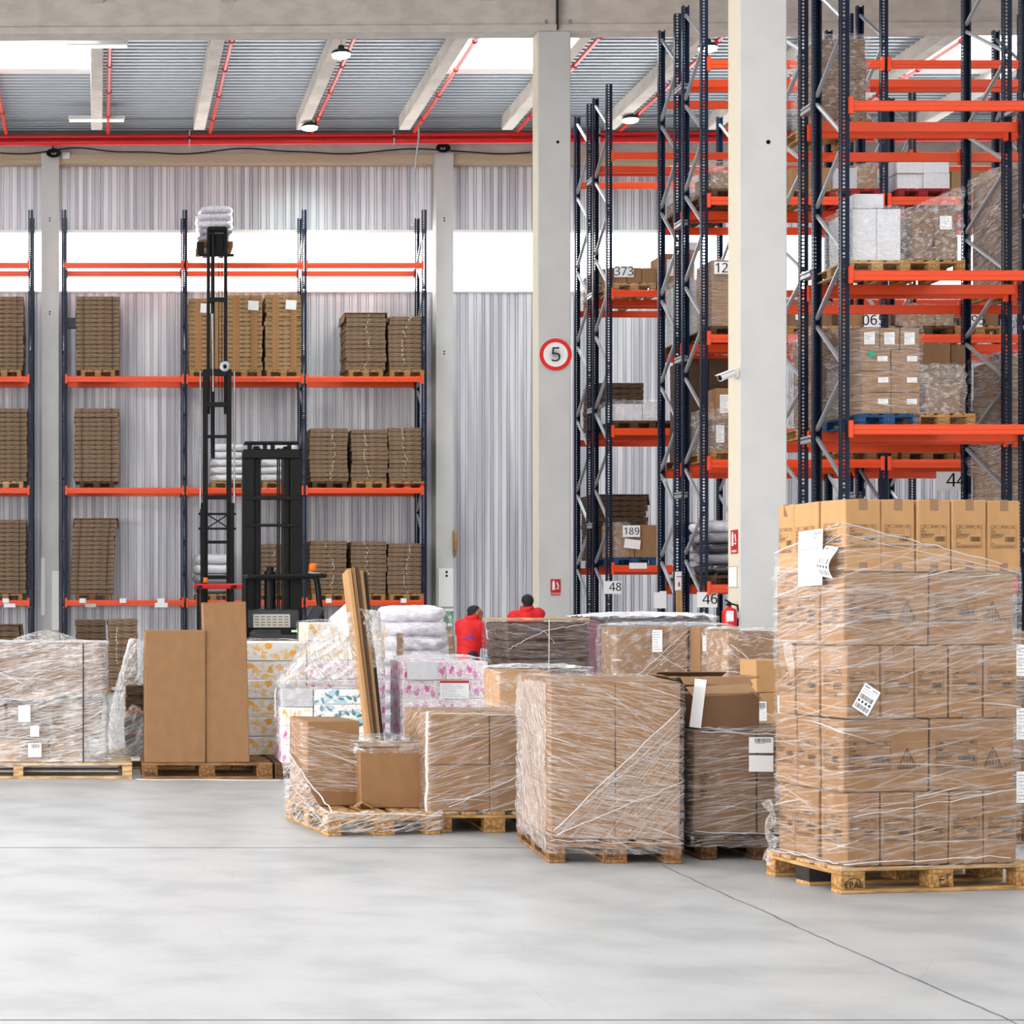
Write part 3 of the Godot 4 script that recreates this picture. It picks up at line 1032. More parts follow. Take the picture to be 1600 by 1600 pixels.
# ---------------------------------------------------------------- pallets, cartons, stacked flat cardboard
func pallet(label: String, t: Transform3D, long_front: bool, tone := 0, group := "", look := "") -> Node3D:
	# t: middle of the pallet's underside, x along its front
	var key := "pallet%s%d%s" % [long_front, tone, look]
	if cache.has(key):
		return copy(cache[key], "euro_pallet", label, "pallet", t, group)
	var o := thing("euro_pallet", label, "pallet", Vector3.ZERO, 0.0, group)
	o.transform = t
	var inn := Basis.IDENTITY if long_front else Basis(Vector3.UP, PI / 2)   # pallet's own x is its 1.2 m side
	var wood: Material = M.wood_blue if look == "blue" else M.wood_red if look == "red" else M["wood%d" % tone]
	var block: Material = M.wood_blue if look == "blue" else M.wood_red if look == "redblock" or look == "red" else M["block%d" % tone]
	var pc := func(called: String, k: String, s: Vector3, p: Vector3, m: Material, turn := false) -> void:
		var ck := "%s%d%s" % [k, tone, look]
		if not cache.has(ck):
			var b := MB.new()
			b.box(Vector3.ZERO, s, 0.004)
			cache[ck] = b.mesh(m)
		inst(called, cache[ck], o, inn * p, inn * (Basis(Vector3.UP, PI / 2) if turn else Basis.IDENTITY))
	for z in [[-0.3275, 0.145], [-0.18, 0.1], [0.0, 0.145], [0.18, 0.1], [0.3275, 0.145]]:
		pc.call("deck_board", "deck%.3f" % z[1], Vector3(1.2, 0.022, z[1]), Vector3(0, 0.133, z[0]), wood)
	for x in [-0.5275, 0.0, 0.5275]:
		pc.call("stringer_board", "stringer", Vector3(0.8, 0.022, 0.145), Vector3(x, 0.111, 0), wood, true)
		for z in [[-0.35, 0.1], [0.0, 0.145], [0.35, 0.1]]:
			pc.call("block", "block%.3f" % z[1], Vector3(0.145, 0.078, z[1]), Vector3(x, 0.061, z[0]), block)
	for z in [[-0.35, 0.1], [0.0, 0.145], [0.35, 0.1]]:
		pc.call("skid_board", "skid%.3f" % z[1], Vector3(1.2, 0.022, z[1]), Vector3(0, 0.011, z[0]), wood)
	cache[key] = o
	return o

func carton_mesh(w: float, h: float, d: float, m: Material, variant: int, bulge := 0.004) -> ArrayMesh:
	var key := "carton%.2f_%.2f_%.2f_%d_%d" % [w, h, d, m.get_instance_id(), variant]
	if not cache.has(key):
		var b := MB.new()
		var warp := []
		for k in 8:
			warp.append(Vector3(rng.randf_range(-1, 1), rng.randf_range(-1, 0.4) if k & 2 else 0.0, rng.randf_range(-1, 1)) * bulge)
		b.box(Vector3(0, h / 2, 0), Vector3(w, h, d), minf(0.006, minf(w, h) * 0.03), Basis.IDENTITY, warp)
		cache[key] = b.mesh(m)
	return cache[key]

func carton(label: String, t: Transform3D, x: float, y: float, z: float, w: float, h: float, d: float, m, o := {}) -> MeshInstance3D:
	# x, y, z: lower left corner of the front face in the load's own frame t
	var mm: Material = M["card%d" % m] if m is int else m
	var c := inst(o.get("name", "cardboard_box"), carton_mesh(w, h, d, mm, rng.randi() % 3, o.get("bulge", 0.004)), null)
	c.transform = t * Transform3D(Basis(Vector3.UP, o.get("turn", 0.0)) * Basis(Vector3.BACK, o.get("tilt", 0.0)), Vector3(x + w / 2, y, z - d / 2))
	tag(c, label, o.get("category", "box"), o.get("group", ""))
	if o.has("tape"):   # strip of tape over the seam
		var b := MB.new()
		var tw: float = 0.048
		for s in o.tape:
			if s == "top":
				b.box(Vector3(0, h - 0.03, d / 2 + 0.0005), Vector3(tw, 0.06, 0.003))
				b.box(Vector3(0, h + 0.0005, 0), Vector3(tw, 0.003, d))
			elif s == "bottom":
				b.box(Vector3(0, 0.025, d / 2 + 0.0005), Vector3(tw, 0.05, 0.003))
			elif s == "left":
				b.box(Vector3(-w / 2 - 0.0005, h - 0.035, 0), Vector3(0.003, 0.07, tw))
			elif s == "seam":
				b.box(Vector3(0, h + 0.0005, 0), Vector3(w * 0.98, 0.003, tw))
			elif s == "middle":
				b.box(Vector3(0, h / 2, d / 2 + 0.0005), Vector3(tw, h, 0.003))
		obj("tape_strip", b, M.tape, c)
	if o.has("flap"):   # the closed top flaps: a seam along the middle
		var b := MB.new()
		b.box(Vector3(0, h + 0.0015, d / 4), Vector3(w * 0.99, 0.004, d / 2 - 0.006), 0.0, Basis(Vector3.RIGHT, 0.01))
		b.box(Vector3(0, h + 0.0015, -d / 4), Vector3(w * 0.99, 0.004, d / 2 - 0.006), 0.0, Basis(Vector3.RIGHT, -0.01))
		obj("top_flap", b, mm, c)
	for p in o.get("print", []):   # [kind, u0, v0, u1, v1] on the front, from the lower left; "L" prints on the left side
		var b := MB.new()
		var left: bool = p.size() > 5
		var u0: float = p[1]
		var u1: float = p[3]
		if left:
			b.face([Vector3(-w / 2 - 0.005, h * p[2], -d / 2 + d * u0), Vector3(-w / 2 - 0.005, h * p[2], -d / 2 + d * u1), Vector3(-w / 2 - 0.005, h * p[4], -d / 2 + d * u1), Vector3(-w / 2 - 0.005, h * p[4], -d / 2 + d * u0)], Vector3.LEFT, [Vector2(0, 1), Vector2(1, 1), Vector2(1, 0), Vector2(0, 0)])
		else:
			b.face([Vector3(-w / 2 + w * u0, h * p[2], d / 2 + 0.005), Vector3(-w / 2 + w * u1, h * p[2], d / 2 + 0.005), Vector3(-w / 2 + w * u1, h * p[4], d / 2 + 0.005), Vector3(-w / 2 + w * u0, h * p[4], d / 2 + 0.005)], Vector3.BACK, [Vector2(0, 1), Vector2(1, 1), Vector2(1, 0), Vector2(0, 0)])
		obj({"print_wide": "printed_panel", "print_narrow": "printed_panel", "print_tri": "printed_triangle"}.get(p[0], "paper_label"), b, M[p[0]], c)
	return c

func bale(label: String, x0: float, x1: float, ytop: float, base: float, d: float, style: String, o := {}) -> Node3D:
	# a squared stack of flattened cartons; x0, x1, ytop in pixels at depth d, base in metres
	var w := (x1 - x0) * d / F
	var h := gy(ytop, d) - base
	var dep: float = o.get("depth", 1.0)
	var t := thing("cardboard_bale", label, "cardboard", Vector3(gx((x0 + x1) / 2, d), base, -d - dep / 2), o.get("turn", 0.0), o.get("group", "stacks of flattened cartons on the wall racks"))
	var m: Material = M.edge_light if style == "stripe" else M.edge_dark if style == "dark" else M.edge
	var n := maxi(3, int(round(h / o.get("layer", 0.105))))
	var lh := h / n
	var lean: float = o.get("lean", 0.0)
	var key := "slab%.2f_%.2f_%.3f_%d" % [w, dep, lh, m.get_instance_id()]
	if not cache.has(key):
		var v := []
		for k in 3:
			var b := MB.new()
			b.box(Vector3(0, 0, 0), Vector3(w - 0.02 * k * 0.5, lh - 0.006, dep), minf(0.012, lh * 0.25))
			v.append(b.mesh(m))
		cache[key] = v
	for k in n:
		var f := float(k) / n
		var jit: float = o.get("jitter", 0.007)
		inst("sheet_layer", cache[key][rng.randi() % 3], t, Vector3(rng.randfn(0, jit) + lean * f * f - 0.02 * sin(PI * f) * o.get("belly", 0.0), (k + 0.5) * lh, rng.randfn(0, jit)), Basis(Vector3.UP, rng.randfn(0, 0.01)))
	if style == "strap" or style == "dark" or o.has("straps"):
		for s in o.get("straps", [-0.33, 0.33]):
			var b := MB.new()
			for k in 8:
				var f := (k + 0.5) / 8.0
				b.box(Vector3(s * w + lean * f * f, h * f, dep / 2 + 0.012), Vector3(0.018, h / 8.0 + 0.004, 0.006))
			b.box(Vector3(s * w + lean, h + 0.003, 0), Vector3(0.018, 0.006, dep + 0.02))
			obj("strap", b, M.strap, t)
	if style == "tie":
		var b := MB.new()
		var xx := 0.0
		for k in int(h / 0.055):
			xx = clampf(xx + rng.randfn(0, 0.03), -0.12, 0.12)
			if rng.randf() < 0.75:
				b.box(Vector3(xx, 0.055 * (k + 0.6), dep / 2 + 0.014), Vector3(0.018, rng.randf_range(0.018, 0.05), 0.012), 0.004)
		obj("string_tie", b, M.strap_white, t)
	if style == "stripe":
		for s in [-0.22, 0.27]:
			var b := MB.new()
			b.box(Vector3(s * w, h * 0.5, dep / 2 + 0.006), Vector3(0.16, h * 0.98, 0.02), 0.004)
			obj("light_bundle_edge", b, M.stripe, t)
	if o.has("sheet"):
		var b := MB.new()
		b.box(Vector3(o.sheet * w, h * 0.86, dep / 2 + 0.03), Vector3(0.25, 0.22, 0.003), 0.0, Basis(Vector3.BACK, -0.06))
		obj("paper_label", b, M.white, t)
	if o.has("cover"):   # a loose sheet on top that hangs over the edges
		var b := MB.new()
		b.box(Vector3(lean, h + 0.012, 0), Vector3(w + o.cover, 0.014, dep + 0.06), 0.003)
		b.box(Vector3(lean - w / 2 - o.cover / 2, h - 0.09, 0), Vector3(0.012, 0.2, dep + 0.04), 0.003, Basis(Vector3.BACK, -0.12))
		b.box(Vector3(lean + w / 2 + o.cover / 2, h - 0.09, 0), Vector3(0.012, 0.2, dep + 0.04), 0.003, Basis(Vector3.BACK, 0.12))
		obj("cover_sheet", b, M.card1 if style != "dark" else M.card5, t)
	return t

func sack(label: String, p: Vector3, s: Vector3, m: Material, turn := 0.0, group := "") -> MeshInstance3D:
	var key := "sack%.2f_%.2f_%.2f_%d" % [s.x, s.y, s.z, m.get_instance_id()]
	if not cache.has(key):
		var b := MB.new()
		var nu := 28
		var nv := 12
		var rr := []
		var qq := []
		var nz := FastNoiseLite.new()
		nz.seed = int(s.x * 977.0)
		nz.frequency = 3.0
		for i in nv + 1:
			var th := PI * i / nv - PI / 2.0
			var row := PackedVector3Array()
			var qr := PackedVector2Array()
			for k in nu + 1:
				var a := TAU * (k % nu) / nu
				var ca := signf(cos(a)) * pow(absf(cos(a)), 0.45)
				var sa := signf(sin(a)) * pow(absf(sin(a)), 0.45)
				var ct := pow(maxf(cos(th), 0.0), 0.5)
				var q := Vector3(s.x / 2 * ct * ca, s.y / 2 * signf(sin(th)) * pow(absf(sin(th)), 0.7), -s.z / 2 * ct * sa)
				q += Vector3(ca * ct, 0.6 * sin(th), -sa * ct) * nz.get_noise_3d(q.x * 2.0, q.y * 3.0, q.z * 2.0) * 0.045
				row.append(q)
				qr.append(Vector2(float(k) / nu, float(i) / nv))
			rr.append(row); qq.append(qr)
		b.rows(rr, qq, true)
		cache[key] = b.mesh(m)
	var o := inst("filled_sack", cache[key], null, p + Vector3(0, s.y / 2, 0), Basis(Vector3.UP, turn))
	tag(o, label, "sack", group)
	return o

# ---------------------------------------------------------------- stretch film
func film(label: String, bot: Array, top: Array, m: Material, o := {}) -> Node3D:
	# a film drawn round a load: ruled between a lower and an upper line (world points), wrinkled by real relief
	var n := bot.size()
	var lb := [0.0]
	for k in range(1, n):
		lb.append(lb[-1] + maxf(bot[k].distance_to(bot[k - 1]), top[k].distance_to(top[k - 1])))
	var total: float = lb[-1]
	var cell: float = o.get("cell", 0.035)
	var nc := maxi(4, int(total / cell))
	var hmax := 0.0
	for k in n:
		hmax = maxf(hmax, bot[k].distance_to(top[k]))
	var nr := maxi(3, int(hmax / cell))
	var nz := FastNoiseLite.new()
	nz.seed = o.get("seed", 1) + int(total * 1000)
	nz.frequency = 1.0
	nz.fractal_octaves = 3
	var amp: float = o.get("amp", 0.012)
	var tilt: float = o.get("tilt", 0.0)
	var cx := Vector3.ZERO
	for k in n:
		cx += bot[k] / n
	var rr := []
	var qq := []
	for i in nr + 1:
		var f := float(i) / nr
		var row := PackedVector3Array()
		var qr := PackedVector2Array()
		for j in nc + 1:
			var s := total * j / nc
			var k := 0
			while k < n - 2 and s > lb[k + 1]:
				k += 1
			var g: float = clampf((s - lb[k]) / maxf(1e-5, lb[k + 1] - lb[k]), 0.0, 1.0)
			var a: Vector3 = bot[k].lerp(bot[k + 1], g)
			var c: Vector3 = top[k].lerp(top[k + 1], g)
			var p := a.lerp(c, f)
			var out := Vector3(bot[k + 1].x - bot[k].x, 0, bot[k + 1].z - bot[k].z).cross(Vector3.UP).normalized()
			var h := p.y
			p += out * amp * (0.8 * nz.get_noise_2d(s * 1.6, (h + tilt * s) * 14.0) + 0.5 + 0.6 * nz.get_noise_2d(s * 3.0 + 40.0, h * 3.0))
			if i == nr:
				p.y += nz.get_noise_2d(s * 5.0, 7.0) * o.get("ragged", 0.012)
			if i == 0:
				p.y += nz.get_noise_2d(s * 5.0, 17.0) * o.get("ragged_low", 0.008)
			row.append(p)
			qr.append(Vector2(s + o.get("shift", 0.0), -h + tilt * s))
		rr.append(row); qq.append(qr)
	var b := MB.new()
	b.rows(rr, qq, false)
	var t := obj("stretch_film", b, m)
	tag(t, label, "film", o.get("group", ""))
	if o.has("cap"):   # film drawn over the top of the load
		var mid := Vector3.ZERO
		for p in rr[nr]:
			mid += p / float(nc + 1)
		mid.y += o.cap
		var r2 := []
		var q2 := []
		for i in 7:
			var f := i / 6.0
			var row := PackedVector3Array()
			var qr := PackedVector2Array()
			for j in nc + 1:
				var p: Vector3 = rr[nr][j].lerp(mid, f)
				p.y += (0.02 * nz.get_noise_2d(p.x * 6.0, p.z * 6.0) + 0.012) * sin(PI * minf(1.0, f + 0.15))
				row.append(p)
				qr.append(Vector2(p.x, p.z))
			r2.append(row); q2.append(qr)
		b = MB.new()
		b.rows(r2, q2, false)
		obj("film_top", b, o.get("cap_mat", m), t)
	for st in o.get("strands", []):   # bundles of film pulled into a rope: [from, to, radius]
		b = MB.new()
		var path := []
		for k in 15:
			path.append(st[0].lerp(st[1], k / 14.0) + Vector3(rng.randfn(0, 1), rng.randfn(0, 1), rng.randfn(0, 0.5)) * 0.004)
		b.tube(path, st[2] * 0.32, 6, true, 0.6)
		obj("film_strand", b, M.strand, t)
	return t

func ring(t: Transform3D, x0: float, x1: float, z0: float, z1: float, y: float, sides := "lfr") -> Array:
	# corner points round a load in its own frame, from the far left over the front to the far right
	var c := 0.02
	var p := []
	if "b" in sides:
		p.append(Vector3((x0 + x1) / 2, y, z1))
	p += [Vector3(x0 + c, y, z1), Vector3(x0, y, z1 + c), Vector3(x0, y, z0 - c), Vector3(x0 + c, y, z0), Vector3(x1 - c, y, z0), Vector3(x1, y, z0 - c)]
	p += [Vector3(x1, y, z1 + c), Vector3(x1 - c, y, z1)]
	if "b" in sides:
		p.append(Vector3((x0 + x1) / 2, y, z1))
	var out := []
	for q in p:
		out.append(t * q)
	return out

func wrap_film(label: String, t: Transform3D, x0: float, x1: float, z0: float, z1: float, y0: float, y1: float, m: Material, o := {}) -> Node3D:
	var e: float = o.get("gap", 0.012)
	var bot := ring(t, x0 - e, x1 + e, z0 + e, z1 - e, y0, "lfrb")
	var top := ring(t, x0 - e, x1 + e, z0 + e, z1 - e, y1, "lfrb")
	if o.has("tops"):   # heights of the upper edge at far left, near left, near right, far right
		var hh: Array = o.tops
		for k in top.size():
			var idx: int = [0, 0, 0, 1, 1, 2, 2, 3, 3, 0][k]
			top[k] = t * Vector3((t.affine_inverse() * top[k]).x, hh[idx], (t.affine_inverse() * top[k]).z)
	return film(label, bot, top, m, o)

# ---------------------------------------------------------------- racks along the back wall
const BL := [1.80, 4.43, 7.04, 9.70]   # beam tops of the wall racks
const WD := 45.0

func wall_pallet(x0: float, x1: float, lv: int, label: String, tone := 0, look := "") -> float:
	var y: float = BL[lv] + 0.002
	pallet(label, Transform3D(Basis.IDENTITY, Vector3(gx((x0 + x1) / 2, WD), y, -WD - 0.56)), false, tone, "pallets on the wall racks", look)
	return y + 0.146

func build_wall_racks() -> void:
	var xa := [gx(100, WD), gx(289, WD), gx(475.5, WD), gx(663, WD)]
	rack("long blue and orange pallet rack of three bays along the corrugated back wall", xa, WD, WD + 1.05, 10.95, BL, "racks along the back wall")
	rack("blue and orange rack end to the left of the left wall column", [gx(-140, WD), gx(48, WD)], WD, WD + 1.05, 10.95, BL, "racks along the back wall")
	var lev := ["lowest beam", "second beam", "third beam", "top beam"]
	# [x0, x1, top, level, style, tone of pallet, options, where]
	var list := [
		[-24, 37, 463, 2, "strap", 0, {}, "dark strapped flat box stack on the third beam, left of the left column"],
		[119, 187, 463, 2, "strap", 0, {}, "dark strapped flat box stack on the third beam of the first bay"],
		[294, 351, 466, 2, "stripe", 0, {"sheet": -0.02}, "striped flat box stack behind the raised mast, white sheet at its top"],
		[353, 410, 461, 2, "stripe", 0, {"sheet": 0.25}, "striped flat box stack right beside the raised mast"],
		[414, 472, 460, 2, "stripe", 0, {"sheet": 0.2}, "striped flat box stack with white sheet beside the third blue upright"],
		[540, 603, 490, 2, "tie", 0, {"cover": 0.06, "straps": []}, "string tied flat box stack with overhanging cover sheet"],
		[608, 664, 494, 2, "tie", 0, {"belly": 1.0}, "string tied flat box stack on the third beam, right end"],
		[-24, 43, 638, 1, "strap", 3, {}, "dark strapped flat box stack on the second beam, left of the left column"],
		[116, 186, 638, 1, "strap", 2, {}, "dark strapped flat box stack on the second beam of the first bay"],
		[485, 545, 669, 1, "tie", 2, {"belly": 1.5}, "string tied flat box stack on the second beam, first of three"],
		[548, 605, 671, 1, "tie", 0, {"belly": -1.0}, "string tied flat box stack on the second beam, middle of three"],
		[608, 664, 668, 1, "tie", 0, {"belly": 1.2}, "string tied stack on the pallet with red blocks on the second beam"],
		[-24, 41, 812, 0, "strap", 0, {}, "dark strapped flat box stack on the lowest beam, left of the left column"],
		[110, 178, 811, 0, "strap", 1, {"lean": 0.09, "cover": 0.04}, "leaning strapped flat box stack on the lowest beam"],
		[402, 443, 850, 0, "tie", 0, {"straps": []}, "low flat box stack half hidden behind the lowered mast"],
		[485, 543, 845, 0, "tie", 0, {"belly": 1.0}, "string tied flat box stack on the lowest beam, first of three"],
		[547, 603, 846, 0, "tie", 0, {"belly": -1.0}, "string tied stack behind the tall loose cardboard sheets on the lowest beam"],
		[606, 664, 849, 0, "tie", 0, {"belly": 0.6}, "string tied flat box stack on the lowest beam, right end"],
	]
	for a in list:
		var look := "redblock" if a[3] == 1 and a[0] == 608 else ""
		var top: float = wall_pallet(a[0], a[1], a[3], "pallet of the " + a[7].replace("flat box stack", "box stack"), a[5], look)
		bale(a[7], a[0], a[1], a[2], top, WD + 0.08, a[4], a[6])
	# sacks of pale film and fabric
	for s in [[330, 384, 692, 1, 5], [404, 470, 692, 1, 5], [303, 363, 866, 0, 4]]:
		var where: String = "between the two forklift masts" if s[0] == 330 else "behind the lowered mast" if s[0] == 404 else "low behind the raised mast"
		var top := wall_pallet(s[0], s[1], s[3], "pallet of pale sacks %s on the wall rack" % where, 0)
		var w: float = (s[1] - s[0]) * WD / F
		var h: float = (gy(s[2], WD) - top) / s[4]
		for k in s[4]:
			sack("%s pale grey sack from the bottom, %s" % [ORD[k], where], Vector3(gx((s[0] + s[1]) / 2.0, WD) + rng.randfn(0, 0.02), top + k * h * 0.985, -WD - 0.56), Vector3(w + rng.randfn(0, 0.02), h * 1.12, 0.95), M.sack if k > 1 else M.sack_grey if s[0] == 303 else M.sack, rng.randfn(0, 0.04), "pale sacks on the wall rack")
	# paper signs hanging on the lowest beam
	var n := 0
	for s in [[4, 14, 935, 942], [124, 134, 935, 942], [187, 197, 935, 942], [246, 257, 935, 942], [509, 518, 935, 942], [626, 635, 935, 942], [6, 24, 943, 949], [133, 150, 943, 949], [242, 262, 942, 949]]:
		var b := MB.new()
		var p := at((s[0] + s[1]) / 2.0, (s[2] + s[3]) / 2.0, WD - 0.09)
		b.box(p, Vector3((s[1] - s[0]) * WD / F, (s[3] - s[2]) * WD / F, 0.004))
		tag(obj("location_label", b, M.paper if n != 7 else M.paper_grey), "%s white location label from the left %s the lowest beam of the wall rack" % [ORD[n] if n < 6 else ORD[n - 6], "on" if n < 6 else "hanging under"], "label", "location labels on the wall rack")
		n += 1
	var b := MB.new()
	b.box(at(113, 505, WD + 0.4), Vector3(0.24, 0.25, 0.12), 0.01)
	tag(obj("switch_box", b, M.darkgrey), "dark grey switch box on the wall beside the top left flat box stack", "switch box")
	# the two flat-box stacks on the floor in front of the wall rack
	pallet("pallet on the floor under the free standing brown flat box stack", Transform3D(Basis.IDENTITY, Vector3(gx(168, 36.0), 0, -36.45)), true, 0)
	bale("brown stack of flat boxes standing on the floor before the first wall bay", 119, 167, 968, 0.146, 36.0, "dark", {"straps": [], "group": "", "depth": 0.8, "layer": 0.13})
	bale("brown stack of flat boxes on the floor with white string, right half of the pair", 168.5, 215, 967, 0.146, 36.0, "tie", {"group": "", "depth": 0.8, "layer": 0.13})
	pallet("pallet on the floor under the stack cut by the left picture edge", Transform3D(Basis.IDENTITY, Vector3(gx(2, 34.0), 0, -34.45)), true, 0)
	bale("brown stack of flat boxes on the floor at the left picture edge", -28, 31, 977, 0.146, 34.0, "dark", {"straps": [], "group": "", "depth": 0.8, "cover": 0.05})

# ---------------------------------------------------------------- the numbered racks on the right
const RX := [9.6, 12.44, 15.28, 18.12]
const RN := [9.6, 12.36, 15.12]
const L13 := [1.96, 3.93, 5.90, 8.07, 10.22]
const L48 := [2.40, 4.96, 7.54, 10.11]

func shelf(x0: float, x1: float, y: float, d: float, label: String, tone := 0, look := "", long_front := false) -> float:
	pallet(label, Transform3D(Basis.IDENTITY, Vector3(gx((x0 + x1) / 2, d), y + 0.002, -d - (0.4 if long_front else 0.55))), long_front, tone, "", look)
	return y + 0.148

func boxes(label: String, x0: float, x1: float, ytop: float, base: float, d: float, nx: int, ny: int, tint, o := {}) -> void:
	# a wall of cartons on a shelf; every carton its own thing
	var w := (x1 - x0) * d / F / nx
	var h := (gy(ytop, d) - base) / ny
	var t := Transform3D(Basis.IDENTITY, Vector3(gx(x0, d), base, -d))
	var dep: float = o.get("depth", 0.8)
	for j in ny:
		for i in nx:
			var lb := label
			if nx > 1 or ny > 1:
				var r: String = "" if ny == 1 else (["bottom", "second", "third", "fourth"][j] + " row" if j < ny - 1 else "top row")
				var c: String = "" if nx == 1 else "%s from left" % ORD[i]
				lb = ", ".join([label, c + (", " if c and r else "") + r])
			var oo := {"turn": rng.randfn(0, 0.015), "group": o.get("group", "")}
			if o.has("paper") and j == ny - 1 - o.get("paper_row", 0) and i in o.paper:
				oo["print"] = [["paper_text", 0.2, 0.25, 0.75, 0.8]]
			if o.get("white_labels", false):
				oo["print"] = [["paper_text", 0.55, 0.45, 0.9, 0.7]]
			if o.get("tape", false):
				oo["tape"] = ["top"]
			carton(lb, t, i * w + 0.004, j * h, rng.randfn(0, 0.012), w - 0.008, h - 0.003, dep, tint, oo)

func shelf_wrap(label: String, x0: float, x1: float, ytop: float, base: float, d: float, m: Material, o := {}) -> Node3D:
	var t := Transform3D(Basis.IDENTITY, Vector3(gx(x0, d), 0, -d))
	var w := (x1 - x0) * d / F
	var oo := {"cap": 0.03, "amp": 0.03, "cell": 0.06, "ragged": 0.04, "gap": 0.02}
	oo.merge(o, true)
	return wrap_film(label, t, 0, w, 0, -o.get("depth", 0.85), base, gy(ytop, d) + 0.015, m, oo)

func card_text(s: String, parent: Node3D, p: Vector3, hgt: float, m: Material, bas := Basis.IDENTITY, called := "lettering", font := "Droid Sans") -> MeshInstance3D:
	var tm := TextMesh.new()
	var f := SystemFont.new()
	f.font_names = PackedStringArray([font])
	tm.font = f
	tm.text = s
	tm.font_size = 48
	tm.pixel_size = hgt / 34.0
	tm.depth = 0.004
	tm.material = m
	var o := inst(called, tm, parent, p, bas)
	return o

func build_numbered_racks() -> void:
	var r := rack("front rack of the far row, the one with the 48 sign", RX, 35.9, 36.95, 11.4, L48, "numbered racks")
	r = rack("rear rack of the far row behind the 48 sign", RX, 37.3, 38.35, 11.4, L48, "numbered racks")
	spacers(r, RX, 36.95, 37.3, 0.95, 11.0)
	r = rack("front rack of the middle row, the one with the 46 sign", RX.slice(0, 3), 30.28, 31.32, 11.4, L13, "numbered racks")
	r = rack("rear rack of the middle row behind the 46 sign", RX.slice(0, 3), 31.66, 32.65, 11.4, L13, "numbered racks")
	spacers(r, RX.slice(0, 3), 31.32, 31.66, 1.2, 11.0)
	r = rack("front rack of the nearest row beside the tall wrapped tower", RN, 24.6, 25.62, 11.4, L13.slice(0, 4), "numbered racks", [[0, 0]])
	r = rack("rear rack of the nearest row behind its front rack", RN, 26.02, 27.32, 11.4, L13.slice(0, 4), "numbered racks", [[0, 0]])
	spacers(r, RN, 25.62, 26.02, 1.6, 11.0)

	# far row (48)
	var d := 35.98
	var y := shelf(959, 1022, L48[2], d, "new pallet under the cartons numbered 373", 3)
	boxes("low brown carton beside the 373 sheet", 957, 1026, 418, y, d, 3, 1, 0)
	sheet_sign("white sheet numbered 373 leaning on low cartons", "373", 960, 990, 415, 433, d - 0.05, 0.16)
	y = shelf(1036, 1095, L48[2], d, "pallet beside the 373 pallet on the far row", 0)
	boxes("small brown carton on the far row right of the 373 sheet", 1036, 1085, 396, y, d, 2, 1, 0, {"paper": [0]})
	boxes("pale small carton topping the far row boxes", 1074, 1096, 378, y + 0.68, d + 0.3, 1, 1, M.whitebox, {"depth": 0.4})
	y = shelf(933, 1000, L48[2], 37.4, "pallet of wrapped boxes inside the 48 rack end", 0)
	boxes("wrapped brown box inside the upper end of the 48 rack", 933, 1000, 420, y, 37.4, 1, 2, 3, {"depth": 1.1})
	shelf_wrap("film over the boxes inside the upper end of the 48 rack", 932, 1002, 418, y, 37.4, M.film_heavy, {"depth": 1.12})
	y = shelf(959, 1022, L48[1], d, "weathered pallet under low white wrapped boxes on the 48 rack", 2)
	boxes("low white wrapped box on the 48 rack middle beam", 957, 1028, 631, y, d, 3, 1, M.whitebox, {"paper": [0, 2]})
	shelf_wrap("loose film over the low white boxes on the 48 rack", 955, 1030, 627, y, d, M.film_crumple)
	y = shelf(1032, 1090, L48[1], d, "second weathered pallet on the 48 rack middle beam", 2)
	boxes("low white box right of the wrapped ones on the 48 rack", 1034, 1080, 628, y, d, 1, 1, M.whitebox, {"paper": [0]})
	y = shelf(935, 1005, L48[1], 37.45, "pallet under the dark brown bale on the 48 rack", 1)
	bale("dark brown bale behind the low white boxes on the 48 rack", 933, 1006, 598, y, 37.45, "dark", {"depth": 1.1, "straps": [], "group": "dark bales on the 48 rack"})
	y = shelf(958, 1024, L48[0], d, "blue pallet under the cartons with the sheet 189", 0, "blue")
	boxes("brown carton on the blue pallet of the 48 rack", 957, 1027, 820, y, d, 2, 1, 0)
	sheet_sign("white sheet numbered 189 on cartons over a blue pallet", "189", 973, 1000, 821, 839, d - 0.06, 0.13)
	var b := MB.new()
	b.box(at(988, 850, d - 0.05), Vector3(0.3, 0.17, 0.004), 0.0, Basis(Vector3.BACK, -0.12))
	tag(obj("paper_sheet", b, M.paper), "tilted white paper stuck below the sheet numbered 189", "paper")
	shelf_wrap("film strip over the cartons with the sheet 189", 955, 982, 818, y, d, M.film_crumple, {"cap": 0.01, "depth": 0.5})
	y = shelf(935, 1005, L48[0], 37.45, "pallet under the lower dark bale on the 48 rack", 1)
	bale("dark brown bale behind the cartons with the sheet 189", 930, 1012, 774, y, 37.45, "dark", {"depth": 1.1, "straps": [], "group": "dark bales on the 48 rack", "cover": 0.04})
	b = MB.new()
	b.box(at(997, 884, d - 0.14), Vector3(0.33, 0.11, 0.004))
	tag(obj("location_label", b, M.paper), "white location label on the lowest beam of the 48 rack", "label")

	# middle row (46)
	d = 30.36
	y = shelf(1108, 1190, L13[4 - 1], d, "dark pallet with loose film high on the 46 rack", 2)
	boxes("low brown box under loose film high on the 46 rack", 1110, 1185, 268, y, d, 2, 1, 3)
	shelf_wrap("loose shiny film heap high on the 46 rack", 1106, 1190, 254, y, d, M.film_white, {"amp": 0.06})
	y = shelf(1072, 1140, L13[3], 31.75, "dark pallet inside the upper end of the 46 rack", 2)
	boxes("brown box inside the upper end of the 46 rack", 1073, 1138, 300, y, 31.75, 1, 1, 3, {"depth": 1.1})
	shelf_wrap("sagging film inside the upper end of the 46 rack", 1071, 1140, 276, y, 31.75, M.film_white, {"amp": 0.07, "depth": 1.12})
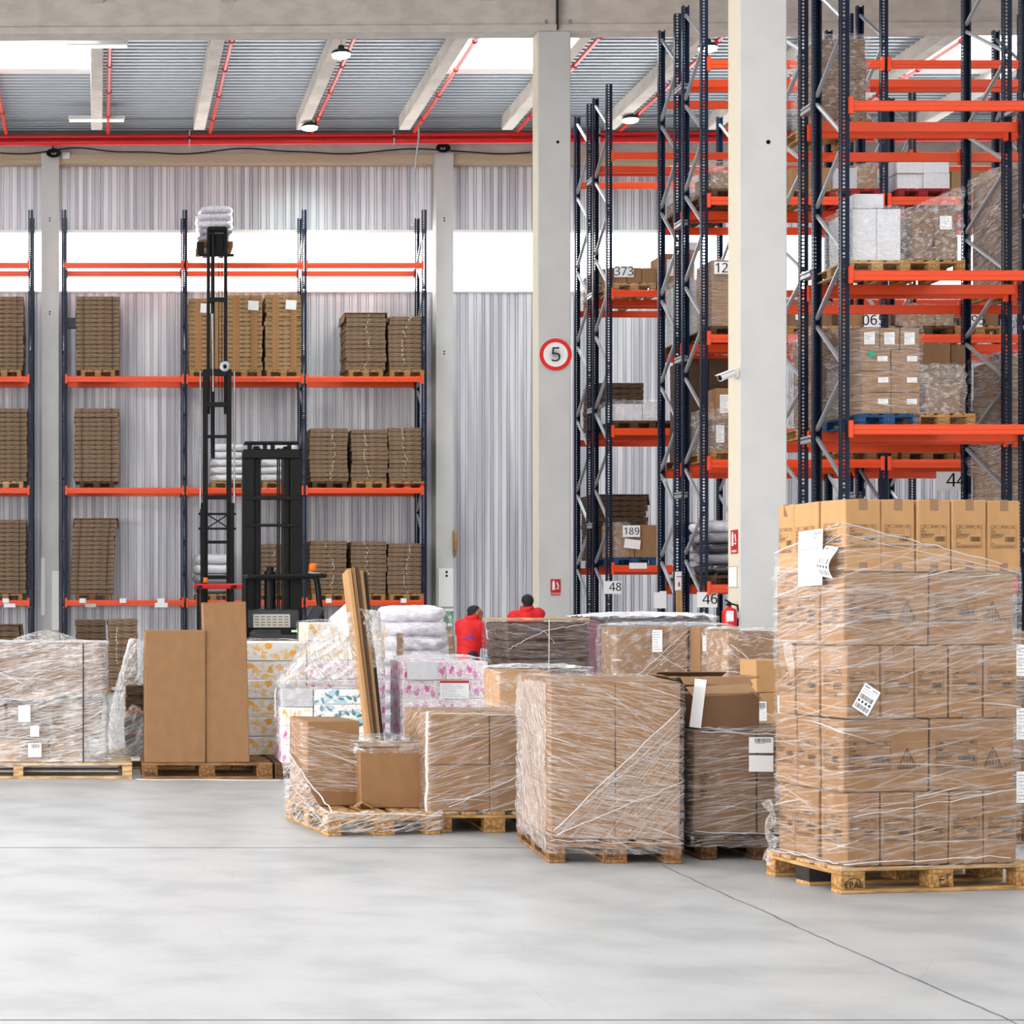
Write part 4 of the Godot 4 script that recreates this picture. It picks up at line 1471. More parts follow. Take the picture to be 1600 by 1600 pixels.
	y = shelf(1110, 1186, L13[2], d, "dark pallet under the film wrapped box beside the concrete column", 2)
	boxes("tall film wrapped box beside the concrete column", 1112, 1186, 406, y, d, 2, 1, 0)
	shelf_wrap("film round the tall box beside the concrete column", 1108, 1190, 404, y, d, M.film_heavy)
	sheet_sign("white sheet numbered 123 high on the 46 rack", "123", 1116, 1150, 409, 428, d - 0.08, 0.15)
	y = shelf(1072, 1140, L13[2], 31.8, "pallet of wrapped goods inside the 46 rack end", 1)
	boxes("film wrapped grey box inside the 46 rack end", 1073, 1140, 436, y, 31.8, 1, 1, M.greybox, {"depth": 1.1})
	shelf_wrap("film round the grey box inside the 46 rack end", 1071, 1142, 432, y, 31.8, M.film_silver, {"amp": 0.05, "depth": 1.12})
	y = shelf(1110, 1186, L13[1], d, "pallet under the mixed wrapped boxes below the camera", 0)
	boxes("brown wrapped box below the camera on the 46 rack", 1113, 1186, 654, y, d, 3, 1, 3, {"paper": [0]})
	boxes("brown box with large label below the camera", 1118, 1150, 606, y + 0.47, d, 1, 1, 0, {"paper": [0], "depth": 0.4})
	boxes("tan wrapped box lying on the mixed boxes below the camera", 1112, 1142, 628, y + 0.47, d + 0.05, 1, 1, 4, {"depth": 0.35})
	shelf_wrap("crumpled film over the mixed boxes below the camera", 1110, 1188, 640, y, d, M.film_white, {"amp": 0.06})
	y = shelf(1074, 1142, L13[1], 31.75, "pallet under the dark wrapped box in the 46 rack", 1)
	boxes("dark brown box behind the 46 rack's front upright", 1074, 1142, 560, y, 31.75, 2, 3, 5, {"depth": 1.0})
	y = shelf(1110, 1186, L13[0], d, "dark pallet under the grey sacks of the 46 rack", 2)
	for k in 5:
		sack("%s sack from the bottom of the dark grey pile on the 46 rack" % ORD[k], Vector3(gx(1143, d) + rng.randfn(0, 0.03), y + 0.17 * k, -d - 0.5), Vector3(0.82, 0.2, 0.9), [M.sack_dark, M.sack_grey, M.sack_dark, M.sack_grey, M.quilt][k], rng.randfn(0, 0.08), "grey sacks on the 46 rack")
	y = shelf(1074, 1142, L13[0], 31.72, "pallet of pale sacks inside the foot of the 46 rack", 1)
	for k in 5:
		sack("%s sack from the bottom of the pale pile inside the 46 rack" % ORD[k], Vector3(gx(1108, 31.7), y + 0.13 * k, -32.3), Vector3(0.7, 0.16, 1.05), M.quilt if k % 2 else M.sack, rng.randfn(0, 0.05), "pale sacks inside the 46 rack")
	boxes("brown flat box on the pale sacks inside the 46 rack", 1076, 1138, 816, y + 0.67, 31.75, 1, 1, 5, {"depth": 0.9})
	# second bay of the middle row, seen through the nearest rack
	y = shelf(1236, 1300, L13[3], d, "pallet of low brown boxes seen through the nearest rack", 0)
	boxes("brown low box seen through the nearest rack", 1236, 1300, 262, y, d, 2, 1, 0)
	y = shelf(1302, 1368, L13[3], d, "red pallet under the white and brown boxes high in the rack", 0, "red")
	boxes("pale grey box on the red pallet high in the rack", 1300, 1340, 262, y, d, 1, 1, M.greybox)
	boxes("brown wrapped box on the red pallet high in the rack", 1341, 1372, 258, y, d, 1, 1, 0)
	shelf_wrap("film bag on the red pallet high in the rack", 1340, 1378, 256, y, d, M.film_crumple)
	y = shelf(1402, 1480, L13[3], d, "red pallet under the white printed boxes high in the rack", 0, "red")
	boxes("white printed box on the upper red pallet", 1402, 1484, 246, y, d, 2, 2, M.whitebox)
	y = shelf(1486, 1560, L13[3], d, "pallet of brown boxes beside the white printed boxes", 0)
	boxes("brown box right of the white printed boxes", 1487, 1560, 266, y, d, 3, 1, 0)
	y = shelf(1236, 1300, L13[2], d, "pallet left of the sheet 065 behind the nearest rack", 0)
	boxes("brown box left of the sheet 065 behind the nearest rack", 1236, 1300, 470, y, d, 2, 1, 3, {"paper": [0]})
	y = shelf(1320, 1392, L13[2], d, "pallet under the cartons with the sheet 065", 0)
	boxes("brown carton beside the sheet 065", 1318, 1392, 478, y, d, 2, 1, 0)
	sheet_sign("white sheet numbered 065 on a brown carton", "065", 1350, 1380, 489, 511, d - 0.06, 0.16)
	y = shelf(1406, 1490, L13[2], d, "weathered pallet under the wrapped cartons right of sheet 065", 2)
	boxes("wrapped brown carton right of the sheet 065", 1404, 1490, 480, y, d, 3, 1, 0)
	shelf_wrap("film over the cartons right of the sheet 065", 1402, 1492, 478, y, d, M.film_crumple)
	y = shelf(1500, 1560, L13[2], d, "pallet under the carton with the sheet 195", 0)
	boxes("brown carton at the right end of the row with sheet 065", 1500, 1560, 480, y, d, 2, 1, 3)
	sheet_sign("white sheet numbered 195 behind the far upright of the nearest rack", "195", 1510, 1535, 489, 511, d - 0.06, 0.15)
	for s in [[1334, 1388, "first"], [1406, 1492, "second"], [1500, 1560, "third"]]:
		y = shelf(s[0], s[1], L13[1], d, "%s brown pallet seen under the orange beams of the nearest rack" % s[2], 1)
		boxes("brown box on the %s pallet under the orange beams" % s[2], s[0], s[1], 640, y, d, 2, 1, 3)
	# nearest row
	d = 26.1
	y = shelf(1271, 1358, L13[3], d, "pallet under the tall wrapped boxes high in the nearest rack", 0)
	boxes("brown wrapped box of the tall stack high in the nearest rack", 1278, 1354, 60, y, d, 1, 4, 3)
	shelf_wrap("film round the tall stack high in the nearest rack", 1274, 1356, 56, y, d, M.film_crumple, {"amp": 0.04})
	d = 24.68
	y = shelf(1330, 1408, L13[2], d, "pallet under the white wrapped bags of the nearest rack", 3)
	boxes("white wrapped block on the upper beam of the nearest rack", 1332, 1408, 326, y, d, 2, 1, M.whitebox, {"bulge": 0.03})
	shelf_wrap("white film round the blocks on the upper beam", 1330, 1410, 324, y, d, M.film_white, {"amp": 0.05})
	boxes("white open box on top of the white wrapped block", 1334, 1382, 302, gy(326, d) + 0.03, d + 0.1, 1, 1, M.whitebox, {"depth": 0.5})
	y = shelf(1418, 1496, L13[2], d, "pallet under the sloping wrapped load of the nearest rack", 0)
	boxes("grey brown wrapped box of the sloping load", 1425, 1495, 330, y, d, 2, 2, 3, {"paper": [1]})
	var t := Transform3D(Basis.IDENTITY, Vector3(gx(1412, d), 0, -d))
	var w := 90 * d / F
	wrap_film("sloping loose film over the wrapped load beside the far upright", t, 0, w, 0.02, -0.85, y, 0, M.film_white, {"tops": [gy(322, d), gy(330, d), gy(292, d), gy(290, d)], "amp": 0.06, "cell": 0.05, "cap": 0.0, "tilt": 0.3})
	y = shelf(1580, 1662, L13[2], 26.15, "pallet under the wrapped load at the right picture edge", 0)
	boxes("brown wrapped box at the right picture edge, upper beam", 1580, 1664, 262, y, 26.15, 1, 2, 3, {"depth": 1.15})
	shelf_wrap("film over the boxes at the right picture edge, upper beam", 1577, 1667, 256, y, 26.15, M.film_silver, {"amp": 0.06, "tilt": 0.4, "depth": 1.17})
	y = shelf(1338, 1436, L13[1], d, "blue pallet in the nearest rack", 0, "blue", false)
	boxes("brown labelled carton on the blue pallet of the nearest rack", 1346, 1438, 546, y, d, 2, 3, 0, {"white_labels": true})
	boxes("labelled carton on top of the blue pallet load", 1344, 1436, 512, y + (gy(546, d) - y), d + 0.06, 3, 1, 0, {"paper": [0, 1, 2], "depth": 0.7})
	shelf_wrap("film round the cartons on the blue pallet", 1334, 1440, 506, y, d, M.film, {"amp": 0.04, "tops": [gy(560, d), gy(515, d), gy(508, d), gy(508, d)]})
	b = MB.new()
	b.box(at(1362, 553, d - 0.07), Vector3(0.075, 0.075, 0.004), 0.0, Basis(Vector3.BACK, 0.5))
	tag(obj("round_sticker", b, mat(0.05, 0.62, 0.5)), "small turquoise sticker on the cartons over the blue pallet", "sticker")
	y = shelf(1440, 1506, L13[1], d, "pallet right of the blue pallet in the nearest rack", 0)
	boxes("wrapped brown box right of the blue pallet", 1446, 1500, 600, y, d, 1, 1, 3)
	shelf_wrap("film heap over the boxes right of the blue pallet", 1442, 1504, 572, y, d, M.film_white, {"amp": 0.05})
	y = shelf(1272, 1358, L13[1], 26.15, "pallet of shiny wrapped goods behind the near upright", 0)
	boxes("wrapped box behind the near upright of the nearest rack", 1273, 1356, 520, y, 26.15, 1, 2, 3)
	shelf_wrap("shiny film behind the near upright of the nearest rack", 1271, 1358, 512, y, 26.15, M.film_crumple, {"amp": 0.05})
	y = shelf(1440, 1510, L13[1], 26.1, "pallet of boxes in the rear rack of the nearest row", 0)
	boxes("brown box in the rear rack above the film heap", 1440, 1484, 536, y, 26.1, 1, 2, 0, {"tape": true})
	boxes("brown taped box in the rear rack by the far upright", 1486, 1510, 538, y, 26.1, 1, 2, 3, {"tape": true})
	y = shelf(1580, 1662, L13[1], 26.15, "pallet under the tall wrapped load by the last twin uprights", 0)
	boxes("pale wrapped box by the last twin uprights", 1580, 1664, 556, y, 26.15, 1, 2, 0, {"depth": 1.15})
	shelf_wrap("film round the pale boxes by the last twin uprights", 1577, 1667, 548, y, 26.15, M.film_silver, {"amp": 0.06, "depth": 1.17})
	y = shelf(1580, 1662, L13[0], 26.15, "pallet under the lower wrapped load by the last twin uprights", 0)
	boxes("lower pale wrapped box by the last twin uprights", 1580, 1664, 690, y, 26.15, 1, 2, 0, {"depth": 1.15})
	shelf_wrap("film round the lower boxes by the last twin uprights", 1577, 1667, 684, y, 26.15, M.film_silver, {"amp": 0.06, "depth": 1.17})

func sheet_sign(label: String, s: String, x0: float, x1: float, y0: float, y1: float, d: float, txt: float, off := Vector2.ZERO) -> Node3D:
	var w := (x1 - x0) * d / F
	var h := (y1 - y0) * d / F
	var t := thing("number_sheet", label, "sign", at((x0 + x1) / 2, y1, d))
	var b := MB.new()
	b.box(Vector3(0, h / 2, 0), Vector3(w, h, 0.004))
	obj("sheet", b, M.paper, t)
	card_text(s, t, Vector3(off.x * w, h * (0.5 + off.y), 0.004), txt, M.black)
	return t

# ---------------------------------------------------------------- loads on the hall floor
func frame(x: float, d: float, yaw := 0.0) -> Transform3D:   # x in metres
	return Transform3D(Basis(Vector3.UP, yaw), Vector3(x, 0, -d))

func floor_pallet(label: String, t: Transform3D, long_front: bool, tone: int, look := "") -> Node3D:
	var w := 1.2 if long_front else 0.8
	return pallet(label, t * Transform3D(Basis.IDENTITY, Vector3(w / 2, 0, -(2.0 - w) / 2)), long_front, tone, "pallets on the hall floor", look)

func sticker(label: String, t: Transform3D, p: Vector3, w: float, h: float, m: Material, roll := 0.0, side := 0.0, called := "paper_sheet", cat := "paper", grp := "") -> MeshInstance3D:
	var b := MB.new()
	b.box(Vector3.ZERO, Vector3(w, h, 0.002))
	var o := obj(called, b, m)
	o.transform = t * Transform3D(Basis(Vector3.UP, side) * Basis(Vector3.BACK, roll), p)
	tag(o, label, cat, grp)
	return o

const PAL := 0.146

func pile_tower() -> void:
	var t := frame(4.05, 10.44, 0.165)
	var p := floor_pallet("yellow brown pallet stamped with an oval, under the tall carton tower", t, true, 0)
	# stamped marks on two of the blocks
	var y := PAL + 0.004
	var h := 0.4015
	var lay := ["bottom layer", "second layer", "middle layer", "fourth layer", "top layer"]
	for k in 5:
		var narrow := k % 2 == 0
		var n := 5 if narrow else 2
		var w := (1.055 if k == 4 else 1.03) / n
		var x0 := 0.035 if narrow else 0.02
		for i in n:
			var pr := [["print_narrow", 0.09, 0.33, 0.86, 0.65]] if narrow else [["print_wide", 0.06, 0.30, 0.55, 0.70], ["print_tri", 0.62, 0.31, 0.97, 0.61]]
			var oo := {"print": pr, "group": "cartons of the tall tower"}
			if narrow:
				oo["tape"] = ["top", "bottom"]
			if i == 0:
				pr.append(["print_wide", 0.15, 0.3, 0.85, 0.68, "L"])
			carton("%s carton from the left in the %s of the tall tower" % [ORD[i], lay[k]], t, x0 + i * w + rng.randf_range(0.001, 0.004), y + k * h, -0.012 + rng.randfn(0, 0.003), w - 0.006, h - 0.004, 0.262 if narrow else 0.23, [1, 1, 0, 6, 4][k], oo)
		var deps := [[0.272, 0.25], [0.524, 0.18]] if narrow else [[0.24, 0.23], [0.475, 0.23]]
		for j in 2:
			var pr := [["print_wide" if j == 0 else "print_narrow", 0.08, 0.3, 0.9, 0.66, "L"]]
			var oo := {"print": pr, "group": "cartons of the tall tower"}
			if narrow and j == 1:
				oo["tape"] = ["left"]
			carton("%s side carton behind the front corner in the %s of the tall tower" % ["nearer" if j == 0 else "farther", lay[k]], t, x0 + rng.randf_range(-0.006, 0.004), y + k * h, -0.012 - deps[j][0], 0.4, h - 0.004, deps[j][1], [1, 1, 0, 6, 4][k], oo)
		# the far half of the layer, which only shows from the side
		carton("large carton filling the far right of the %s of the tall tower" % lay[k], t, x0 + 0.42, y + k * h, -0.30, (1.03 if narrow else 1.03) - 0.42, h - 0.004, 0.40, [1, 1, 0, 6, 4][k], {"group": "cartons of the tall tower"})
	var yt := y + 4 * h
	wrap_film("stretch film round the tall carton tower, slanting down across its top layer", t, 0.012, 1.075, 0.0, -0.715, 0.13, 0, M.film_thin, {"tops": [yt + 0.12, yt + 0.27, yt + 0.03, yt - 0.02], "amp": 0.008, "cell": 0.03, "tilt": 0.09, "strands": [
		[t * Vector3(0.0, yt + 0.265, 0.016), t * Vector3(0.95, yt + 0.045, 0.02), 0.013], [t * Vector3(0.0, yt + 0.20, 0.016), t * Vector3(1.06, yt + 0.0, 0.02), 0.009], [t * Vector3(0.0, yt + 0.12, 0.016), t * Vector3(0.9, yt + 0.01, 0.02), 0.006],
		[t * Vector3(-0.008, yt + 0.265, 0.0), t * Vector3(-0.004, yt + 0.12, -0.7), 0.012], [t * Vector3(-0.008, yt + 0.12, 0.0), t * Vector3(-0.02, yt - 0.03, -0.7), 0.009], [t * Vector3(-0.008, yt + 0.2, 0.0), t * Vector3(-0.012, yt - 0.02, -0.7), 0.008],
		[t * Vector3(0.06, 0.42, 0.016), t * Vector3(1.07, 0.56, 0.02), 0.012], [t * Vector3(0.1, 0.46, 0.016), t * Vector3(1.07, 0.60, 0.02), 0.006], [t * Vector3(0.0, 0.17, 0.02), t * Vector3(1.0, 0.19, 0.03), 0.015], [t * Vector3(-0.01, 0.17, 0.0), t * Vector3(-0.02, 0.16, -0.7), 0.015],
		[t * Vector3(0.0, 1.24, 0.016), t * Vector3(1.05, 1.33, 0.018), 0.004], [t * Vector3(0.0, 1.66, 0.016), t * Vector3(1.05, 1.72, 0.018), 0.003]]})
	wrap_film("second crumpled layer of film on the seams of the tall tower", t, 0.010, 1.078, 0.004, -0.72, y + 2.7 * h, 0, M.film_thin, {"tops": [yt + 0.02, yt + 0.02, yt + 0.0, yt], "amp": 0.012, "cell": 0.04, "tilt": 0.14, "shift": 0.37})
	sticker("tilted shipping label with barcodes on the film of the tall tower", t, Vector3(0.135, 1.06, 0.026), 0.105, 0.15, M.paper_shipping, -0.55, 0.0, "shipping_label", "label", "labels on the tall tower")
	var s := sticker("long white delivery note hanging on the left side of the tall tower", t, Vector3(-0.03, yt + 0.08, -0.26), 0.25, 0.31, M.paper_list, 0.03, -PI / 2, "delivery_note", "paper", "labels on the tall tower")
	s.rotate_object_local(Vector3.RIGHT, -0.03)
	# a curled barcode slip
	var b := MB.new()
	var rr := []
	var qq := []
	for i in 9:
		var f := i / 8.0
		var row := PackedVector3Array()
		var qr := PackedVector2Array()
		for j in 2:
			row.append(Vector3(-0.03 - 0.03 * sin(f * 4.0), 0.17 * (f - 0.5), 0.13 * (j - 0.5)))
			qr.append(Vector2(j, 1.0 - f))
		rr.append(row); qq.append(qr)
	b.rows(rr, qq)
	var o := obj("barcode_slip", b, M.paper_shipping)
	o.transform = t * Transform3D(Basis(Vector3.RIGHT, 0.12), Vector3(0.0, yt + 0.055, -0.085))
	tag(o, "curled barcode slip beside the long delivery note on the tall tower", "paper", "labels on the tall tower")
	b = MB.new()
	b.tube([t * Vector3(-0.03, 1.36, -0.5), t * Vector3(-0.045, 1.30, -0.47), t * Vector3(-0.04, 1.22, -0.45), t * Vector3(-0.03, 1.17, -0.46)], [0.03, 0.025, 0.02, 0.008], 7, true, 0.5)
	tag(obj("film_tail", b, M.film_white), "loose white film end on the far left edge of the tall tower", "film")
	b = MB.new()
	var pts := []
	var rad := []
	for k in 12:
		pts.append(t * Vector3(-0.04 - 0.02 * sin(k * 1.3), 0.08 + 0.033 * k, -0.68 + 0.012 * sin(k * 2.1)))
		rad.append(0.024 + 0.012 * sin(k * 1.9))
	b.tube(pts, rad, 7, true, 0.6)
	tag(obj("film_tail", b, M.film_white), "bunched film hanging at the far left corner above the stamped pallet", "film")
	for c in p.get_children():      # one block of this pallet is blackened
		if c is MeshInstance3D and absf(c.position.x + 0.5275) < 0.01 and absf(c.position.y - 0.061) < 0.01 and absf(c.position.z) < 0.01:
			c.material_override = M.charred
			c.set_meta("label", "blackened wooden block")
	card_text("EPAL", p, Vector3(-0.525, 0.05, 0.402), 0.034, M.ink, Basis.IDENTITY, "stamp")
	b = MB.new()
	for k in 16:
		var a := PI * k / 16.0
		var c := PI * (k + 1) / 16.0
		var q := Vector3(-0.525, 0.037, 0.402)
		b.face([q + Vector3(cos(a) * 0.056, sin(a) * 0.05, 0), q + Vector3(cos(c) * 0.056, sin(c) * 0.05, 0), q + Vector3(cos(c) * 0.052, sin(c) * 0.046, 0), q + Vector3(cos(a) * 0.052, sin(a) * 0.046, 0)], Vector3.BACK)
	obj("stamp", b, M.ink, p)
	b = MB.new()
	for r in [[0.01, 0.085, 0.05, 0.003], [0.035, 0.062, 0.003, 0.045], [0.01, 0.038, 0.05, 0.003], [-0.012, 0.062, 0.003, 0.035], [0.0, 0.066, 0.03, 0.008], [0.02, 0.03, 0.05, 0.006], [0.04, 0.094, 0.03, 0.006]]:
		b.box(Vector3(r[0], r[1], 0.402), Vector3(r[2], r[3], 0.001))
	obj("stamp", b, M.ink, p)

func pile_four() -> void:
	var t := frame(2.769, 11.74, -0.06)
	var p := floor_pallet("worn brown pallet under the film wrapped block of four tall cartons", t, false, 1)
	var b := MB.new()
	for r in [[-0.01, 0.085, 0.07, 0.003], [-0.01, 0.045, 0.07, 0.003], [-0.044, 0.065, 0.003, 0.04], [0.024, 0.065, 0.003, 0.04], [-0.02, 0.065, 0.02, 0.022], [0.008, 0.07, 0.02, 0.006], [0.008, 0.058, 0.02, 0.006]]:
		b.box(Vector3(r[0], r[1], 0.602), Vector3(r[2], r[3], 0.001))
	obj("stamp", b, M.ink, p)
	var g := "cartons of the block of four"
	for i in 2:
		carton("low carton at the bottom %s of the film wrapped block of four" % ["left", "right"][i], t, 0.018 + 0.389 * i, PAL, -0.015, 0.385, 0.318, 1.14, 1, {"group": g})
		carton("tall carton at the top %s of the film wrapped block of four" % ["left", "right"][i], t, 0.015 + 0.39 * i, PAL + 0.321, -0.012, 0.387, 0.64, 1.14, 1, {"group": g, "flap": true, "bulge": 0.006})
	var y1 := PAL + 0.97
	var z := 0.012
	wrap_film("stretch film with crossing diagonal ropes round the block of four cartons", t, 0.008, 0.80, 0.0, -1.165, 0.06, 0, M.film_heavy, {"tops": [y1, y1 + 0.01, y1 - 0.02, y1], "amp": 0.012, "cell": 0.03, "tilt": -0.20, "cap": -0.02, "cap_mat": M.film_thin, "strands": [
		[t * Vector3(0.03, 0.20, z + 0.01), t * Vector3(0.79, 0.95, z), 0.016], [t * Vector3(0.05, 0.18, z + 0.012), t * Vector3(0.80, 0.50, z), 0.014], [t * Vector3(0.04, 0.22, z + 0.01), t * Vector3(0.5, 0.60, z), 0.006], [t * Vector3(0.35, 0.50, z), t * Vector3(0.80, 0.80, z), 0.005],
		[t * Vector3(0.0, 0.14, 0.014), t * Vector3(0.8, 0.125, 0.016), 0.012]]})
	var lo := [t * Vector3(-0.012, 0.10, -1.15), t * Vector3(-0.014, 0.10, -0.6), t * Vector3(-0.014, 0.06, 0.0)]
	var hi := [t * Vector3(-0.012, 1.06, -1.15), t * Vector3(-0.02, 1.10, -0.6), t * Vector3(-0.014, 1.10, 0.0)]
	film("steeply pleated white film on the left side of the block of four", lo, hi, M.film_silver, {"amp": 0.014, "cell": 0.03, "tilt": -1.3})
	lo = [t * Vector3(0.03, 0.16, 0.014), t * Vector3(0.4, 0.155, 0.018), t * Vector3(0.805, 0.15, 0.014)]
	hi = [t * Vector3(0.03, 0.20, 0.014), t * Vector3(0.4, 0.56, 0.018), t * Vector3(0.805, 0.96, 0.014)]
	film("triangle of film rising to the right over the block of four", lo, hi, M.film_thin, {"amp": 0.01, "cell": 0.03, "tilt": 0.75})

func pile_two_low() -> void:
	var t := frame(1.584, 13.125, 0.14)
	floor_pallet("pallet with film drawn over its corner, under the two separate cartons", t, false, 0)
	var g := "two cartons on the corner wrapped pallet"
	carton("taller carton at the left of the corner wrapped pallet", frame(1.51, 13.72, 0.14), 0, PAL, 0, 0.375, 0.615, 0.5, 1, {"group": g, "bulge": 0.012})
	carton("lower carton with crushed top at the right of the corner wrapped pallet", frame(1.862, 13.60, 0.05), 0, PAL, 0, 0.47, 0.435, 0.55, 1, {"group": g, "bulge": 0.014, "flap": true})
	var b := MB.new()
	b.box(Vector3.ZERO, Vector3(0.07, 0.01, 0.1), 0.002, Basis(Vector3.BACK, 0.6))
	b.box(Vector3(0.06, 0.0, 0.02), Vector3(0.08, 0.01, 0.09), 0.002, Basis(Vector3.BACK, -0.5))
	var o := obj("torn_flap", b, M.card6)
	o.position = frame(1.85, 13.55) * Vector3(0.0, PAL + 0.03, 0)
	tag(o, "torn cardboard flap at the foot of the gap between the two separate cartons", "cardboard")
	var bot := ring(t, -0.02, 0.82, 0.02, -1.15, 0.03, "lfr")
	var top := ring(t, -0.05, 0.82, 0.01, -1.15, 0.16, "lfr")
	top[0].y = 0.62; top[1].y = 0.60; top[2] = t * Vector3(-0.04, 0.20, -0.02); top[3] = t * Vector3(0.0, 0.17, 0.01)
	film("film drawn tight over the front corner of the pallet with two cartons", bot, top, M.film_silver, {"amp": 0.012, "cell": 0.025, "tilt": 0.25, "strands": [[t * Vector3(-0.04, 0.5, -1.0), t * Vector3(0.03, 0.17, 0.0), 0.018], [t * Vector3(0.0, 0.165, 0.015), t * Vector3(0.8, 0.13, 0.02), 0.02], [t * Vector3(-0.02, 0.30, -1.1), t * Vector3(-0.01, 0.06, 0.01), 0.01]]})
	var q := frame(1.48, 13.70, 0.11)
	bot = [q * Vector3(-0.02, 0.28, -0.55), q * Vector3(-0.02, 0.27, 0.0), q * Vector3(0.0, 0.26, 0.03), q * Vector3(0.84, 0.24, 0.06), q * Vector3(0.86, 0.24, 0.0), q * Vector3(0.86, 0.24, -0.5)]
	top = [q * Vector3(-0.02, 0.77, -0.55), q * Vector3(-0.02, 0.76, 0.0), q * Vector3(0.03, 0.72, 0.03), q * Vector3(0.84, 0.57, 0.06), q * Vector3(0.86, 0.58, 0.0), q * Vector3(0.86, 0.58, -0.5)]
	film("clear film strapped round the two separate cartons", bot, top, M.film, {"amp": 0.008, "cell": 0.03, "tilt": -0.12, "strands": [[q * Vector3(0.02, 0.66, 0.04), q * Vector3(0.84, 0.50, 0.07), 0.006], [q * Vector3(0.02, 0.60, 0.04), q * Vector3(0.84, 0.47, 0.07), 0.008], [q * Vector3(0.02, 0.33, 0.04), q * Vector3(0.84, 0.30, 0.07), 0.007]]})
	var r2 := frame(1.86, 13.62, 0.05)
	wrap_film("white crumpled film lying over the lower carton of the pair", r2, -0.01, 0.48, 0.01, -0.56, PAL + 0.39, PAL + 0.46, M.film_white, {"cap": 0.05, "amp": 0.02})

func pile_two_by_two() -> void:
	var t := frame(2.375, 13.35, 0.0)
	floor_pallet("pallet with a chipped pale block, under the block of four equal cartons", t, false, 0)
	var g := "four equal cartons"
	for j in 2:
		for i in 2:
			carton("%s %s carton of the four equal cartons between two wrapped pallets" % [["lower", "upper"][j], ["left", "right"][i]], t, -0.05 + 0.423 * i, PAL + 0.325 * j, -0.03, 0.418, [0.32, 0.345][j], 1.1, 1, {"group": g, "flap": j == 1})
	var y := PAL + 0.68
	wrap_film("glossy film round the four equal cartons with a raised white rim", t, -0.06, 0.80, -0.02, -1.15, 0.13, 0, M.film, {"tops": [y + 0.06, y + 0.03, y, y], "amp": 0.014, "tilt": 0.3, "cap": -0.02, "cap_mat": M.film_thin, "strands": [
		[t * Vector3(0.08, 0.18, 0.01), t * Vector3(0.8, 0.50, 0.01), 0.014], [t * Vector3(0.06, 0.20, 0.01), t * Vector3(0.8, 0.40, 0.01), 0.009], [t * Vector3(-0.06, 0.62, 0.01), t * Vector3(0.8, 0.80, 0.01), 0.006], [t * Vector3(-0.065, 0.84, -0.03), t * Vector3(-0.075, 0.14, -0.03), 0.03], [t * Vector3(-0.05, 0.83, 0.0), t * Vector3(0.8, 0.82, 0.0), 0.016]]})

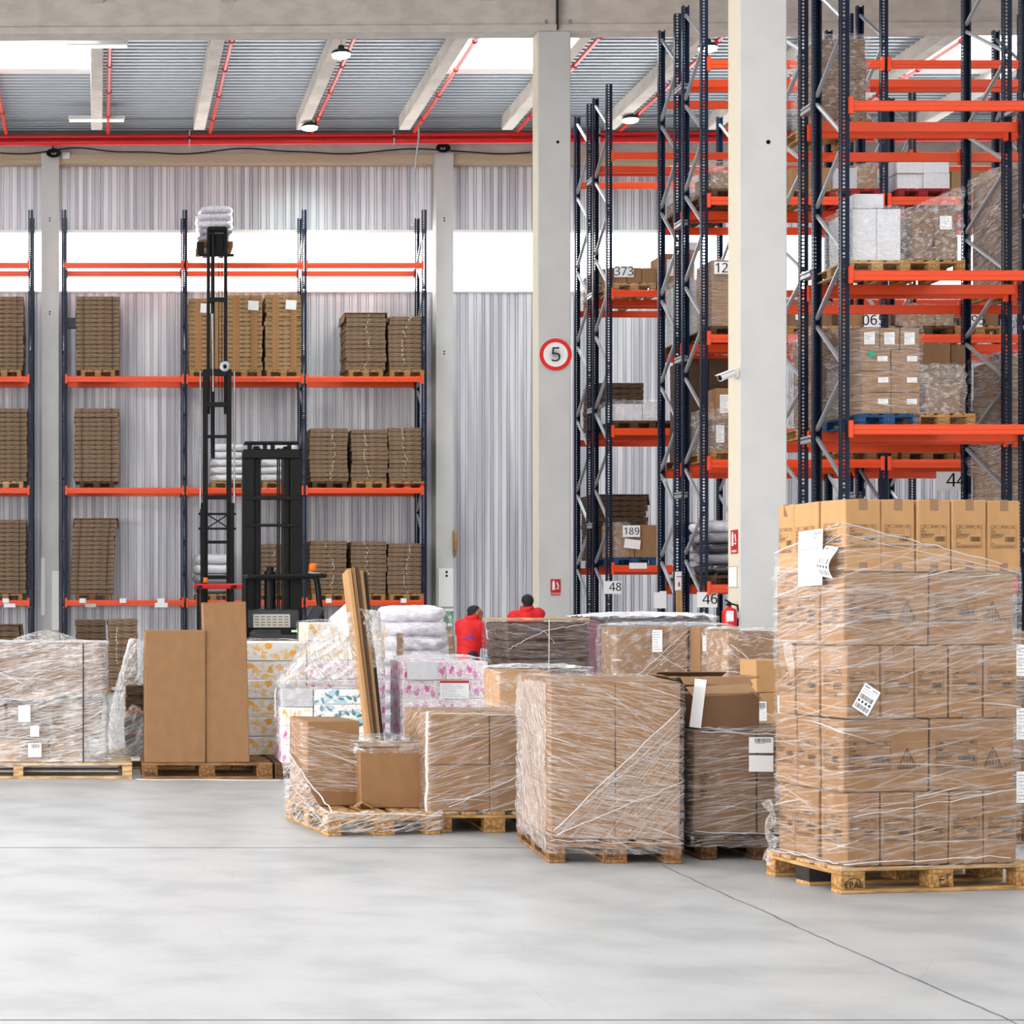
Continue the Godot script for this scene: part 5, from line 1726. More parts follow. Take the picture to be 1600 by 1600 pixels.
func pile_dark() -> void:
	var t := frame(3.745, 11.88, 0.0)
	floor_pallet("dark stained pallet with film hanging in its opening, between block of four and tower", t, false, 2)
	carton("large printed carton standing in front on the dark pallet", t, -0.045, PAL + 0.012, -0.01, 0.39, 0.64, 0.55, 3, {"bulge": 0.008, "print": [["paper_print", 0.1, 0.2, 0.72, 0.62]]})
	carton("large plain carton on the dark pallet, half hidden by the tower", t, 0.35, PAL + 0.012, -0.012, 0.42, 0.64, 0.55, 3, {"bulge": 0.008})
	carton("crushed carton lying on top of the two large ones of the dark pallet", t, -0.01, PAL + 0.665, -0.02, 0.36, 0.215, 0.5, 3, {"bulge": 0.03, "tilt": 0.02})
	carton("dark tall carton at the rear left of the dark pallet", t, -0.03, PAL + 0.003, -0.6, 0.4, 0.80, 0.55, 5)
	carton("dark tall carton at the rear right of the dark pallet", t, 0.4, PAL + 0.003, -0.6, 0.4, 0.52, 0.55, 5)
	# an open carton: four walls and flaps, dark inside
	var b := MB.new()
	var o := thing("open_box", "open brown carton with bent flaps, rear top of the dark pallet", "box", t * Vector3(0.22, PAL + 0.81, -0.7))
	for s in [-1.0, 1.0]:
		b.box(Vector3(s * 0.24, 0.07, 0), Vector3(0.008, 0.14, 0.42))
		b.box(Vector3(0, 0.07, s * 0.21), Vector3(0.48, 0.14, 0.008))
	b.box(Vector3(0, 0.004, 0), Vector3(0.48, 0.008, 0.42))
	obj("shell", b, M.inner, o)
	for f in [[Vector3(-0.27, 0.155, 0.05), Basis(Vector3.BACK, -0.35), Vector3(0.09, 0.006, 0.36)], [Vector3(0.02, 0.135, 0.25), Basis(Vector3.RIGHT, 0.5), Vector3(0.44, 0.006, 0.1)], [Vector3(0.28, 0.15, -0.02), Basis(Vector3.BACK, 0.2), Vector3(0.1, 0.006, 0.36)], [Vector3(0.0, 0.165, -0.24), Basis(Vector3.RIGHT, -0.3), Vector3(0.46, 0.006, 0.1)]]:
		b = MB.new()
		b.box(f[0], f[2], 0.001, f[1])
		obj("flap", b, M.card1, o)
	b = MB.new()
	b.box(Vector3(0.0, 0, 0), Vector3(0.4, 0.008, 0.16), 0.002, Basis(Vector3.RIGHT, 0.35) * Basis(Vector3.BACK, 0.05))
	b.box(Vector3(0.19, -0.025, 0.03), Vector3(0.07, 0.008, 0.14), 0.002, Basis(Vector3.BACK, -0.7))
	o = obj("torn_flap", b, M.card0)
	o.position = t * Vector3(0.15, PAL + 0.90, -0.08)
	tag(o, "torn top flap bent over the crushed carton of the dark pallet", "cardboard")
	b = MB.new()
	b.box(Vector3.ZERO, Vector3(0.07, 0.30, 0.006), 0.001, Basis(Vector3.BACK, -0.12) * Basis(Vector3.UP, -0.5))
	o = obj("white_board", b, M.white)
	o.position = t * Vector3(-0.025, 0.97, 0.015)
	tag(o, "white stiff board standing slanted beside the crushed carton", "board")
	sticker("upper white label with a barcode on the dark pallet's load", t, Vector3(0.36, 0.715, 0.03), 0.15, 0.10, M.paper_barcode, 0.0, 0.0, "shipping_label", "label", "labels on the dark pallet")
	sticker("lower plain white label on the dark pallet's load", t, Vector3(0.36, 0.60, 0.03), 0.15, 0.10, M.paper, -0.01, 0.0, "shipping_label", "label", "labels on the dark pallet")
	wrap_film("dull film round the large cartons of the dark pallet", t, -0.055, 0.80, 0.0, -1.17, 0.08, 0, M.film, {"tops": [0.86, 0.82, 0.84, 0.86], "amp": 0.018, "tilt": 0.12, "ragged": 0.03, "strands": [
		[t * Vector3(0.0, 0.80, 0.02), t * Vector3(0.8, 0.76, 0.02), 0.02], [t * Vector3(-0.04, 0.20, 0.015), t * Vector3(0.8, 0.40, 0.015), 0.007], [t * Vector3(-0.05, 0.18, 0.018), t * Vector3(0.8, 0.15, 0.018), 0.014], [t * Vector3(-0.05, 0.16, 0.0), t * Vector3(-0.05, 0.16, -1.1), 0.014]]})

func pile_plain_pair() -> void:
	var t := frame(0.423, 17.63, 0.0)
	var p := floor_pallet("pallet with an oval stamp under the two tall plain cartons", t, true, 1)
	card_text("EPAL", p, Vector3(-0.525, 0.05, 0.402), 0.032, M.ink, Basis.IDENTITY, "stamp")
	carton("shorter of the two tall plain cartons standing side by side", t, 0.022, PAL, -0.02, 0.56, 1.215, 0.45, 1, {"group": "tall plain cartons", "bulge": 0.005, "flap": true})
	carton("taller of the two tall plain cartons, leaning a little", t, 0.596, PAL, -0.035, 0.395, 1.475, 0.45, 1, {"group": "tall plain cartons", "tilt": 0.022, "turn": -0.02, "flap": true})
	var b := MB.new()
	var q := []
	for k in 30:
		q.append(t * Vector3(-0.05 + 0.045 * k, 0.004, 0.08 + 0.03 * sin(k * 0.35) + 0.004 * k))
	b.tube(q, 0.004, 5)
	tag(obj("loose_strap", b, M.strap_white), "thin white strap lying on the floor before the two tall plain cartons", "strap")

func pile_left() -> void:
	var d := 17.63
	var t := frame(gx(0, d), d, 0.0)
	var o := thing("long_pallet", "long pale pallet at the left picture edge with film hanging over its planks", "pallet", t * Vector3(-0.3, 0, -0.6))
	var s := M.wood3 as Material
	var base := -0.3
	for z in [-0.05, -0.33, -0.6, -0.87, -1.15]:
		var b := MB.new()
		b.box(Vector3(0.255, 0.133, z + 0.6), Vector3(2.52, 0.024, 0.12), 0.004)
		obj("deck_board", b, s, o)
	for z in [-0.05, -0.6, -1.15]:
		var b := MB.new()
		b.box(Vector3(0.255, 0.012, z + 0.6), Vector3(2.52, 0.024, 0.1), 0.004)
		obj("skid_board", b, s, o)
		for x in [0.169, 1.17, -0.83]:
			b = MB.new()
			b.box(Vector3(x + 0.30, 0.0725, z + 0.6), Vector3(0.09, 0.097, 0.1), 0.004)
			if x == 1.17:
				b = MB.new()
				b.box(Vector3(1.469, 0.0725, z + 0.6), Vector3(0.09, 0.097, 0.1), 0.004)
			obj("block", b, s, o)
	for k in 4:
		var b := MB.new()
		b.box(Vector3(0.24, 0.04 + 0.021 * k, 0.5 - 0.02 * (k % 2)), Vector3(2.3, 0.014, 0.03), 0.002)
		obj("inner_plank", b, M.greybox if k % 2 else M.darkgrey, o)
	# cartons
	var xs := [-0.40, -0.09, 0.165, 0.45, 0.76, 0.945]
	for i in 4:
		carton("bottom row carton, %s from the left, of the wrapped load at the left edge" % ORD[i], t, xs[i], PAL, -0.06, xs[i + 1] - xs[i] - 0.006, 0.21, 0.9, [0, 4, 0, 0][i], {"group": "cartons of the load at the left edge"})
	for i in 3:
		carton("middle row carton, %s from the left, of the wrapped load at the left edge" % ORD[i], t, -0.40 + 0.447 * i, PAL + 0.214, -0.05 - 0.02 * i, 0.44, [0.40, 0.34, 0.36][i], 0.9, 3, {"group": "cartons of the load at the left edge", "bulge": 0.02})
	for i in 2:
		carton("top %s carton of the wrapped load at the left edge" % ["left", "right"][i], t, -0.40 + 0.672 * i, PAL + 0.62, -0.05, 0.665, 0.48, 0.9, 3, {"group": "cartons of the load at the left edge", "bulge": 0.02})
	var y := 1.25
	wrap_film("heavy silvery film with loose folds round the load at the left edge", t, -0.42, 0.955, -0.02, -1.0, 0.16, y, M.film_fold, {"amp": 0.035, "cell": 0.035, "tilt": 0.18, "cap": 0.0, "strands": [
		[t * Vector3(-0.4, 0.75, 0.02), t * Vector3(0.4, 0.72, 0.02), 0.02], [t * Vector3(0.1, 0.62, 0.02), t * Vector3(0.95, 0.34, 0.01), 0.014], [t * Vector3(-0.4, 0.42, 0.02), t * Vector3(0.5, 0.36, 0.02), 0.014], [t * Vector3(-0.4, 0.30, 0.02), t * Vector3(0.8, 0.26, 0.02), 0.01], [t * Vector3(0.3, 0.62, 0.02), t * Vector3(0.95, 0.95, 0.0), 0.01]]})
	var bot := [t * Vector3(-0.42, 0.10, 0.02), t * Vector3(0.6, 0.12, 0.03), t * Vector3(1.18, 0.13, 0.02), t * Vector3(1.21, 0.14, -0.5)]
	var top := [t * Vector3(-0.42, 0.20, 0.0), t * Vector3(0.6, 0.17, 0.0), t * Vector3(0.97, 0.45, -0.02), t * Vector3(0.98, 0.5, -0.5)]
	film("film skirt spreading from the load at the left edge onto its pallet", bot, top, M.film_crumple, {"amp": 0.015})
	var b := MB.new()
	b.box(t * Vector3(0.765, 0.7, 0.03), Vector3(0.012, 1.1, 0.003))
	tag(obj("strap", b, M.strap), "thin dark upright strap on the wrapped load at the left edge", "strap")
	sticker("upper white label under the film of the load at the left edge", t, Vector3(0.225, 0.60, 0.045), 0.11, 0.15, M.paper_text, 0.0, 0.0, "shipping_label", "label", "labels of the load at the left edge")
	sticker("middle white label under the film of the load at the left edge", t, Vector3(0.32, 0.44, 0.045), 0.08, 0.10, M.paper, 0.0, 0.0, "shipping_label", "label", "labels of the load at the left edge")
	sticker("lowest barcode label under the film of the load at the left edge", t, Vector3(0.32, 0.27, 0.045), 0.12, 0.13, M.paper_barcode, 0.0, 0.0, "shipping_label", "label", "labels of the load at the left edge")
	# cone of film behind, round a dark stack
	d = 18.7
	t = frame(0.12, d, 0.0)
	floor_pallet("pallet under the film cone between the left load and the plain cartons", t, true, 0)
	var bl := bale("dark stack with yellow straps inside the film cone", 196, 262, 1070, PAL, 18.75, "dark", {"straps": [], "group": "", "depth": 0.7})
	for yy in [0.20, 0.42]:
		b = MB.new()
		b.box(Vector3(0, yy, 0.357), Vector3(0.42, 0.012, 0.004))
		obj("yellow_strap", b, M.amber, bl)
	bot = [t * Vector3(-0.08, 0.05, -0.75), t * Vector3(0.05, 0.16, 0.0), t * Vector3(0.14, 0.1, 0.05), t * Vector3(0.7, 0.14, 0.03), t * Vector3(0.75, 0.14, -0.7)]
	top = [t * Vector3(0.22, 1.25, -0.5), t * Vector3(0.23, 1.27, -0.3), t * Vector3(0.27, 1.27, -0.25), t * Vector3(0.4, 1.26, -0.25), t * Vector3(0.42, 1.25, -0.5)]
	film("tall cone of clear film left of the shorter plain carton", bot, top, M.film_tent, {"amp": 0.03, "cell": 0.03, "tilt": 0.5, "strands": [[t * Vector3(-0.02, 0.5, -0.1), t * Vector3(0.23, 1.26, -0.28), 0.018], [t * Vector3(-0.02, 0.5, -0.1), t * Vector3(0.08, 0.16, 0.04), 0.014]]})
	# wrapped heap behind the left load
	t = frame(gx(22, 20.6), 20.6, 0.0)
	floor_pallet("pallet of the film domed heap behind the left load", t, false, 1)
	carton("tan carton under the film dome behind the left load", t, 0.0, PAL, -0.02, 0.66, 1.05, 0.7, 4)
	wrap_film("pale film dome on the heap behind the left load", t, -0.01, 0.67, -0.01, -0.73, 0.3, 1.215, M.film_white, {"cap": 0.13, "amp": 0.02})

func pattern_boxes(where: String, t: Transform3D, x: float, z: float, ws: Array, h: float, depth: float, kinds: Array, grp: String) -> void:
	# rows from the bottom up, each of the given widths
	for j in kinds.size():
		var xx := x
		for i in ws.size():
			var m: Material = M["%s%d" % [kinds[j], (i + j) % 2]] if kinds[j] != "grey" else M.greybox
			var col: String = {"yellow": "yellow flowered", "pink": "pink flowered", "blue": "blue leaf printed", "grey": "plain grey"}[kinds[j]]
			var c: String = "" if ws.size() == 1 else ["left ", "right "][i]
			carton("%s%s box, %s row up, %s" % [c, col, ["lowest", "second", "third", "fourth", "fifth", "sixth", "seventh"][j], where], t, xx, PAL + j * h, z + rng.randfn(0, 0.004), ws[i] - 0.004, h - 0.003, depth, m, {"group": grp, "bulge": 0.003, "name": "printed_box"})
			xx += ws[i]

func pile_printed() -> void:
	var t := frame(1.33, 18.6, 0.0)
	floor_pallet("pallet under the yellow flowered boxes behind the plain cartons", t, false, 1)
	pattern_boxes("in the stack right behind the tall plain cartons", t, 0.10, -0.02, [0.61], 0.1827, 0.8, ["yellow", "yellow", "yellow", "yellow", "yellow", "yellow"], "flowered boxes behind the plain cartons")
	wrap_film("thin film round the yellow flowered boxes", t, 0.09, 0.715, -0.01, -0.83, 0.15, PAL + 6 * 0.183, M.film_thin, {"amp": 0.012, "cap": 0.02})
	t = frame(2.05, 18.62, 0.0)
	floor_pallet("pallet under the tall mixed stack of yellow and pink boxes", t, false, 1)
	pattern_boxes("in the tall mixed stack by the loose sheets", t, 0.0, -0.02, [0.40, 0.365], 0.184, 0.8, ["pink", "pink", "pink", "pink", "pink", "yellow", "yellow"], "boxes of the tall mixed stack")
	wrap_film("thin film round the tall mixed stack of printed boxes", t, -0.002, 0.77, -0.01, -0.83, 0.15, PAL + 7 * 0.184, M.film_thin, {"amp": 0.014, "cap": 0.02})
	# mixed load with loose cardboard sheets and a tent of film
	t = frame(1.645, 17.6, 0.0)
	floor_pallet("dark pallet under the blue leaf printed boxes and loose sheets", t, false, 2)
	var p := frame(1.70, 17.62, 0.0)
	pattern_boxes("at the left of the film tent", p, 0.0, -0.0, [0.295], 0.172, 0.6, ["pink", "pink", "yellow", "grey"], "boxes under the film tent")
	pattern_boxes("at the right of the film tent", p, 0.30, -0.0, [0.575], 0.136, 0.6, ["blue", "blue", "blue", "blue", "blue"], "boxes under the film tent")
	var b := MB.new()
	b.box(p * Vector3(0.17, PAL + 4 * 0.172 - 0.045, 0.004), Vector3(0.18, 0.075, 0.002))
	tag(obj("tape_patch", b, M.card0), "brown tape patch on the plain grey box under the film tent", "tape")
	for k in 5:      # loose long sheets leaning to the left
		b = MB.new()
		var off := 0.04 * k
		b.bar(Vector3(2.50 + off * 0.75, 0.19, -17.57 - 0.006 * k), Vector3(2.315 + off, 1.92 + [-0.01, 0.0, 0.0, -0.02, -0.04][k], -17.75 - 0.006 * k), 0.034, 0.42 - 0.04 * k, Vector3.BACK, 0.003)
		tag(obj("cardboard_sheet", b, [M.card4, M.card0, M.card5, M.card4, M.card7][k]), "%s from the left of the long loose cardboard sheets rising out of the film tent" % ORD[k], "cardboard", "loose cardboard sheets")
	var y := PAL + 0.70
	var bot := [p * Vector3(-0.02, y - 0.5, -0.6), p * Vector3(-0.04, y - 0.52, 0.0), p * Vector3(0.0, y - 0.5, 0.06), p * Vector3(0.3, y - 0.3, 0.05), p * Vector3(0.9, y - 0.2, 0.05), p * Vector3(0.93, y - 0.3, -0.1), p * Vector3(0.93, y - 0.3, -0.6)]
	var mid := [p * Vector3(-0.02, y + 0.02, -0.6), p * Vector3(-0.03, y + 0.03, 0.0), p * Vector3(0.02, y + 0.03, 0.03), p * Vector3(0.3, y + 0.04, 0.03), p * Vector3(0.92, y + 0.12, 0.06), p * Vector3(0.96, y + 0.1, -0.1), p * Vector3(0.93, y + 0.06, -0.6)]
	var top := [p * Vector3(0.56, y + 0.66, -0.4), p * Vector3(0.54, y + 0.64, 0.0), p * Vector3(0.57, y + 0.68, 0.05), p * Vector3(0.70, y + 0.72, 0.06), p * Vector3(0.88, y + 0.70, 0.05), p * Vector3(0.90, y + 0.68, -0.1), p * Vector3(0.88, y + 0.66, -0.4)]
	film("loose white film round the lower boxes of the film tent", bot, mid, M.film_crumple, {"amp": 0.02, "cell": 0.03})
	film("tent of white film pulled up along the loose cardboard sheets", mid, top, M.film_tent, {"amp": 0.03, "cell": 0.03, "tilt": -0.6, "strands": [[p * Vector3(0.0, y + 0.02, 0.05), p * Vector3(0.62, y + 0.66, 0.05), 0.014], [p * Vector3(0.3, y + 0.04, 0.07), p * Vector3(0.86, y + 0.42, 0.07), 0.012], [p * Vector3(-0.05, y, 0.0), p * Vector3(-0.06, y - 0.28, 0.02), 0.02], [p * Vector3(0.3, y + 0.05, 0.06), p * Vector3(0.9, y - 0.0, 0.06), 0.012]]})
	b = MB.new()
	b.box(at(543, 968, 18.55), Vector3(0.24, 0.01, 0.3), 0.002, Basis(Vector3.BACK, 0.72) * Basis(Vector3.RIGHT, 0.9))
	tag(obj("foam_sheet", b, M.white), "white foam sheet tilted on top of the tall mixed stack", "sheet")
	# pink boxes
	t = frame(2.95, 18.5, 0.0)
	floor_pallet("pallet under the pink flowered boxes behind the four equal cartons", t, false, 1)
	pattern_boxes("in the wide pink stack below the person", t, 0.01, -0.02, [0.42, 0.40], 0.183, 0.8, ["pink", "pink", "pink", "pink", "pink"], "boxes of the wide pink stack")
	wrap_film("thin film with a white top round the wide pink stack", t, 0.0, 0.84, -0.01, -0.83, 0.15, PAL + 5 * 0.183 + 0.01, M.film_thin, {"amp": 0.012, "cap": 0.05, "cap_mat": M.film_tent})
	sticker("white shipping label with a red edge on the wide pink stack", t, Vector3(0.50, 0.775, 0.02), 0.28, 0.15, M.paper_text, 0.0, 0.0, "shipping_label", "label")
	b = MB.new()
	b.box(t * Vector3(0.50, 0.86, 0.021), Vector3(0.28, 0.022, 0.002))
	tag(obj("red_tape", b, M.sign_red), "dark red tape strip over the shipping label of the wide pink stack", "tape")
	sticker("blank white sheet under the film of the wide pink stack", t, Vector3(0.19, 0.965, 0.018), 0.29, 0.17, M.whitebox, 0.0, 0.0, "paper_sheet", "paper")

func pile_rear() -> void:
	# quilted white stack with corner boards
	var t := frame(3.13, 21.0, 0.0)
	floor_pallet("pallet under the white quilted pile beside the first person", t, false, 1)
	for k in 9:
		sack("%s quilted white bundle from the bottom of the pile beside the first person" % ORD[k], t * Vector3(0.38 + rng.randfn(0, 0.008), PAL + 0.158 * k, -0.45), Vector3(0.78 - 0.01 * k, 0.195, 0.9), M.quilt, rng.randfn(0, 0.03), "quilted white bundles")
	var n := 0
	for c in [[0.19, 0.0, 0.02, 1.30, 0.05], [0.74, 0.08, 0.03, 1.34, 0.05]]:
		var b := MB.new()
		b.bar(t * Vector3(c[0] + c[1], 0.3, c[2]), t * Vector3(c[0], c[3], c[2]), 0.07, 0.012, Vector3.BACK, 0.002)
		tag(obj("corner_board", b, M.card1), "brown cardboard corner board on the %s of the white quilted pile" % ["front", "right edge"][n], "board")
		n += 1
	wrap_film("film round the white quilted pile", t, -0.02, 0.78, 0.03, -0.9, 0.2, PAL + 1.40, M.film_crumple, {"amp": 0.02})
	# dark wrapped block with a pale lid
	t = frame(4.07, 19.0, 0.0)
	floor_pallet("pallet under the dark wrapped block with the pale lid", t, false, 1)
	bale("dark block of flat boxes wrapped in shiny film, pale lid on top", 793, 918, 972, PAL, 19.02, "dark", {"straps": [], "group": "", "depth": 1.1, "layer": 0.09})
	var y := gy(970, 19.0)
	var b := MB.new()
	b.box(t * Vector3(0.40, y + 0.015, -0.55), Vector3(0.82, 0.022, 1.14), 0.004)
	tag(obj("board_lid", b, M.wood3), "pale board lying as a lid on the dark wrapped block", "board")
	wrap_film("shiny film with a gathered knot round the dark wrapped block", t, -0.01, 0.80, 0.01, -1.12, 0.2, y + 0.01, M.film_dark, {"amp": 0.02, "cell": 0.03, "strands": [[t * Vector3(0.0, y - 0.28, 0.035), t * Vector3(0.35, y - 0.10, 0.04), 0.02], [t * Vector3(0.35, y - 0.10, 0.04), t * Vector3(0.8, y - 0.02, 0.035), 0.02], [t * Vector3(0.05, y - 0.02, 0.035), t * Vector3(0.35, y - 0.10, 0.04), 0.014], [t * Vector3(0.35, y - 0.10, 0.04), t * Vector3(0.46, y - 0.22, 0.05), 0.016]]})
	b = MB.new()
	b.tube([t * Vector3(0.405, y + 0.02, 0.04), t * Vector3(0.402, y - 0.3, 0.045), t * Vector3(0.40, y - 0.6, 0.04), t * Vector3(0.40, 0.2, 0.04)], 0.005, 5)
	tag(obj("white_string", b, M.strap_white), "white string tied upright round the dark wrapped block", "string")
	# long soft load, purple end
	t = frame(5.12, 20.0, 0.0)
	floor_pallet("pallet under the long soft load with the purple end", t, true, 1)
	b = MB.new()
	b.box(Vector3(0.68, 0.70, -0.4), Vector3(1.30, 1.10, 0.8), 0.06)
	var o := thing("soft_load", "long soft grey load with a purple left end under white film", "load", t.origin + Vector3(0, PAL, 0))
	b = MB.new()
	b.box(Vector3(0.76, 0.66, -0.42), Vector3(1.16, 1.32, 0.76), 0.05)
	obj("grey_cover", b, M.greycloth, o)
	b = MB.new()
	b.box(Vector3(0.09, 0.65, -0.42), Vector3(0.17, 1.30, 0.74), 0.03)
	obj("purple_end", b, M.purple, o)
	wrap_film("white film cap over the long soft load", t, -0.01, 1.36, 0.0, -0.84, 0.6, PAL + 1.335, M.film_thin, {"cap": 0.06, "cap_mat": M.film_bag, "amp": 0.02, "ragged": 0.03})
	# brown cartons under loose film
	t = frame(gx(963, 17.5), 17.5, 0.0)
	floor_pallet("pallet under the wide wrapped cartons before the long soft load", t, true, 1)
	carton("wide carton with a white slip behind the block of four", t, 0.0, PAL, -0.02, 0.66, 1.25, 0.52, 0, {"bulge": 0.008})
	for k in 3:
		carton("carton %s up in the narrow column right of the wide carton" % ["lowest", "middle", "topmost"][k], t, 0.68, PAL + 0.418 * k, 0.25, 0.36, 0.414, 0.9, 3 if k < 2 else 0)
	wrap_film("tangled film round the wide carton with the white slip", t, -0.01, 1.06, 0.0, -0.58, 0.2, PAL + 1.265, M.film_crumple, {"amp": 0.03, "tilt": 0.3, "cap": 0.03, "cap_mat": M.film_tent, "strands": [[t * Vector3(0.02, 0.8, 0.03), t * Vector3(0.66, 1.38, 0.03), 0.014], [t * Vector3(0.3, 1.2, 0.03), t * Vector3(0.7, 0.95, 0.03), 0.016], [t * Vector3(0.2, 0.9, 0.03), t * Vector3(0.66, 1.33, 0.03), 0.008]]})
	sticker("white slip taped to the wide carton behind the block of four", t, Vector3(0.36, 1.27, 0.045), 0.09, 0.20, M.paper_text, 0.0, 0.0, "paper_sheet", "paper")
	sticker("small white slip on the narrow column beside the wide carton", t, Vector3(0.74, 1.25, 0.27), 0.08, 0.14, M.paper, 0.0, 0.0, "paper_sheet", "paper")
	# small carton pile before the dark block
	t = frame(gx(781, 15.5), 15.5, 0.0)
	floor_pallet("pallet of the small carton pile before the dark wrapped block", t, false, 1)
	for k in 3:
		carton("small carton, %s of the pile before the dark wrapped block" % ["lowest", "middle", "topmost"][k], t, 0.0, PAL + 0.305 * k, -0.03, 0.42, 0.30, 0.6, 4 if k == 2 else 0, {"tape": ["middle"]})
	carton("upright carton behind the rim of the four equal cartons", t, 0.43, PAL, -0.05, 0.3, 0.88, 0.6, 3)
	wrap_film("film tent with a white top over the small carton pile", t, -0.01, 0.75, -0.01, -0.66, 0.4, PAL + 0.93, M.film_crumple, {"amp": 0.02, "cap": 0.03, "cap_mat": M.film_tent})
	# cartons between the dark pallet and the tower
	t = frame(gx(1146, 15.0), 15.0, 0.0)
	floor_pallet("pallet under the mixed cartons left of the tall tower", t, false, 1)
	carton("lower tan carton in the mixed pile left of the tall tower", t, 0.0, PAL, -0.12, 0.78, 0.62, 0.8, 3)
	for k in 2:
		carton("%s upright carton of the mixed pile left of the tall tower" % ["left", "right"][k], t, 0.0 + 0.095 * k, PAL + 0.623, -0.12, [0.09, 0.35][k], 0.61, 0.55, 0 if k == 0 else 1)
	wrap_film("film torn open round the mixed pile left of the tall tower", t, -0.01, 0.46, -0.10, -0.7, 0.75, PAL + 1.245, M.film_crumple, {"amp": 0.025, "cap": 0.02, "cap_mat": M.film_tent, "strands": [[t * Vector3(0.0, 1.28, -0.07), t * Vector3(0.28, 1.06, -0.06), 0.02], [t * Vector3(0.0, 1.22, -0.07), t * Vector3(0.28, 1.02, -0.06), 0.012]]})
	t = frame(gx(1180, 14.6), 14.6, 0.0)
	carton("lowest brown carton standing before the mixed pile", t, 0.0, 0.0, 0.0, 0.5, 0.68, 0.45, 3)
	carton("small orange brown carton with two barcode labels left of the tower", t, 0.0, 0.683, 0.0, 0.25, 0.235, 0.36, 4, {"print": [["paper_barcode", 0.05, 0.1, 0.35, 0.75], ["paper_barcode", 0.68, 0.25, 0.95, 0.95]], "tilt": 0.02})
	carton("plain orange brown carton above the one with barcode labels", t, 0.01, 0.92, -0.02, 0.24, 0.25, 0.36, 4)
	# a load partly behind the tower at the right picture edge
	t = frame(6.07, 12.7, 0.0)
	floor_pallet("pallet behind the tower at the right picture edge", t, true, 1)
	for k in 3:
		carton("wrapped carton, %s of those behind the tower at the right picture edge" % ["lowest", "middle", "topmost"][k], t, 0.01, PAL + 0.42 * k, -0.02, 0.8, 0.415, 0.7, 3, {"print": [["paper_text", 0.02, 0.3, 0.2, 0.8]]})
	wrap_film("film round the cartons behind the tower at the right picture edge", t, 0.0, 0.82, 0.0, -0.74, 0.2, PAL + 1.27, M.film, {"amp": 0.015})

# ---------------------------------------------------------------- reach trucks
func rails(t: Node3D, called: String, xs: Array, y0: float, y1: float, z: float, w: float, dep: float) -> void:
	for x in xs:
		var b := MB.new()
		b.box(Vector3(x, (y0 + y1) / 2, z), Vector3(w, y1 - y0, dep), 0.008)
		b.box(Vector3(x, (y0 + y1) / 2, z + dep / 2 + 0.006), Vector3(w * 0.35, y1 - y0, 0.012))
		obj(called, b, M.black, t)

func cross(t: Node3D, x0: float, x1: float, y: float, h: float, z: float) -> void:
	var b := MB.new()
	b.box(Vector3((x0 + x1) / 2, y, z), Vector3(x1 - x0, h, 0.05), 0.006)
	obj("cross_bar", b, M.black, t)

func truck_chassis(t: Node3D, w: float) -> void:
	var b := MB.new()
	b.box(Vector3(0, 0.55, 0.55), Vector3(w, 0.85, 0.9), 0.05)
	b.box(Vector3(0, 0.2, 1.1), Vector3(w * 0.96, 0.3, 0.5), 0.04)
	obj("chassis", b, M.darkgrey, t)
	for s in [-1.0, 1.0]:
		b = MB.new()
		b.box(Vector3(s * (w / 2 - 0.1), 0.13, -0.7), Vector3(0.16, 0.2, 1.7), 0.02)
		obj("reach_leg", b, M.amber, t)
		for z in [-1.35, 0.6]:
			b = MB.new()
			b.lathe([Vector2(0, -0.05), Vector2(0.13, -0.05), Vector2(0.14, -0.03), Vector2(0.14, 0.03), Vector2(0.13, 0.05), Vector2(0, 0.05)], 20, Vector3(s * (w / 2 - 0.1), 0.142, z), Basis(Vector3.BACK, PI / 2))
			obj("wheel", b, M.black, t)

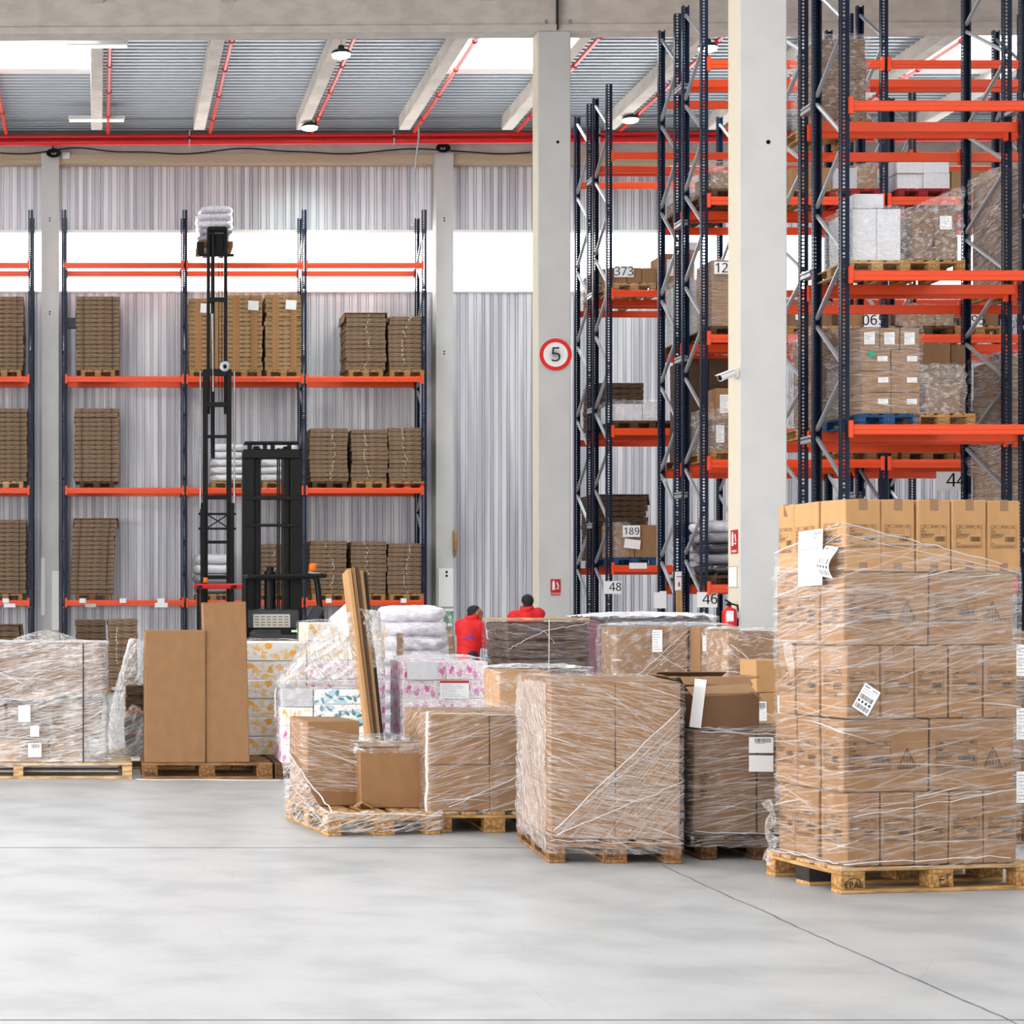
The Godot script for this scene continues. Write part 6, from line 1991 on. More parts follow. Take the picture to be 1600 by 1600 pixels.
func build_trucks() -> void:
	# the nearer one, mast lowered
	var d := 33.0
	var s := F / d
	var ox := gx(424, d)
	var px := func(x: float) -> float: return gx(x, d) - ox
	var t := thing("reach_truck", "black reach truck with a lowered double mast and amber beacon", "forklift", Vector3(ox, 0, -d))
	rails(t, "outer_mast", [px.call(388), px.call(462)], 0.1, gy(706, d), -0.05, 0.2, 0.2)
	rails(t, "inner_mast", [px.call(401), px.call(448)], 0.3, gy(697, d), -0.1, 0.10, 0.14)
	var b := MB.new()
	b.box(Vector3(px.call(424), gy(708, d) - 0.02, 0.03), Vector3(88 / s, 0.16, 0.14), 0.015)
	b.box(Vector3(px.call(424), gy(692, d), -0.08), Vector3(84 / s, 0.045, 0.3), 0.01)
	for x in [390, 414, 426, 452]:
		b.box(Vector3(px.call(x), gy(698, d), 0.0), Vector3(0.07, 0.12, 0.08), 0.01)
	obj("mast_head", b, M.black, t)
	cross(t, px.call(382), px.call(470), gy(778, d), 0.075, 0.05)
	cross(t, px.call(382), px.call(470), gy(821, d), 0.05, 0.05)
	for x in [407, 434, 437, 441]:
		b = MB.new()
		b.tube([Vector3(px.call(x), 1.3, -0.05), Vector3(px.call(x), gy(700, d), -0.05)], 0.014, 6)
		obj("lift_chain", b, M.black, t)
	b = MB.new()
	b.tube([Vector3(px.call(422), 0.6, 0.0), Vector3(px.call(422), gy(893, d), 0.0)], 0.1, 14)
	b.tube([Vector3(px.call(422), gy(893, d), 0.0), Vector3(px.call(422), gy(886, d), 0.0)], 0.06, 14)
	obj("lift_cylinder", b, M.black, t)
	# guard over the driver
	b = MB.new()
	b.bar(Vector3(px.call(378), gy(903, d), 0.25), Vector3(px.call(495), gy(901, d), 0.25), 0.09, 0.1, Vector3.BACK, 0.015)
	b.bar(Vector3(px.call(378), gy(903, d), 1.35), Vector3(px.call(495), gy(901, d), 1.35), 0.06, 0.06, Vector3.BACK, 0.015)
	b.bar(Vector3(px.call(380), gy(902, d), 0.25), Vector3(px.call(380), gy(902, d), 1.35), 0.06, 0.06, Vector3.RIGHT, 0.01)
	b.bar(Vector3(px.call(493), gy(902, d), 0.25), Vector3(px.call(493), gy(902, d), 1.35), 0.06, 0.06, Vector3.RIGHT, 0.01)
	obj("overhead_guard", b, M.black, t)
	b = MB.new()
	b.tube([Vector3(px.call(491), gy(902, d), 0.3), Vector3(px.call(494), gy(920, d), 0.3), Vector3(px.call(495), gy(935, d), 0.32), Vector3(px.call(499), gy(975, d), 0.4), Vector3(px.call(500), 0.5, 0.45)], 0.05, 8)
	b.tube([Vector3(px.call(381), gy(905, d), 0.3), Vector3(px.call(381), 0.5, 0.3)], 0.045, 8)
	obj("guard_post", b, M.black, t)
	b = MB.new()
	b.box(Vector3(px.call(488), gy(896, d), 0.25), Vector3(0.2, 0.03, 0.12), 0.005, Basis(Vector3.BACK, -0.15))
	obj("beacon_bracket", b, M.galv, t)
	b = MB.new()
	b.lathe([Vector2(0, 0.14), Vector2(0.05, 0.135), Vector2(0.066, 0.11), Vector2(0.07, 0.0), Vector2(0, 0.0)], 16, Vector3(px.call(486), gy(893, d), 0.25))
	obj("beacon", b, M.amber, t)
	# driver's console
	b = MB.new()
	b.box(Vector3(px.call(424), gy(968, d), 0.1), Vector3(0.95, 0.36, 0.12), 0.03, Basis(Vector3.RIGHT, -0.2))
	obj("console_back", b, M.darkgrey, t)
	b = MB.new()
	b.box(Vector3(px.call(423), gy(970, d), 0.18), Vector3(0.63, 0.23, 0.01), 0.0, Basis(Vector3.RIGHT, -0.2))
	var sh := obj("instruction_sheet", b, M.paper_grey, t)
	b = MB.new()
	for j in 4:
		for i in 6:
			b.box(Vector3(px.call(423) - 0.25 + 0.1 * i, gy(970, d) + 0.07 - 0.047 * j, 0.187 + 0.009 * (1.5 - j) * -1.0), Vector3(0.07, 0.012, 0.002), 0.0, Basis(Vector3.RIGHT, -0.2))
	obj("print", b, M.darkgrey, sh)
	b = MB.new()
	b.box(Vector3(px.call(426), gy(993, d), 0.38), Vector3(0.84, 0.2, 0.5), 0.06)
	obj("dashboard", b, M.darkgrey, t)
	b = MB.new()
	b.box(Vector3(px.call(447), gy(986, d), 0.62), Vector3(0.3, 0.1, 0.04), 0.01)
	obj("display_frame", b, M.black, t)
	b = MB.new()
	b.box(Vector3(px.call(454), gy(985.5, d), 0.642), Vector3(0.10, 0.035, 0.006))
	obj("screen", b, glow(0.6, 0.85, 0.55, 0.8), t)
	b = MB.new()
	b.box(Vector3(px.call(484), gy(968, d), 0.5), Vector3(0.2, 0.5, 0.3), 0.05, Basis(Vector3.BACK, -0.5))
	obj("seat_back", b, M.darkgrey, t)
	truck_chassis(t, 1.25)
	# the farther one, mast raised
	d = 43.3
	s = F / d
	ox = gx(339, d)
	px = func(x: float) -> float: return gx(x, d) - ox
	t = thing("reach_truck", "reach truck with its thin mast raised to the top beam and a red guard bar", "forklift", Vector3(ox, 0, -d))
	rails(t, "outer_mast", [px.call(317), px.call(362)], 0.1, gy(786, d), 0.0, 0.11, 0.16)
	rails(t, "middle_mast", [px.call(321), px.call(358)], 1.6, gy(577, d), -0.06, 0.11, 0.14)
	rails(t, "inner_mast", [px.call(326), px.call(353)], 6.0, gy(356, d), -0.12, 0.075, 0.12)
	for y in [[468, 0.1], [582, 0.16], [632, 0.11], [682, 0.07], [777, 0.1], [803, 0.05], [826, 0.05], [847, 0.07], [902, 0.09]]:
		var wide: bool = y[0] == 803 or y[0] == 826
		cross(t, px.call(310 if wide else 318 if y[0] > 560 else 325), px.call(369 if wide else 361 if y[0] > 560 else 354), gy(y[0], d), y[1], -0.02)
	b = MB.new()
	b.bar(Vector3(px.call(322), gy(826, d), 0.06), Vector3(px.call(358), gy(803, d), 0.06), 0.03, 0.03, Vector3.BACK)
	b.bar(Vector3(px.call(322), gy(803, d), 0.07), Vector3(px.call(358), gy(826, d), 0.07), 0.03, 0.03, Vector3.BACK)
	obj("hose_bracket", b, M.black, t)
	b = MB.new()
	b.tube([Vector3(px.call(333), 5.0, -0.1), Vector3(px.call(333), gy(360, d), -0.1)], 0.045, 8)
	obj("lift_cylinder", b, M.black, t)
	b = MB.new()
	b.tube([Vector3(px.call(333), gy(612, d), -0.02), Vector3(px.call(332.5), gy(550, d), -0.02), Vector3(px.call(332), gy(490, d), -0.02)], 0.028, 8)
	obj("piston_rod", b, M.chrome, t)
	for x in [313, 366]:
		b = MB.new()
		b.tube([Vector3(px.call(x), gy(795, d), 0.0), Vector3(px.call(x), gy(580, d), 0.0)], 0.022, 6)
		obj("side_rod", b, M.chrome, t)
	for x in [342, 347]:
		b = MB.new()
		b.tube([Vector3(px.call(x), gy(630, d), -0.03), Vector3(px.call(x), gy(400, d), -0.03)], 0.01, 5)
		obj("lift_chain", b, M.black, t)
	b = MB.new()
	b.lathe([Vector2(0.05, -0.03), Vector2(0.11, -0.03), Vector2(0.12, 0), Vector2(0.11, 0.03), Vector2(0.05, 0.03)], 18, Vector3(px.call(351), gy(573, d), 0.02), Basis(Vector3.RIGHT, PI / 2))
	obj("chain_wheel", b, M.galv, t)
	b = MB.new()
	b.box(Vector3(px.call(340), gy(380, d), -0.24), Vector3(0.46, 0.5, 0.08), 0.02)
	b.box(Vector3(px.call(314), gy(385, d), -0.24), Vector3(0.16, 0.3, 0.08), 0.02)
	b.box(Vector3(px.call(340), gy(357, d), -0.12), Vector3(0.44, 0.1, 0.2), 0.02)
	b.box(Vector3(px.call(339), gy(396, d), -0.22), Vector3(0.8, 0.06, 0.06), 0.01)
	obj("fork_carriage", b, M.black, t)
	for x in [326, 352]:
		b = MB.new()
		b.box(Vector3(px.call(x), 9.79, -0.85), Vector3(0.11, 0.04, 1.3), 0.008)
		obj("fork", b, M.black, t)
	b = MB.new()
	b.box(Vector3(px.call(340), gy(916.5, d), 0.5), Vector3(76 / s, 0.12, 0.1), 0.015)
	obj("guard_bar", b, M.red, t)
	b = MB.new()
	for x in [308, 360]:
		b.bar(Vector3(px.call(x), 0.5, 0.5), Vector3(px.call(x), gy(920, d), 0.5), 0.07, 0.07, Vector3.BACK)
	b.bar(Vector3(px.call(308), gy(918, d), 0.5), Vector3(px.call(308), gy(918, d), 1.5), 0.06, 0.06, Vector3.RIGHT)
	b.bar(Vector3(px.call(360), gy(918, d), 0.5), Vector3(px.call(360), gy(918, d), 1.5), 0.06, 0.06, Vector3.RIGHT)
	obj("guard_post", b, M.black, t)
	b = MB.new()
	b.lathe([Vector2(0, 0.12), Vector2(0.05, 0.11), Vector2(0.06, 0.0), Vector2(0, 0)], 14, Vector3(px.call(319), gy(911, d), 0.5))
	obj("beacon", b, M.amber, t)
	truck_chassis(t, 1.0)
	# its load at the top beam
	var y := 9.81
	pallet("pale pallet held by the raised forks at the top beam", Transform3D(Basis.IDENTITY, Vector3(gx(334, 44.3), y, -d - 0.95)), false, 0)
	for k in 5:
		sack("%s grey sack from the bottom of the load on the raised forks" % ORD[k], Vector3(gx(334, 44.3) + rng.randfn(0, 0.02), y + PAL + 0.165 * k, -d - 0.95), Vector3([0.78, 0.8, 0.84, 0.86, 0.76][k], 0.2, 0.95), M.sack_grey if k < 2 else M.quilt, rng.randfn(0, 0.03), "grey sacks on the raised forks")

# ---------------------------------------------------------------- people
func body(bones: Array, cell: float, blend: float) -> MB:
	# tapered capsules [a, b, ra, rb] joined by a smooth minimum, meshed as surface nets
	var lo := Vector3.INF
	var hi := -Vector3.INF
	for k in bones:
		var r: float = maxf(k[2], k[3]) + 3.0 * cell
		lo = lo.min(k[0] - Vector3.ONE * r).min(k[1] - Vector3.ONE * r)
		hi = hi.max(k[0] + Vector3.ONE * r).max(k[1] + Vector3.ONE * r)
	var n := Vector3i(((hi - lo) / cell).ceil()) + Vector3i.ONE
	var fld := PackedFloat32Array()
	fld.resize(n.x * n.y * n.z)
	fld.fill(0.2)
	for k in bones:
		var a: Vector3 = k[0]
		var ab: Vector3 = k[1] - a
		var ll := maxf(ab.length_squared(), 1e-9)
		var m: float = maxf(k[2], k[3]) + blend + 2.0 * cell
		var i0 := Vector3i(((a.min(k[1]) - Vector3.ONE * m - lo) / cell).floor()).clamp(Vector3i.ZERO, n - Vector3i.ONE)
		var i1 := Vector3i(((a.max(k[1]) + Vector3.ONE * m - lo) / cell).ceil()).clamp(Vector3i.ZERO, n - Vector3i.ONE)
		for z in range(i0.z, i1.z + 1):
			for y in range(i0.y, i1.y + 1):
				var q := (z * n.y + y) * n.x
				for x in range(i0.x, i1.x + 1):
					var p := lo + Vector3(x, y, z) * cell
					var t := clampf((p - a).dot(ab) / ll, 0.0, 1.0)
					var dd: float = p.distance_to(a + ab * t) - lerpf(k[2], k[3], t)
					var e := fld[q + x]
					var h := maxf(blend - absf(dd - e), 0.0) / blend
					fld[q + x] = minf(dd, e) - h * h * blend * 0.25
	var b := MB.new()
	var id := {}
	var off := [0, 1, n.x, n.x + 1, n.x * n.y, n.x * n.y + 1, n.x * n.y + n.x, n.x * n.y + n.x + 1]
	var cv := [Vector3(0, 0, 0), Vector3(1, 0, 0), Vector3(0, 1, 0), Vector3(1, 1, 0), Vector3(0, 0, 1), Vector3(1, 0, 1), Vector3(0, 1, 1), Vector3(1, 1, 1)]
	var ed := [[0, 1], [2, 3], [4, 5], [6, 7], [0, 2], [1, 3], [4, 6], [5, 7], [0, 4], [1, 5], [2, 6], [3, 7]]
	for z in n.z - 1:
		for y in n.y - 1:
			for x in n.x - 1:
				var q := (z * n.y + y) * n.x + x
				var c := 0
				for k in 8:
					if fld[q + off[k]] < 0.0:
						c += 1
				if c == 0 or c == 8:
					continue
				var sum := Vector3.ZERO
				var m := 0
				for e in ed:
					var f0 := fld[q + off[e[0]]]
					var f1 := fld[q + off[e[1]]]
					if (f0 < 0.0) != (f1 < 0.0):
						sum += (cv[e[0]] as Vector3).lerp(cv[e[1]], f0 / (f0 - f1))
						m += 1
				id[q] = b.v.size()
				b.v.append(lo + (Vector3(x, y, z) + sum / m) * cell)
				var gr := Vector3(fld[q + 1] - fld[q], fld[q + n.x] - fld[q], fld[q + n.x * n.y] - fld[q]) + Vector3(fld[q + off[7]] - fld[q + off[6]], fld[q + off[7]] - fld[q + off[5]], fld[q + off[7]] - fld[q + off[3]])
				b.n.append(gr.normalized())
				b.uv.append(Vector2.ZERO)
	var st := [1, n.x, n.x * n.y]
	for q in id:
		for axis in 3:
			var u: int = st[(axis + 1) % 3]
			var w: int = st[(axis + 2) % 3]
			var f0 := fld[q]
			var f1 := fld[q + st[axis]]
			if (f0 < 0.0) == (f1 < 0.0):
				continue
			var qa: int = q - u - w
			if not (id.has(qa) and id.has(q - u) and id.has(q - w)):
				continue
			var i := [id[qa], id[q - w], id[q], id[q - u]]
			if f0 > 0.0:
				i.reverse()
			for k in [[0, 2, 1], [0, 3, 2]]:
				b.ix.append(i[k[0]]); b.ix.append(i[k[1]]); b.ix.append(i[k[2]])
	return b

func hand_bones(w: Vector3, dir: Vector3, side: Vector3, curl: float) -> Array:
	# palm, four fingers and a thumb: w wrist, dir along the hand, side towards the thumb
	var out := []
	var up := side.cross(dir).normalized()
	var palm := w + dir * 0.085
	for k in 4:
		var s := side * (0.03 - 0.02 * k)
		out.append([w + s * 0.6 + dir * 0.01, palm + s, 0.017, 0.014])
		var l: float = [0.072, 0.082, 0.075, 0.058][k]
		var d1 := (dir * cos(curl) - up * sin(curl)).normalized()
		var d2 := (dir * cos(curl * 2.0) - up * sin(curl * 2.0)).normalized()
		out.append([palm + s, palm + s + d1 * l * 0.5, 0.010, 0.009])
		out.append([palm + s + d1 * l * 0.5, palm + s + d1 * l * 0.5 + d2 * l * 0.5, 0.009, 0.007])
	var t0 := w + dir * 0.02 + side * 0.025
	var t1 := t0 + (side * 0.7 + dir * 0.6).normalized() * 0.045
	out.append([t0, t1, 0.014, 0.011])
	out.append([t1, t1 + (side * 0.25 + dir - up * 0.4).normalized() * 0.032, 0.010, 0.008])
	return out

func head_bones(c: Vector3, f: Vector3) -> Array:   # c middle of the skull, f facing
	var r := f.cross(Vector3.UP).normalized()
	return [[c + f * 0.015 + Vector3(0, 0.025, 0), c - f * 0.035 + Vector3(0, 0.02, 0), 0.078, 0.08], [c + f * 0.035 + Vector3(0, 0.01, 0), c + f * 0.05 - Vector3(0, 0.07, 0), 0.062, 0.045],
		[c + f * 0.06 - Vector3(0, 0.085, 0), c + f * 0.075 - Vector3(0, 0.095, 0), 0.028, 0.022], [c + f * 0.088 + Vector3(0, 0.005, 0), c + f * 0.115 - Vector3(0, 0.03, 0), 0.012, 0.016],
		[c + f * 0.085 - Vector3(0, 0.06, 0) + r * 0.02, c + f * 0.085 - Vector3(0, 0.06, 0) - r * 0.02, 0.012, 0.012],
		[c + r * 0.078 + Vector3(0, 0.012, 0), c + r * 0.082 - Vector3(0, 0.022, 0) + f * 0.006, 0.014, 0.010], [c - r * 0.078 + Vector3(0, 0.012, 0), c - r * 0.082 - Vector3(0, 0.022, 0) + f * 0.006, 0.014, 0.010]]

func person(label: String, at0: Vector3, j: Dictionary, face: Vector3, glasses: bool) -> Node3D:
	var t := thing("person", label, "person", at0)
	face = face.normalized()
	var r := face.cross(Vector3.UP).normalized()
	var fl := Vector3(face.x, 0, face.z).normalized()
	var c: Vector3 = j.head
	var bones := [[j.pelvis, j.chest, 0.13, 0.15], [j.chest, j.neck, 0.12, 0.06], [j.neck, c - Vector3(0, 0.05, 0), 0.056, 0.055]]
	for s in ["l", "r"]:
		bones += [[j.neck - Vector3(0, 0.05, 0), j["sh_" + s], 0.07, 0.062], [j["sh_" + s], j["el_" + s], 0.052, 0.042], [j["el_" + s], j["wr_" + s], 0.042, 0.028], [j["hip_" + s], j["kn_" + s], 0.085, 0.055], [j["kn_" + s], j["an_" + s], 0.056, 0.038], [j["an_" + s], j["an_" + s] + fl * 0.12 - Vector3(0, 0.04, 0), 0.04, 0.032], [j.pelvis, j["hip_" + s], 0.12, 0.095]]
	var sk := body(bones, 0.022, 0.05)
	var add := func(o: MB) -> void:
		var b := sk.v.size()
		sk.v.append_array(o.v); sk.n.append_array(o.n); sk.uv.append_array(o.uv)
		for i in o.ix:
			sk.ix.append(i + b)
	add.call(body(head_bones(c, face), 0.008, 0.03))
	for s in ["l", "r"]:
		var dir: Vector3 = (j["wr_" + s] - j["el_" + s]).normalized()
		var side: Vector3 = dir.cross(Vector3.DOWN).normalized() * (1.0 if s == "l" else -1.0)
		add.call(body(hand_bones(j["wr_" + s], dir, side, 0.5), 0.005, 0.008))
	obj("body", sk, M.skin, t)
	var jb := [[j.pelvis + Vector3(0, -0.17, 0), j.chest, 0.17, 0.185], [j.chest, j.neck - Vector3(0, 0.03, 0), 0.15, 0.085]]
	for s in ["l", "r"]:
		jb += [[j.neck - Vector3(0, 0.07, 0), j["sh_" + s], 0.095, 0.09], [j["sh_" + s], j["el_" + s], 0.082, 0.066], [j["el_" + s], j["wr_" + s] - (j["wr_" + s] - j["el_" + s]).normalized() * 0.02, 0.066, 0.05], [j.chest, j["sh_" + s] - Vector3(0, 0.10, 0), 0.15, 0.09]]
	var jm := obj("jacket", body(jb, 0.022, 0.05), M.jacket, t)
	# collar, hem, cuffs
	var b := MB.new()
	var ringp := []
	for k in 17:
		var a := TAU * k / 16.0
		ringp.append(j.neck + Vector3(cos(a) * 0.085, 0.025 + 0.012 * sin(a * 2.0), sin(a) * 0.085))
	b.tube(ringp, 0.026, 8, false, 1.5)
	obj("collar", b, M.jacket, jm)
	b = MB.new()
	for k in 3:
		var f := 0.28 + 0.22 * k
		var q: Vector3 = j.pelvis.lerp(j.chest, f)
		var pts := []
		for m in 13:
			var a := lerpf(0.25, PI - 0.25, m / 12.0)
			pts.append(q + Vector3(cos(a) * 0.172, 0.03 * sin(a * 3.0 + k), sin(a) * 0.172))
		b.tube(pts, 0.009, 6)
	obj("jacket_fold", b, M.jacket, jm)
	var tb := []
	for s in ["l", "r"]:
		tb += [[j.pelvis - Vector3(0, 0.08, 0), j["hip_" + s], 0.125, 0.10], [j["hip_" + s], j["kn_" + s], 0.10, 0.078], [j["kn_" + s], j["an_" + s] + Vector3(0, 0.02, 0), 0.076, 0.065]]
	obj("trousers", body(tb, 0.024, 0.04), M.trouser, t)
	for s in ["l", "r"]:
		b = MB.new()
		var q: Vector3 = j["an_" + s]
		b.ball(Vector3(q.x, 0.055, q.z) + fl * 0.06, Vector3(0.05, 0.055, 0.14), 0.7, 14, 8, Basis.looking_at(fl))
		obj("shoe", b, M.black, t)
	# hair: a cap over the back and top of the skull
	b = MB.new()
	var rr := []
	var qq := []
	var nz := FastNoiseLite.new()
	nz.frequency = 30.0
	for i in 15:
		var row := PackedVector3Array()
		var qr := PackedVector2Array()
		var th := PI / 2 - (PI * 0.86) * i / 14.0
		for k in 33:
			var a := TAU * (k % 32) / 32.0
			var front := cos(a) > 0.35
			var lim := 0.42 if front else -1.1
			if absf(cos(a)) < 0.5 and not front:
				lim = -0.35
			var e := maxf(th, lim)
			var wide := cos(e) if e > 0.0 else 1.0 + 0.16 * e
			var q := Vector3(0, 0.024, 0) + (face * cos(a) * 1.22 - face * 0.2 + r * sin(a) * 1.03) * 0.088 * wide + Vector3(0, 0.09 * (sin(e) if e > 0.0 else e), 0)
			q += q.normalized() * nz.get_noise_3dv(q) * 0.008
			row.append(c + q)
			qr.append(Vector2(k / 32.0, i / 14.0))
		rr.append(row); qq.append(qr)
	b.rows(rr, qq, true)
	obj("hair", b, M.hair, t)
	for s in [-1.0, 1.0]:
		b = MB.new()
		b.ball(c + face * 0.085 + r * 0.031 * s + Vector3(0, 0.008, 0), Vector3.ONE * 0.012)
		obj("eye", b, M.white, t)
	if glasses:
		b = MB.new()
		for s in [-1.0, 1.0]:
			var pts := []
			for k in 13:
				var a := TAU * k / 12.0
				pts.append(c + face * 0.106 + r * (0.034 * s + 0.026 * cos(a)) + Vector3(0, 0.008 + 0.02 * sin(a), 0))
			b.tube(pts, 0.0028, 5, false)
			b.tube([c + face * 0.106 + r * 0.06 * s + Vector3(0, 0.012, 0), c + r * 0.09 * s + Vector3(0, 0.016, 0)], 0.0028, 5)
		obj("glasses", b, M.black, t)
	return t

func build_people() -> void:
	var d := 29.0
	var p := person("person in a red jacket with glasses, bending right, small blue print on the back", Vector3(gx(733, d), 0, -d), {
		"pelvis": Vector3(-0.02, 0.95, 0.02), "chest": Vector3(0.0, 1.23, 0.0), "neck": Vector3(0.05, 1.42, -0.03), "head": Vector3(0.10, 1.515, -0.05),
		"sh_l": Vector3(-0.10, 1.33, -0.10), "sh_r": Vector3(0.13, 1.31, 0.06), "el_l": Vector3(0.06, 1.10, -0.22), "el_r": Vector3(0.20, 1.07, 0.02), "wr_l": Vector3(0.28, 1.06, -0.26), "wr_r": Vector3(0.33, 1.0, -0.20),
		"hip_l": Vector3(-0.07, 0.88, -0.08), "hip_r": Vector3(0.01, 0.88, 0.10), "kn_l": Vector3(-0.02, 0.48, -0.10), "kn_r": Vector3(0.03, 0.48, 0.10), "an_l": Vector3(-0.06, 0.09, -0.10), "an_r": Vector3(-0.03, 0.09, 0.10)}, Vector3(0.93, -0.08, -0.1), true)
	var b := MB.new()
	for k in 6:
		b.box(Vector3(-0.135 + 0.018 * k, 1.135 + 0.002 * k, 0.188 + 0.002 * k), Vector3(0.012, 0.018 + 0.008 * (k % 2), 0.004))
	for k in 10:
		var a := TAU * k / 9.0
		b.box(Vector3(-0.01 + 0.022 * cos(a), 1.155 + 0.03 * sin(a), 0.193), Vector3(0.014, 0.016, 0.004))
	b.bar(Vector3(-0.02, 1.125, 0.194), Vector3(0.03, 1.17, 0.192), 0.01, 0.004, Vector3.BACK)
	obj("back_print", b, M.logo, p)
	person("person in a red jacket seen from behind above the dark block with pale lid", Vector3(gx(824, d), 0, -d - 0.1), {
		"pelvis": Vector3(0, 1.0, 0), "chest": Vector3(0, 1.28, 0), "neck": Vector3(0.02, 1.55, -0.02), "head": Vector3(0.03, 1.685, -0.03),
		"sh_l": Vector3(-0.17, 1.46, -0.03), "sh_r": Vector3(0.19, 1.50, -0.04), "el_l": Vector3(-0.25, 1.22, -0.15), "el_r": Vector3(0.27, 1.50, -0.22), "wr_l": Vector3(-0.12, 1.18, -0.36), "wr_r": Vector3(0.18, 1.40, -0.42),
		"hip_l": Vector3(-0.09, 0.94, 0), "hip_r": Vector3(0.09, 0.94, 0), "kn_l": Vector3(-0.10, 0.51, -0.03), "kn_r": Vector3(0.11, 0.51, -0.03), "an_l": Vector3(-0.10, 0.09, 0.02), "an_r": Vector3(0.12, 0.09, 0.02)}, Vector3(0.1, 0.0, -1.0), false)

# ---------------------------------------------------------------- signs, extinguisher, camera
func build_signs() -> void:
	var d := 35.3 - 0.02
	var t := thing("speed_sign", "round white sign with a red rim and a black 5 on the concrete column", "sign", at(868, 580, d))
	var c := Vector3(0, 26.0 * d / F, 0)
	var r := 25.8 * d / F
	var b := MB.new()
	b.lathe([Vector2(0, -0.006), Vector2(r, -0.006), Vector2(r, 0.006), Vector2(r * 0.74, 0.007), Vector2(0, 0.007)], 48, c, Basis(Vector3.RIGHT, PI / 2))
	obj("disc", b, M.white, t)
	b = MB.new()
	b.lathe([Vector2(r * 0.74, 0.0075), Vector2(r * 0.98, 0.0085), Vector2(r * 0.985, 0.006)], 48, c, Basis(Vector3.RIGHT, PI / 2))
	obj("red_rim", b, mat(0.85, 0.12, 0.1, 0.5), t)
	card_text("5", t, c + Vector3(0, 0, 0.009), 0.26, mat(0.03, 0.12, 0.14), Basis.IDENTITY, "numeral")
	# red extinguisher signs
	for s in [[868, 905, 930, 15.5, d, false, "red fire extinguisher sign low on the column with the 5 sign"], [0, 828, 865, 0.3, 24.42, true, "narrow looking red extinguisher sign on the side of the nearer column"]]:
		var side: bool = s[5]
		var dd: float = s[4]
		var w: float = 0.26 if side else s[3] * dd / F
		var h: float = (s[2] - s[1]) * dd / F
		var o := thing("extinguisher_sign", s[6], "sign", Vector3(8.118, gy(s[2], dd), -dd) if side else at(s[0], s[2], dd), -PI / 2 if side else 0.0)
		b = MB.new()
		b.box(Vector3(0, h / 2, 0), Vector3(w, h, 0.006), 0.001)
		obj("plate", b, M.sign_red, o)
		b = MB.new()
		b.box(Vector3(-w * 0.2, h * 0.58, 0.005), Vector3(w * 0.26, h * 0.5, 0.002))
		b.box(Vector3(-w * 0.2, h * 0.87, 0.005), Vector3(w * 0.14, h * 0.1, 0.002))
		b.box(Vector3(w * 0.22, h * 0.66, 0.005), Vector3(w * 0.13, h * 0.32, 0.002), 0.0, Basis(Vector3.BACK, 0.3))
		b.box(Vector3(w * 0.2, h * 0.42, 0.005), Vector3(w * 0.24, h * 0.07, 0.002))
		obj("symbol", b, M.white, o)
		card_text("EXTINTOR", o, Vector3(0, h * 0.1, 0.004), h * 0.1, M.white, Basis.IDENTITY, "lettering")
	# paper strapped to the nearer column's side
	b = MB.new()
	b.box(Vector3(8.115, gy(902, 24.45), -24.47), Vector3(0.006, 0.26, 0.3), 0.001)
	var o := obj("wrapped_paper", b, M.paper)
	tag(o, "white sheet tied with wire to the side of the nearer column", "paper")
	b = MB.new()
	for y in [886.0, 918.0]:
		b.tube([Vector3(8.11, gy(y, 24.4), -24.24), Vector3(8.108, gy(y, 24.4) + 0.01, -24.45), Vector3(8.11, gy(y, 24.4), -24.68)], 0.004, 5)
	obj("wire", b, M.galv, o)
	# aisle number signs
	for s in [["48", 943, 971, 908, 928, 35.89, 0.155, 0.16, "white sign numbered 48 fixed to the far row's front upright"], ["46", 1089, 1121, 925, 949, 30.27, 0.16, 0.14, "white sign numbered 46 fixed to the middle row's front upright"], ["44", 1463, 1510, 737, 766, 27.33, 0.19, 0.17, "white sign with a 4 partly hidden behind the far upright of the nearest rack"]]:
		sheet_sign(s[8], s[0], s[1], s[2], s[3], s[4], s[5], s[6], Vector2(s[7], 0.05))
	# papers by the racks
	for s in [[1022, 1031, 926, 951, 32.3, "folded white paper, left one on the 46 rack end"], [1031, 1042, 924, 951, 32.3, "white paper, right one of two on the 46 rack end"], [1055, 1068, 893, 923, 31.3, "white notice with a red mark at the twin uprights of the 46 rack"]]:
		b = MB.new()
		b.box(at((s[0] + s[1]) / 2, (s[2] + s[3]) / 2, s[4]), Vector3((s[1] - s[0]) * s[4] / F, (s[3] - s[2]) * s[4] / F, 0.004), 0.0, Basis(Vector3.UP, 0.03))
		o = obj("notice_sheet", b, M.paper)
		tag(o, s[5], "paper", "notices on the 46 rack")
		if s[0] == 1055:
			b = MB.new()
			b.box(at(1061, 913, s[4] - 0.01), Vector3(0.025, 0.07, 0.003))
			b.box(at(1061, 901, s[4] - 0.01), Vector3(0.08, 0.012, 0.003))
			obj("red_mark", b, M.sign_red, o)
	b = MB.new()
	b.bar(at(1064, 1103, 31.0), at(1060, 922, 31.05), 0.085, 0.03, Vector3.BACK, 0.004)
	b.bar(at(1068, 1103, 30.95), at(1064, 922, 31.0), 0.03, 0.03, Vector3.BACK, 0.004)
	tag(obj("cardboard_strip", b, M.card4), "tan cardboard strip standing below the notice with the red mark", "cardboard")
	# green first aid plate
	t = thing("first_aid_sign", "green sign with white symbols on the column behind the quilted pile", "sign", at(701, 984, 45.655))
	b = MB.new()
	b.box(Vector3(0, 0.22, 0), Vector3(0.24, 0.44, 0.01), 0.002)
	obj("plate", b, M.green, t)
	b = MB.new()
	b.box(Vector3(0.03, 0.30, 0.007), Vector3(0.1, 0.035, 0.002))
	b.box(Vector3(0.03, 0.30, 0.007), Vector3(0.035, 0.1, 0.002))
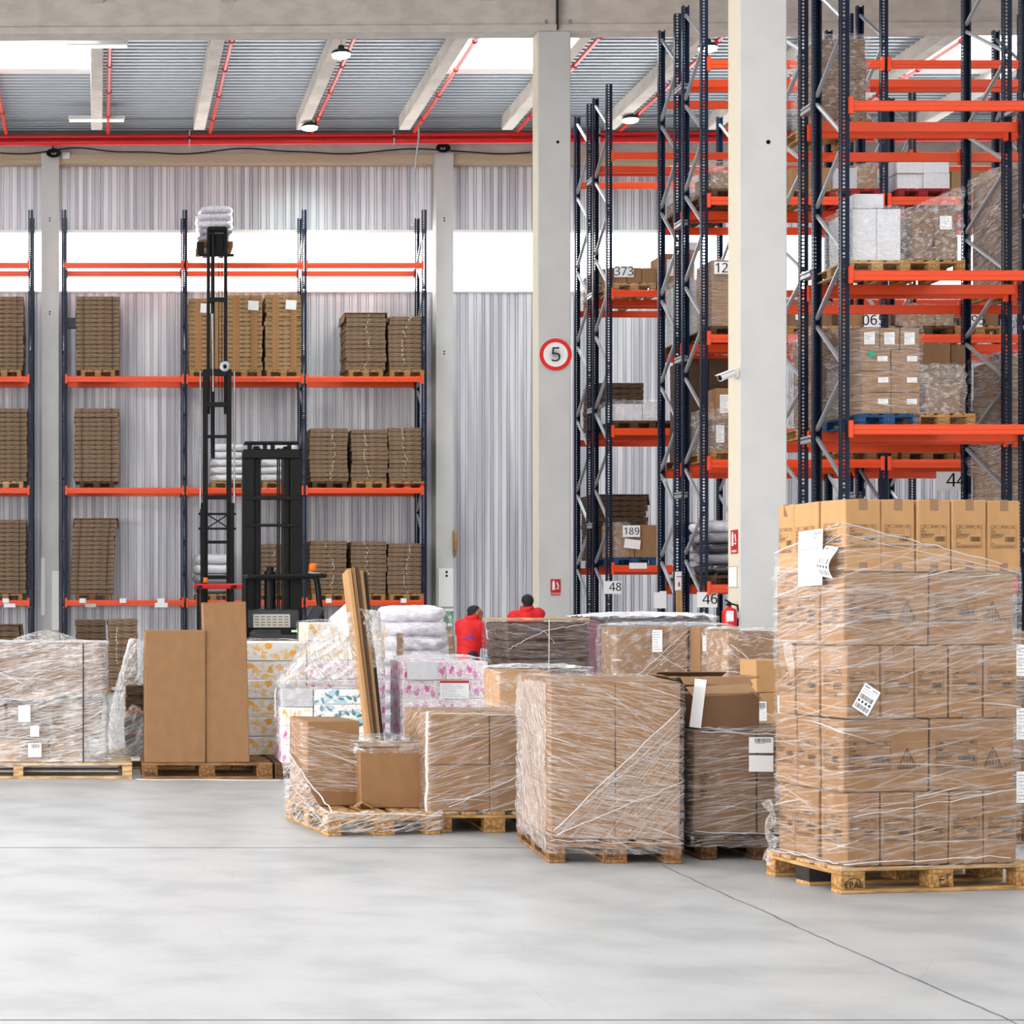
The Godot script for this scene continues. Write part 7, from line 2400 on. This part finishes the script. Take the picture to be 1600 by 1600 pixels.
	b.box(Vector3(0.03, 0.12, 0.007), Vector3(0.11, 0.07, 0.002))
	obj("symbol", b, M.white, t)
	# fire extinguisher hung on the nearer column
	var ed := 24.3
	t = thing("fire_extinguisher", "red fire extinguisher hanging on the side of the nearer column", "fire extinguisher", Vector3(gx(1139.5, ed), gy(988, ed), -ed))
	b = MB.new()
	b.lathe([Vector2(0, 0), Vector2(0.085, 0), Vector2(0.092, 0.02), Vector2(0.092, 0.24), Vector2(0.08, 0.285), Vector2(0.045, 0.31), Vector2(0.028, 0.315), Vector2(0.028, 0.335), Vector2(0, 0.335)], 28)
	obj("cylinder", b, M.red, t)
	b = MB.new()
	b.box(Vector3(0, 0.36, 0), Vector3(0.04, 0.05, 0.05), 0.006)
	b.bar(Vector3(0, 0.38, 0), Vector3(-0.06, 0.41, 0.03), 0.02, 0.012, Vector3.BACK)
	b.bar(Vector3(0, 0.36, 0), Vector3(-0.05, 0.35, 0.03), 0.02, 0.01, Vector3.BACK)
	obj("valve", b, M.black, t)
	b = MB.new()
	b.tube([Vector3(0.02, 0.36, 0.02), Vector3(0.09, 0.34, 0.03), Vector3(0.112, 0.26, 0.02), Vector3(0.11, 0.08, 0.0), Vector3(0.10, 0.02, 0.0)], 0.012, 8)
	obj("hose", b, M.black, t)
	b = MB.new()
	var rr := []
	var qq := []
	for i in 2:
		var row := PackedVector3Array()
		var qr := PackedVector2Array()
		for k in 9:
			var a := lerpf(0.3, 1.25, k / 8.0)
			row.append(Vector3(-cos(a + 0.6) * 0.0935, 0.14 + 0.13 * i, sin(a + 0.6) * 0.0935))
			qr.append(Vector2(k / 8.0, 1.0 - i))
		rr.append(row); qq.append(qr)
	b.rows(rr, qq)
	obj("paper_label", b, M.paper_text, t)
	b = MB.new()
	b.box(Vector3(0.1, 0.22, 0), Vector3(0.03, 0.08, 0.06), 0.004)
	obj("wall_bracket", b, M.galv, t)
	# surveillance camera on the nearer column
	t = thing("surveillance_camera", "white bullet camera on a bracket high on the side of the nearer column", "camera", Vector3(8.10, gy(585, 24.3), -24.3))
	b = MB.new()
	b.lathe([Vector2(0, -0.02), Vector2(0.06, -0.02), Vector2(0.06, 0.02), Vector2(0, 0.025)], 20, Vector3.ZERO, Basis(Vector3.BACK, PI / 2))
	b.tube([Vector3(0, 0, 0), Vector3(-0.07, 0.01, 0.02), Vector3(-0.1, 0.0, 0.05)], 0.022, 10)
	obj("bracket", b, M.white, t)
	b = MB.new()
	var dir := Vector3(-0.9, -0.35, 0.45).normalized()
	var q0 := Vector3(-0.05, 0.015, 0.05)
	b.tube([q0, q0 + dir * 0.24], 0.045, 18)
	b.bar(q0 + Vector3(0, 0.045, 0), q0 + dir * 0.28 + Vector3(0, 0.045, 0), 0.1, 0.008, Vector3.UP, 0.003)
	obj("housing", b, M.white, t)
	b = MB.new()
	b.tube([q0 + dir * 0.235, q0 + dir * 0.245], 0.036, 16)
	obj("lens", b, M.black, t)

func _ready() -> void:
	make_view()
	make_materials()
	build_hall()
	build_fittings()
	build_wall_racks()
	build_numbered_racks()
	pile_tower()
	pile_four()
	pile_two_low()
	pile_two_by_two()
	pile_dark()
	pile_plain_pair()
	pile_left()
	pile_printed()
	pile_rear()
	build_trucks()
	build_people()
	build_signs()
